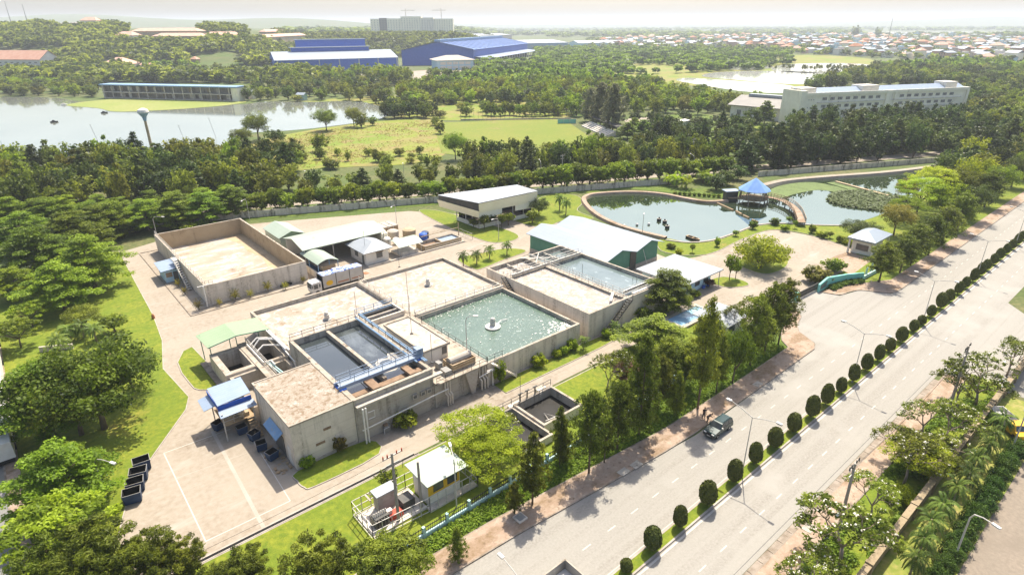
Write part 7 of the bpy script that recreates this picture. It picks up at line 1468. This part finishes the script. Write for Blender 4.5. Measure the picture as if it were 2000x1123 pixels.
pp('casuarina', (1196, 258), 23, 6.5, 'tall feathery grey green casuarina beside the bleachers', 'casuarina_tree', 'casuarinas by the bleachers'); pp('casuarina', (1172, 246), 22, 6.5, 'tall brown green casuarina behind the front one', 'casuarina_tree', 'casuarinas by the bleachers'); pp('casuarina', (1152, 238), 18, 5.5, 'shorter casuarina at the goal end', 'casuarina_tree', 'casuarinas by the bleachers')
for i, px in enumerate(((1262, 252), (1286, 244), (1272, 240), (1301, 249), (1318, 254), (1335, 236), (1352, 245), (1342, 242), (1366, 252), (1240, 240), (1380, 248), (1398, 243))): pp(('dark0', 'dark1', 'dark2')[i % 3], px, RN.uniform(4.5, 7), RN.uniform(3, 4), 'clipped round tree in the park near the white hut', 'park_tree', 'clipped round trees in the park')
for px in ((1238, 262), (1255, 266), (1225, 272), (1280, 270)): pp('midtier', px, 7, 5, 'bright flat topped tree below the park path', 'park_tree', 'bright trees below the park')
for px, lb in (((1483, 285), 'light tree in the clearing before the school'), ((1492, 243), 'tiered tree before the assembly hall'), ((1468, 252), 'dark tree left of the clearing'), ((1445, 270), 'dark round tree at the clearing edge')): pp({1492: 'midtier', 1483: 'olive0'}.get(px[0], 'dark1'), px, {1492: 11, 1483: 8}.get(px[0], 11), 5.5, lb, 'clearing_tree', 'trees in the clearing')

def inpoly(poly, n, d, keys, hr, rr, label, name, group, cap=0, terr=False, use=None):
    """fill a ground outline; the nearest become single trees, the rest are returned"""
    xs = [p[0] for p in poly]; ys = [p[1] for p in poly]; L = []; g = {}
    for k in range(n):
        x, y = RN.uniform(min(xs), max(xs)), RN.uniform(min(ys), max(ys))
        if not inside(x, y, poly) or any(inside(x, y, p) for p in NOGO): continue
        c = (int(x//d), int(y//d)); near = [g[(c[0]+a, c[1]+b)] for a in (-1, 0, 1) for b in (-1, 0, 1) if (c[0]+a, c[1]+b) in g]
        if any((x-p[0])**2+(y-p[1])**2 < d*d for p in near): continue
        g[c] = (x, y); L.append((x, y, RN.uniform(*hr), RN.uniform(*rr), RN.choice(keys)))
    L.sort(key=lambda t: t[0]**2+t[1]**2)
    for x, y, h, r, k in L[:cap]: plant(k, x, y, h, r, label, name, group, z=land(x, y))
    return L[cap:]
REST = []
MIDP = pxs([(765, 222), (860, 205), (960, 208), (1060, 218), (1110, 229), (1230, 230), (1420, 226), (1500, 214), (1400, 202), (1320, 188), (1275, 172), (1180, 158), (1080, 142), (960, 152), (830, 168), (785, 190)])
REST += inpoly(MIDP, 5200, 8.0, ['mid0', 'mid1', 'mid2', 'bright0', 'olive1', 'bright2', 'dark2'], (8, 14), (3.8, 5.6), 'mid green tree in the wood beyond the sports pitch', 'forest_tree', 'trees of the wood beyond the pitch', 285)
REST += inpoly(pxs([(1880, 250), (2060, 330), (2060, 140), (1960, 132), (1840, 130), (1740, 134), (1660, 150), (1560, 176), (1600, 182), (1700, 172), (1890, 172)]), 5200, 9.5, ['mid0', 'mid1', 'dark1', 'olive0', 'dark0', 'dark2'], (9, 14), (4.6, 6.2), 'tree in the green mass behind and right of the school', 'grove_tree', 'trees behind and right of the school', 270)
REST += inpoly(pxs([(480, 200), (560, 196), (690, 196), (760, 206), (760, 175), (700, 160), (560, 160), (500, 172)]), 900, 10, ['mid0', 'olive0', 'olive1', 'dark0'], (7, 12), (4, 5.5), 'tree on the far bank of the lake right of the open building', 'bank_tree', 'trees on the far lake bank', 90)
REST += inpoly(pxs([(-60, 188), (110, 189), (190, 192), (200, 160), (320, 156), (470, 166), (470, 150), (300, 140), (180, 145), (-60, 150)]), 1500, 9.5, ['mid0', 'olive0', 'dark1', 'bright1', 'mid1'], (7, 11), (4, 6), 'tree on the far bank behind the open lake building', 'bank_tree', 'trees behind the open lake building', 150)
for i in range(46):
    q = at(RN.uniform(556, 800), RN.uniform(151, 168)); plant(RN.choice(['mid0', 'mid1', 'bright0', 'mid2']), q.x, q.y, RN.uniform(11, 17), RN.uniform(5, 7), 'tall tree in the belt before the blue factory halls', 'factory_tree', 'trees before the blue factory')
for i in range(22):
    q = at(RN.uniform(840, 1010), RN.uniform(142, 158)); plant(RN.choice(['mid0', 'mid1', 'dark1']), q.x, q.y, RN.uniform(8, 12), RN.uniform(4, 6), 'tree in the belt before the factory office', 'factory_tree', 'trees before the factory office')
NOW = len(PLANTED)
# ---- near the buildings
pp('darkbroad', (1052, 424), 5.6, 3.2, 'dark round tree at the corner of the cream warehouse', 'round_tree')
for i, px in enumerate(((905, 433), (925, 447), (946, 448), (957, 441), (980, 446), (993, 440))): pp('sapling', px, RN.uniform(2.6, 4.4), RN.uniform(1.3, 2.0), 'young tree before the cream warehouse, %s from the left' % ORD[i], 'young_tree', 'young trees before the cream warehouse')
pp('sapling', (1040, 436), 3.6, 2.0, 'pale young tree beside the dark round tree', 'young_tree')
for px, lb in (((1093, 412), 'palm before the warehouse corner, the rear one'), ((1105, 420), 'palm before the warehouse corner, the front one')): pp('palm', px, 3.8, 2.3, lb, 'palm_tree', 'palms by the cream warehouse')
for i, px in enumerate(((905, 520), (931, 517), (956, 507), (990, 498))): pp('palm', px, 2.6, 1.9, 'young palm in the strip behind the foam, %s from the left' % ORD[i], 'palm_tree', 'young palms behind the foam basin')
pp('spread', (1485, 522), 6.8, 6.4, 'spreading round tree on the lawn island of the forecourt', 'spreading_tree'); pp('darkbroad', (1678, 470), 5.2, 4.6, 'dense dark bush beside the gatehouse', 'round_bush'); pp('darkshrub', (1513, 440), 2.0, 1.4, 'round dark bush at the end of the footbridge', 'round_bush')
pp('tier', (1300, 606), 7.6, 5.2, 'bright spreading tree between bungalow and twin tank', 'spreading_tree'); pp('tier2', (1275, 700), 6.8, 6.0, 'bright tiered tree by the lane below the twin tank', 'spreading_tree')
pp('yellowshrub', (1592, 552), 3.4, 3.0, 'yellow green bush left of the teal wall', 'bush', 'bushes by the gate'); pp('darkshrub', (1628, 530), 2.8, 2.4, 'yellow green bush behind the teal wall', 'bush', 'bushes by the gate'); pp('sapling', (1424, 548), 6.2, 1.5, 'thin tall tree at the corner of the bungalow', 'thin_tree'); pp('sapling', (1436, 545), 4.2, 1.1, 'thin bare sapling beside the tall thin tree', 'thin_tree')
for i, px in enumerate(((1325, 500), (1352, 494), (1310, 486), (1400, 482), (1436, 462), (1470, 448), (1533, 452), (1552, 447), (1585, 456), (1600, 462), (1620, 466), (1640, 474), (1652, 478), (1540, 437), (1608, 466), (1664, 482))): pp(('shrub', 'sapling', 'darkshrub')[i % 3], px, RN.uniform(1.2, 2.6), RN.uniform(.7, 1.3), 'small planted shrub on the pond lawn, %s from the left' % ORD[sorted(range(16), key=lambda k: (1325, 1352, 1310, 1400, 1436, 1470, 1533, 1552, 1585, 1600, 1620, 1640, 1652, 1540, 1608, 1664)[k]).index(i)], 'shrub', 'planted shrubs on the pond lawn')
for i in range(10): q = at(1318+i*9.5, 381+i*.6); plant('darkshrub', q.x, q.y, 1.1, .7, 'tiny shrub in the row behind the pond', 'shrub', 'row of tiny shrubs behind the pond')
for px, h, lb in (((1322, 366), 6.2, 'banana clump at the end of the boundary wall'), ((1340, 369), 5.4, 'second banana plant beside the wall end'), ((1372, 358), 6.2, 'banana clump farther right behind the pond'), ((1388, 360), 5.0, 'smallest banana plant behind the pond'), ((1305, 362), 5.0, 'banana plant nearest the wall')): pp('banana', px, h, 3.6, lb, 'banana_plant', 'banana plants behind the pond')
for px in ((1415, 362), (1440, 352), (1398, 372)): pp('dark1', px, 5.5, 3.6, 'low dark bush behind the pavilion', 'bush', 'dark bushes behind the pavilion')
for i, (px, r) in enumerate((((1052, 716), 1.25), ((1087, 699), .85), ((1101, 693), .9), ((1117, 684), 1.15))): pp('shrub', px, r*1.75, r, 'round variegated shrub under the green basin, %s from the left' % ORD[i], 'round_shrub', 'round shrubs under the green basin')
for px, h, r, lb in (((977, 748), 3.8, 1.1, 'tall leafy bush at the foot of the basin stair'), ((601, 912), 1.6, 1.0, 'round bush at the corner of the pump house'), ((664, 882), 2.4, 1.0, 'yellow topped bush against the pump house wall'), ((793, 832), 2.3, 1.7, 'dark bush against the stained wall'), ((1183, 660), 1.7, 1.0, 'bush at the foot of the twin tank stair'), ((1238, 605), 2.0, 1.3, 'shrub against the twin tank wall'), ((1255, 622), 2.2, 1.6, 'larger shrub by the twin tank wall'), ((1230, 520), 2.6, 1.5, 'yellow green bush at the corner of the green shed'), ((1340, 590), 1.5, 1.2, 'rounded bush below the bungalow window'), ((1358, 580), 1.4, 1.1, 'rounded bush right of the bungalow window'), ((1385, 560), 1.6, 1.4, 'reddish bush at the bungalow corner')):
    pp({1385: 'redsapling', 664: 'yellowshrub', 1230: 'yellowshrub', 793: 'darkshrub', 1255: 'darkshrub'}.get(px[0], 'shrub'), px, h, r, lb, 'bush')
for px, lb in (((1140, 684), 'palm at the right end of the basin bed'), ((1200, 655), 'palm beside the twin tank stair')): pp('palm', px, 2.0, 1.4, lb, 'palm_tree', 'palms in the basin bed')
for i, (px, r) in enumerate((((389, 606), 1.1), ((430, 598), .8), ((461, 588), 1.25), ((490, 582), .9), ((524, 570), 1.15), ((558, 566), .9), ((593, 553), .8), ((349, 561), .9), ((362, 575), .8))): pp('yellowpalm', px, r*1.9, r, 'yellow dwarf palm in the settling tank bed, %s' % ('%s from the left along the front' % ORD[i] if i < 7 else ('behind the booth', 'at the stair foot')[i-7]), 'dwarf_palm', 'yellow dwarf palms round the settling tank')
# ---- verge trees along the road
for key, px, h, r, lb in (('weep', (1040, 985), 9.8, 2.6, 'drooping conifer nearest the manhole on the verge'), ('pine', (1093, 912), 8.8, 1.7, 'slim pine on the verge right of the drooping conifer'), ('pine2', (1150, 925), 11.5, 3.2, 'leafy pine on the verge with a thick crown'), ('cone', (1247, 852), 15.0, 3.5, 'tallest cone shaped conifer on the verge'), ('pine2', (1205, 880), 10, 3.0, 'pine between the thick crowned one and the tall cone'), ('cone', (1318, 812), 7.0, 1.9, 'small dark conifer right of the tall cone'), ('pine', (1362, 800), 17.0, 3.4, 'very tall pine with a bare trunk above the car'), ('pine', (1398, 768), 9.5, 2.2, 'thin pine right of the very tall one'), ('broad', (1430, 748), 9, 3.2, 'pine before the blue pool'), ('pine2', (1464, 716), 12.0, 3.6, 'full crowned pine near the gate, the left one'), ('pine2', (1492, 692), 12.5, 3.6, 'full crowned pine near the gate, the middle one'), ('pine2', (1519, 676), 12.0, 3.4, 'full crowned pine near the gate, the right one'), ('pine2', (1285, 800), 8.5, 2.6, 'slim pine behind the small dark conifer'), ('cone', (895, 1095), 4.4, 1.3, 'young conifer at the verge edge'), ('weep', (1005, 1005), 4.5, 1.5, 'young drooping tree by the fence'), ('cone', (1100, 905), 6.0, 1.6, 'young cone conifer behind the slim pine'), ('pine', (1180, 905), 7.5, 2.0, 'thin pine beside the thick crowned one')):
    pp(key, px, h, r*.82, lb, 'pine_tree' if key != 'weep' else 'weeping_tree', 'trees on the road verge')
for px, r, lb in (((1445, 660), 3.6, 'flowering tree behind the gate pines, the front one'), ((1480, 640), 3.8, 'flowering tree behind the gate pines, the rear one'), ((1185, 765), 3.2, 'white flowered tree on the lawn by the inlet pit'), ((1215, 755), 2.6, 'white flowered tree behind the inlet pit')): pp('plum1', px, 6.0, r, lb, 'flowering_tree', 'flowering trees inside the fence')
pp('redsapling', (1222, 748), 3.4, 2.4, 'red leaved shrub among the white flowered trees', 'red_shrub'); pp('feather', (935, 892), 6.0, 5.2, 'feathery bright tree over the lane by the inlet pit', 'feathery_tree', 'feathery trees by the hut'); pp('feather', (960, 925), 5.2, 4.2, 'feathery bright tree behind the yellow hut', 'feathery_tree', 'feathery trees by the hut'); pp('plum2', (975, 870), 4.8, 3.0, 'half bare flowering tree between the feathery trees', 'flowering_tree'); pp('sapling', (760, 955), 2.6, 1.3, 'young tree inside the wire enclosure', 'young_tree')
for px, lb in (((1335, 760), 'dark broad tree behind the verge pines'), ((1300, 745), 'dark tree behind the tall cone conifer'), ((1385, 700), 'dark tree below the blue pool')): pp('darkpine', px, 7.5, 2.8, lb, 'dark_pine', 'dark trees inside the fence')
# belt beyond the entrance
E1 = 'trees in the belt beside the road'
for i, (px, h, r, key) in enumerate((((1716, 552), 8.8, 3.6, 'pine2'), ((1757, 533), 8.4, 3.4, 'pine2'), ((1778, 518), 9.4, 3.8, 'darkpine'), ((1812, 500), 9.5, 3.6, 'pine2'), ((1838, 478), 9.5, 3.8, 'darkpine'), ((1868, 452), 10, 4.2, 'darkpine'), ((1893, 430), 10, 4.4, 'darkbroad'), ((1922, 405), 10.5, 4.4, 'darkpine'), ((1948, 388), 10.5, 4.6, 'broad'), ((1975, 366), 10, 4.6, 'darkbroad'), ((1998, 352), 10, 4.8, 'broad'))):
    pp(key, px, h, r, 'dark roadside tree beyond the entrance, %s from the teal wall' % ORD[i], 'roadside_tree', E1)
for key, px, h, r, lb in (('brownbroad', (1745, 460), 8.5, 4.6, 'brown leaved thin tree behind the gatehouse'), ('yellowfeather', (1790, 418), 10.5, 7.0, 'brilliant yellow green feathery tree by the second pond'), ('yellowfeather', (1815, 398), 11, 7.0, 'yellow green feathery tree behind the brilliant one'), ('yellowfeather', (1765, 436), 7.5, 4.6, 'yellow green feathery tree nearest the gatehouse'), ('brownbroad', (1768, 398), 7.5, 3.8, 'brownish tree at the pond end'), ('spread', (1840, 425), 10, 6.0, 'olive tree in the belt behind the roadside pines'), ('broad', (1865, 398), 11, 6, 'green tree in the belt above the roadside pines'), ('spread', (1895, 375), 11, 6.2, 'olive tree farther along the belt'), ('brownbroad', (1850, 380), 8, 4.5, 'yellowish tree at the far end of the second pond')):
    pp(key, px, h, r, lb, 'belt_tree', E1)
for k in range(150):
    x, y = RN.uniform(225, 440), RN.uniform(41, 66)
    if free(x, y, 7.0): plant(RN.choice(['mid0', 'olive1', 'dark0', 'dark1', 'bright1', 'olive0']), x, y, RN.uniform(8, 12), RN.uniform(4, 5.2), 'tree in the belt beside the road near the right edge', 'belt_tree', 'trees at the far end of the belt')
# ---- median topiary
def egg(seed):
    r = np.random.RandomState(seed); n = 2600; z = r.rand(n); zz = z*2-1; a = r.rand(n)*2*PI; h = np.sqrt(np.maximum(0, 1-np.abs(zz)**2.6)); k = (1+.06*np.sin(a*3+seed)*np.sin(zz*4))*r.uniform(.93, 1.03, n)
    p = np.stack([h*k*np.cos(a)*(1-.10*zz), h*k*np.sin(a)*(1-.10*zz), 1.75+1.35*zz*k], 1); nm = unit(np.stack([h*np.cos(a), h*np.sin(a), .5*zz], 1)+r.normal(size=(n, 3))*.35); t = unit(np.cross(nm, r.normal(size=(n, 3)))); b = np.cross(nm, t); s = r.uniform(.12, .24, (n, 1))
    return np.stack([p-t*s, p+b*s*.7, p+t*s, p-b*s*.7], 1), np.clip(r.normal(size=n)*.2+.45, 0, 1)
for i in range(3):
    q, v = egg(70+i); m = MB(); m.tube([(0, 0, 0), (.03, 0, .7)], [.09, .07], 6); m.ball((0, 0, 1.75), (.93, .93, 1.26), 14, 9)
    PROTO['egg%d' % i] = dict(crown=quadmesh('crown', q, v, 'leaf_topiary'), trunk=None, H=3.1, R=1.0, q=q, v=v, extra=None); tm = MB(); tm.tube([(0, 0, 0), (.03, 0, .7)], [.09, .07], 6); tm.ball((0, 0, 1.75), (.90, .90, 1.22), 14, 9, 1); PROTO['egg%d' % i]['trunk'] = tm.mesh('trunk', ['bark', 'leaf_topiary'])
TOP = [36.9, 40.8, 45.6, 50.9, 56.2, 61.2, 65.9, 71.0, 75.9, 80.6, 85.4, 89.9, 94.5, 99.0, 103.6, 108.9, 114.4, 118.6, 123.5, 128.9, 133.6, 138.8, 143.6, 148.6]+[153.5+5*k for k in range(24)]
for i, x in enumerate(TOP):
    s = (.85, 1.15, .95, 1.3, 1.1, 1.08, 1.12, 1.15, 1.2, 1.15, 1.0, 1.1)[i] if i < 12 else RN.uniform(.85, 1.15); s *= (.7 if i in (0, 17) else 1)
    plant('egg%d' % (i % 3), x+RN.uniform(-.2, .2), 26.1, 2.75*s*RN.uniform(.88, 1.08), .76*s**.5*RN.uniform(.88, 1.12), ('clipped egg shaped bush on the median, %s counting up from the bottom edge' % ORD[i]) if i < 24 else 'clipped bush on the far part of the median', 'topiary_bush', 'clipped bushes on the median', z=.12).rotation_euler[:2] = (RN.uniform(-.05, .05), RN.uniform(-.05, .05))
# ---- right strip: flowering trees, palms, hedge
for key, px, h, r, lb in (('plum0', (1640, 1100), 8.0, 5.4, 'large white flowering tree nearest the bottom of the right strip'), ('plum2', (1560, 1170), 5.2, 3.4, 'flowering tree cut off at the bottom edge of the right strip'), ('plum1', (1765, 945), 6.6, 4.4, 'flowering tree with a bright crown, third along the right strip'), ('plum0', (1842, 860), 5.6, 4.0, 'flowering tree between pole and old wall'), ('plum2', (1905, 795), 8.0, 5.6, 'wide flowering tree with the farther pole in its crown'), ('plum1', (1800, 850), 5.0, 3.4, 'small flowering tree at the pavement edge'), ('plum0', (1740, 905), 5.0, 3.4, 'flowering tree leaning over the pavement')): pp(key, px, h, r, lb, 'flowering_tree', 'flowering trees in the right strip')
for px, h, r, key, lb in (((1700, 1010), 5.0, 3.4, 'plum1', 'flowering tree right of the nearest one'), ((1868, 790), 5.4, 3.8, 'plum0', 'flowering tree between the two poles'), ((1965, 735), 6.0, 4.2, 'plum1', 'flowering tree at the right edge of the strip'), ((1845, 905), 3.6, 2.8, 'plum2', 'low flowering tree against the old wall'), ((1600, 1140), 3.6, 2.6, 'plum1', 'small flowering tree at the bottom of the right strip')): pp(key, px, h, r, lb, 'flowering_tree', 'flowering trees in the right strip')
for px, h, r, lb in (((1835, 885), 2.6, 2.0, 'bright bush below the flowering trees'), ((1760, 985), 2.2, 1.8, 'bright bush near the old wall'), ((1905, 825), 2.4, 2.0, 'leafy bush beside the wide flowering tree')): pp('spread', px, h, r, lb, 'bush', 'bushes in the right strip')
pp('feather', (1780, 925), 4.6, 3.8, 'bright green feathery tree among the flowering trees', 'feathery_tree'); pp('broad', (1800, 930), 4.6, 3.2, 'dark leafy tree under the bright feathery one', 'broad_tree')
for i, x in enumerate((57.2, 60.4, 63.6, 67.2, 70.6, 74.6, 78.0, 82.0, 86.2, 90.5)): plant('palm', x, 7.9+RN.uniform(-.35, .35), RN.uniform(2.6, 3.4), RN.uniform(1.6, 2.0), 'palm between old wall and hedge, %s from the bottom edge' % ORD[i], 'palm_tree', 'row of palms between wall and hedge')
(q, v), l = crown_round(1.25, 1.7, 34, 90, .16, 81, base=0, cr=.36, up=.8, lump=.10); proto('hedgeball', q, v, l, 'leaf_hedge', H=1.7, R=1.25)
for i, x in enumerate(np.arange(56.5, 90, 2.15)): plant('hedgeball', x, 5.7+RN.uniform(-.12, .12), RN.uniform(1.8, 2.1), RN.uniform(1.15, 1.3), 'clipped dark green hedge bush along the back lane, %s from the bottom edge' % ORD[i], 'hedge_bush', 'clipped hedge bushes along the back lane')
# ---- ground cover, lily pads, weeds: nobody could count these
def cover(name, label, poly, n, size, zr, leafm, seed, up=1.0, cat='ground cover', blobs=.0):
    r = np.random.RandomState(seed); xs = [p[0] for p in poly]; ys = [p[1] for p in poly]; P = []
    while len(P) < n:
        x, y = r.uniform(min(xs), max(xs)), r.uniform(min(ys), max(ys))
        if inside(x, y, poly) and (blobs == 0 or math.sin(x*.9+seed)*math.sin(y*1.1)+.6*math.sin(x*.37)*math.sin(y*.53) > blobs-1): P.append((x, y, r.uniform(*zr), .3, .3, .08, r.uniform(.15, .9)))
    q, v = leaves(P, 3, size, up=up, seed=seed); o = bpy.data.objects.new(name, quadmesh(name, q, v, leafm)); LINK(o); tag(o, label, cat, None, 'stuff')
cover('undergrowth', 'leafy ground cover between the fence and the pavement', [(20, 42.6), (20, 40.8), (31, 40.4), (46, 39.1), (59, 38.0), (92, 38.0), (92, 43.8), (57, 42.6)], 14000, .28, (.05, .40), 'leaf_cover', 90)
cover('undergrowth', 'leafy plants under the flowering trees by the old wall', [(42, 10.8), (42, 14.9), (103, 14.9), (103, 10.8)], 4200, .30, (.05, .5), 'leaf_cover', 91, blobs=1.0)
cover('lily_pads', 'dense bed of lotus leaves on the second pond', curve(pxs([(1614, 388), (1640, 376), (1690, 374), (1735, 380), (1775, 392), (1770, 408), (1738, 414), (1680, 409), (1630, 400)]), 4), 3400, .75, (.15, .7), 'leaf_lily', 92, 2.2, 'water plants')
wr = np.random.RandomState(93); WP = []; WPOLY = curve(pxs([(470, 325), (500, 280), (600, 260), (760, 240), (855, 242), (870, 290), (820, 312), (680, 322), (540, 332)]), 3)
while len(WP) < 4200:
    cx, cy_, cs = wr.uniform(60, 205), wr.uniform(215, 320), wr.uniform(1.5, 7)
    for k in range(int(cs*9)):
        x, y = wr.normal(cx, cs), wr.normal(cy_, cs)
        if inside(x, y, WPOLY): WP.append((x, y, wr.uniform(.05, .35), .5, .5, .1, wr.uniform(.1, .9)))
q, v = leaves(WP, 3, .55, up=1.2, seed=93); o = bpy.data.objects.new('weeds', quadmesh('weeds', q, v, 'leaf_weed')); LINK(o); tag(o, 'brown and yellow weeds on the rough meadow', 'weeds', None, 'stuff')
cover('sedge', 'dark strappy plants along the foot of the teal wall', pxs([(1618, 562), (1650, 552), (1685, 549), (1686, 555), (1650, 560), (1626, 570)]), 260, .7, (.2, .7), 'leaf_palm', 94, .3, 'plants')
# ---- far woods as masses
def woods(name, label, spots, leafm, per, size, seed, cr=.34, n=9):
    r = np.random.RandomState(seed); (q0, v0), _ = crown_round(1, 2.2, n, per, size, seed, base=.02, cr=cr, lump=.2); (q1, v1), _ = crown_round(1, 2.2, n, per, size, seed+1, base=.02, cr=cr, lump=.3); Q = []; V = []
    for x, y, z, h, rr in spots:
        qq, vv = (q0, v0) if r.rand() < .5 else (q1, v1); a = r.rand()*6.28; c, s = math.cos(a), math.sin(a); M = np.array([[c*rr, -s*rr, 0], [s*rr, c*rr, 0], [0, 0, h/2.2]]); Q.append(qq@M.T+np.array([x, y, z])); V.append(np.clip(vv+r.normal()*.30, 0, 1))
    q = np.concatenate(Q); o = bpy.data.objects.new(name, quadmesh(name, q, np.concatenate(V), leafm)); LINK(o); return tag(o, label, 'woodland', None, 'stuff')
woods('woodland', 'far part of the woods beyond the pitch and the school', [(x, y, land(x, y), h, r) for x, y, h, r, k in REST], 'leaf_broad', 13, .62, 101)
def scatter(n, fu, ok, hr, rr, seed, d=7):
    r = random.Random(seed); L = []; g = set()
    for k in range(n):
        u, f = fu(r); p = dist_pt(u, f); c = (int(p.x//d), int(p.y//d))
        if c in g: continue
        z = land(p.x, p.y); px, py = topx(p.x, p.y, z)
        if not ok(px, py, p, f): continue
        g.add(c); L.append((p.x, p.y, z, r.uniform(*hr), r.uniform(*rr)))
    return L
AVOID = [((-70, 100, 96, 146)), (250, 395, 58, 88), (395, 475, 66, 84), (478, 605, 60, 82), (84, 196, 38, 58), (224, 262, 70, 84), (196, 246, 118, 140), (372, 388, 115, 130), (255, 540, 128, 152)]
def hill_ok(px, py, p, f):
    if any(a < px < b and c < py < d for a, b, c, d in AVOID): return False
    return math.sin(p.x*.02)*math.sin(p.y*.017) > -.75
woods('hill_woods', 'wooded slope rising behind the lake', scatter(5200, lambda r: (r.uniform(-120, 610), r.uniform(610, 1130)), hill_ok, (9, 16), (6, 9.5), 1, 11), 'leaf_broad', 11, .66, 103)
woods('hill_woods', 'wooded hill behind the blue factory', scatter(2600, lambda r: (r.uniform(540, 960), r.uniform(1075, 1380)), lambda px, py, p, f: True, (9, 15), (6, 9.5), 2, 11.5), 'leaf_broad', 10, .66, 105)
woods('marsh_woods', 'scattered bushes on the marsh by the fish ponds', scatter(7000, lambda r: (r.uniform(930, 1560), 430+1250*r.random()), lambda px, py, p, f: (158-(px-960)*.04 > py > 97) and math.sin(p.x*.021+1)*math.sin(p.y*.023) > -.2-.9*(px < 1230)-.7*(py < 115) and not inside(p.x, p.y, MIDP) and not (px < 1045 and py < 124) and not town_ok(px, py-3) and not (1100 < px < 1260 and py < 97), (6, 12), (4.5, 7.5), 3, 10), 'leaf_broad', 11, .66, 107)
woods('pond_trees', 'row of little trees on the fish pond dykes', scatter(900, lambda r: (r.uniform(1340, 1720), r.uniform(480, 760)), lambda px, py, p, f: abs(py-(134+.022*(px-1500))) < 2.4 and 1480 < px < 1690 or abs(py-(140-.12*(px-1360))) < 2.0 and 1350 < px < 1500, (5, 7), (1.6, 2.4), 4, 10), 'leaf_olive', 10, .6, 109)
woods('town_trees', 'trees growing among the town houses', scatter(3600, lambda r: (r.uniform(1150, 2120), 800+r.random()**1.2*2100), lambda px, py, p, f: town_ok(px, py-2) or town_ok(px, py+3), (8, 13), (5, 8), 5, 16), 'leaf_broad', 10, .66, 111)
woods('far_woods', 'hazy belts of trees beyond the town', scatter(4200, lambda r: (r.uniform(560, 2150), 1900+r.random()**1.5*5200), lambda px, py, p, f: not town_ok(px, py) and 55 < py < 92 and not (px > 1680 and 61 < py < 71) and not (900 < px < 1260 and py > 74) and math.sin(p.x*.004)*math.sin(p.y*.0045+1)+.4*math.sin(p.x*.013) > -.55, (12, 22), (14, 26), 6, 34), 'leaf_broad', 8, .8, 113)
for u, f, h in ((1678, 2100, 42), (1722, 2200, 36)): p = dist_pt(u, f); plant('mid0', p.x, p.y, h, 13, {1678: 'tall lone tree on the skyline beyond the town, left one', 1722: 'tall lone tree on the skyline beyond the town, right one'}[u], 'skyline_tree')
# ---- the air
m = MB(); m.box(-14500, -14500, -1.5, 14500, 14500, 150); hz = m.build('haze', 'soil'); hz.data.materials.clear(); hm = bpy.data.materials.new('haze'); hm.use_nodes = True; N = hm.node_tree; N.nodes.remove(N.nodes['Principled BSDF']); pv = N.nodes.new('ShaderNodeVolumePrincipled'); pv.inputs['Color'].default_value = (.88, .94, 1.0, 1); pv.inputs['Density'].default_value = HAZE = .00016; pv.inputs['Anisotropy'].default_value = .1
N.links.new(pv.outputs[0], N.nodes['Material Output'].inputs['Volume']); hz.data.materials.append(hm); tag(hz, 'pale haze that whitens the far land', 'haze', None, 'stuff')
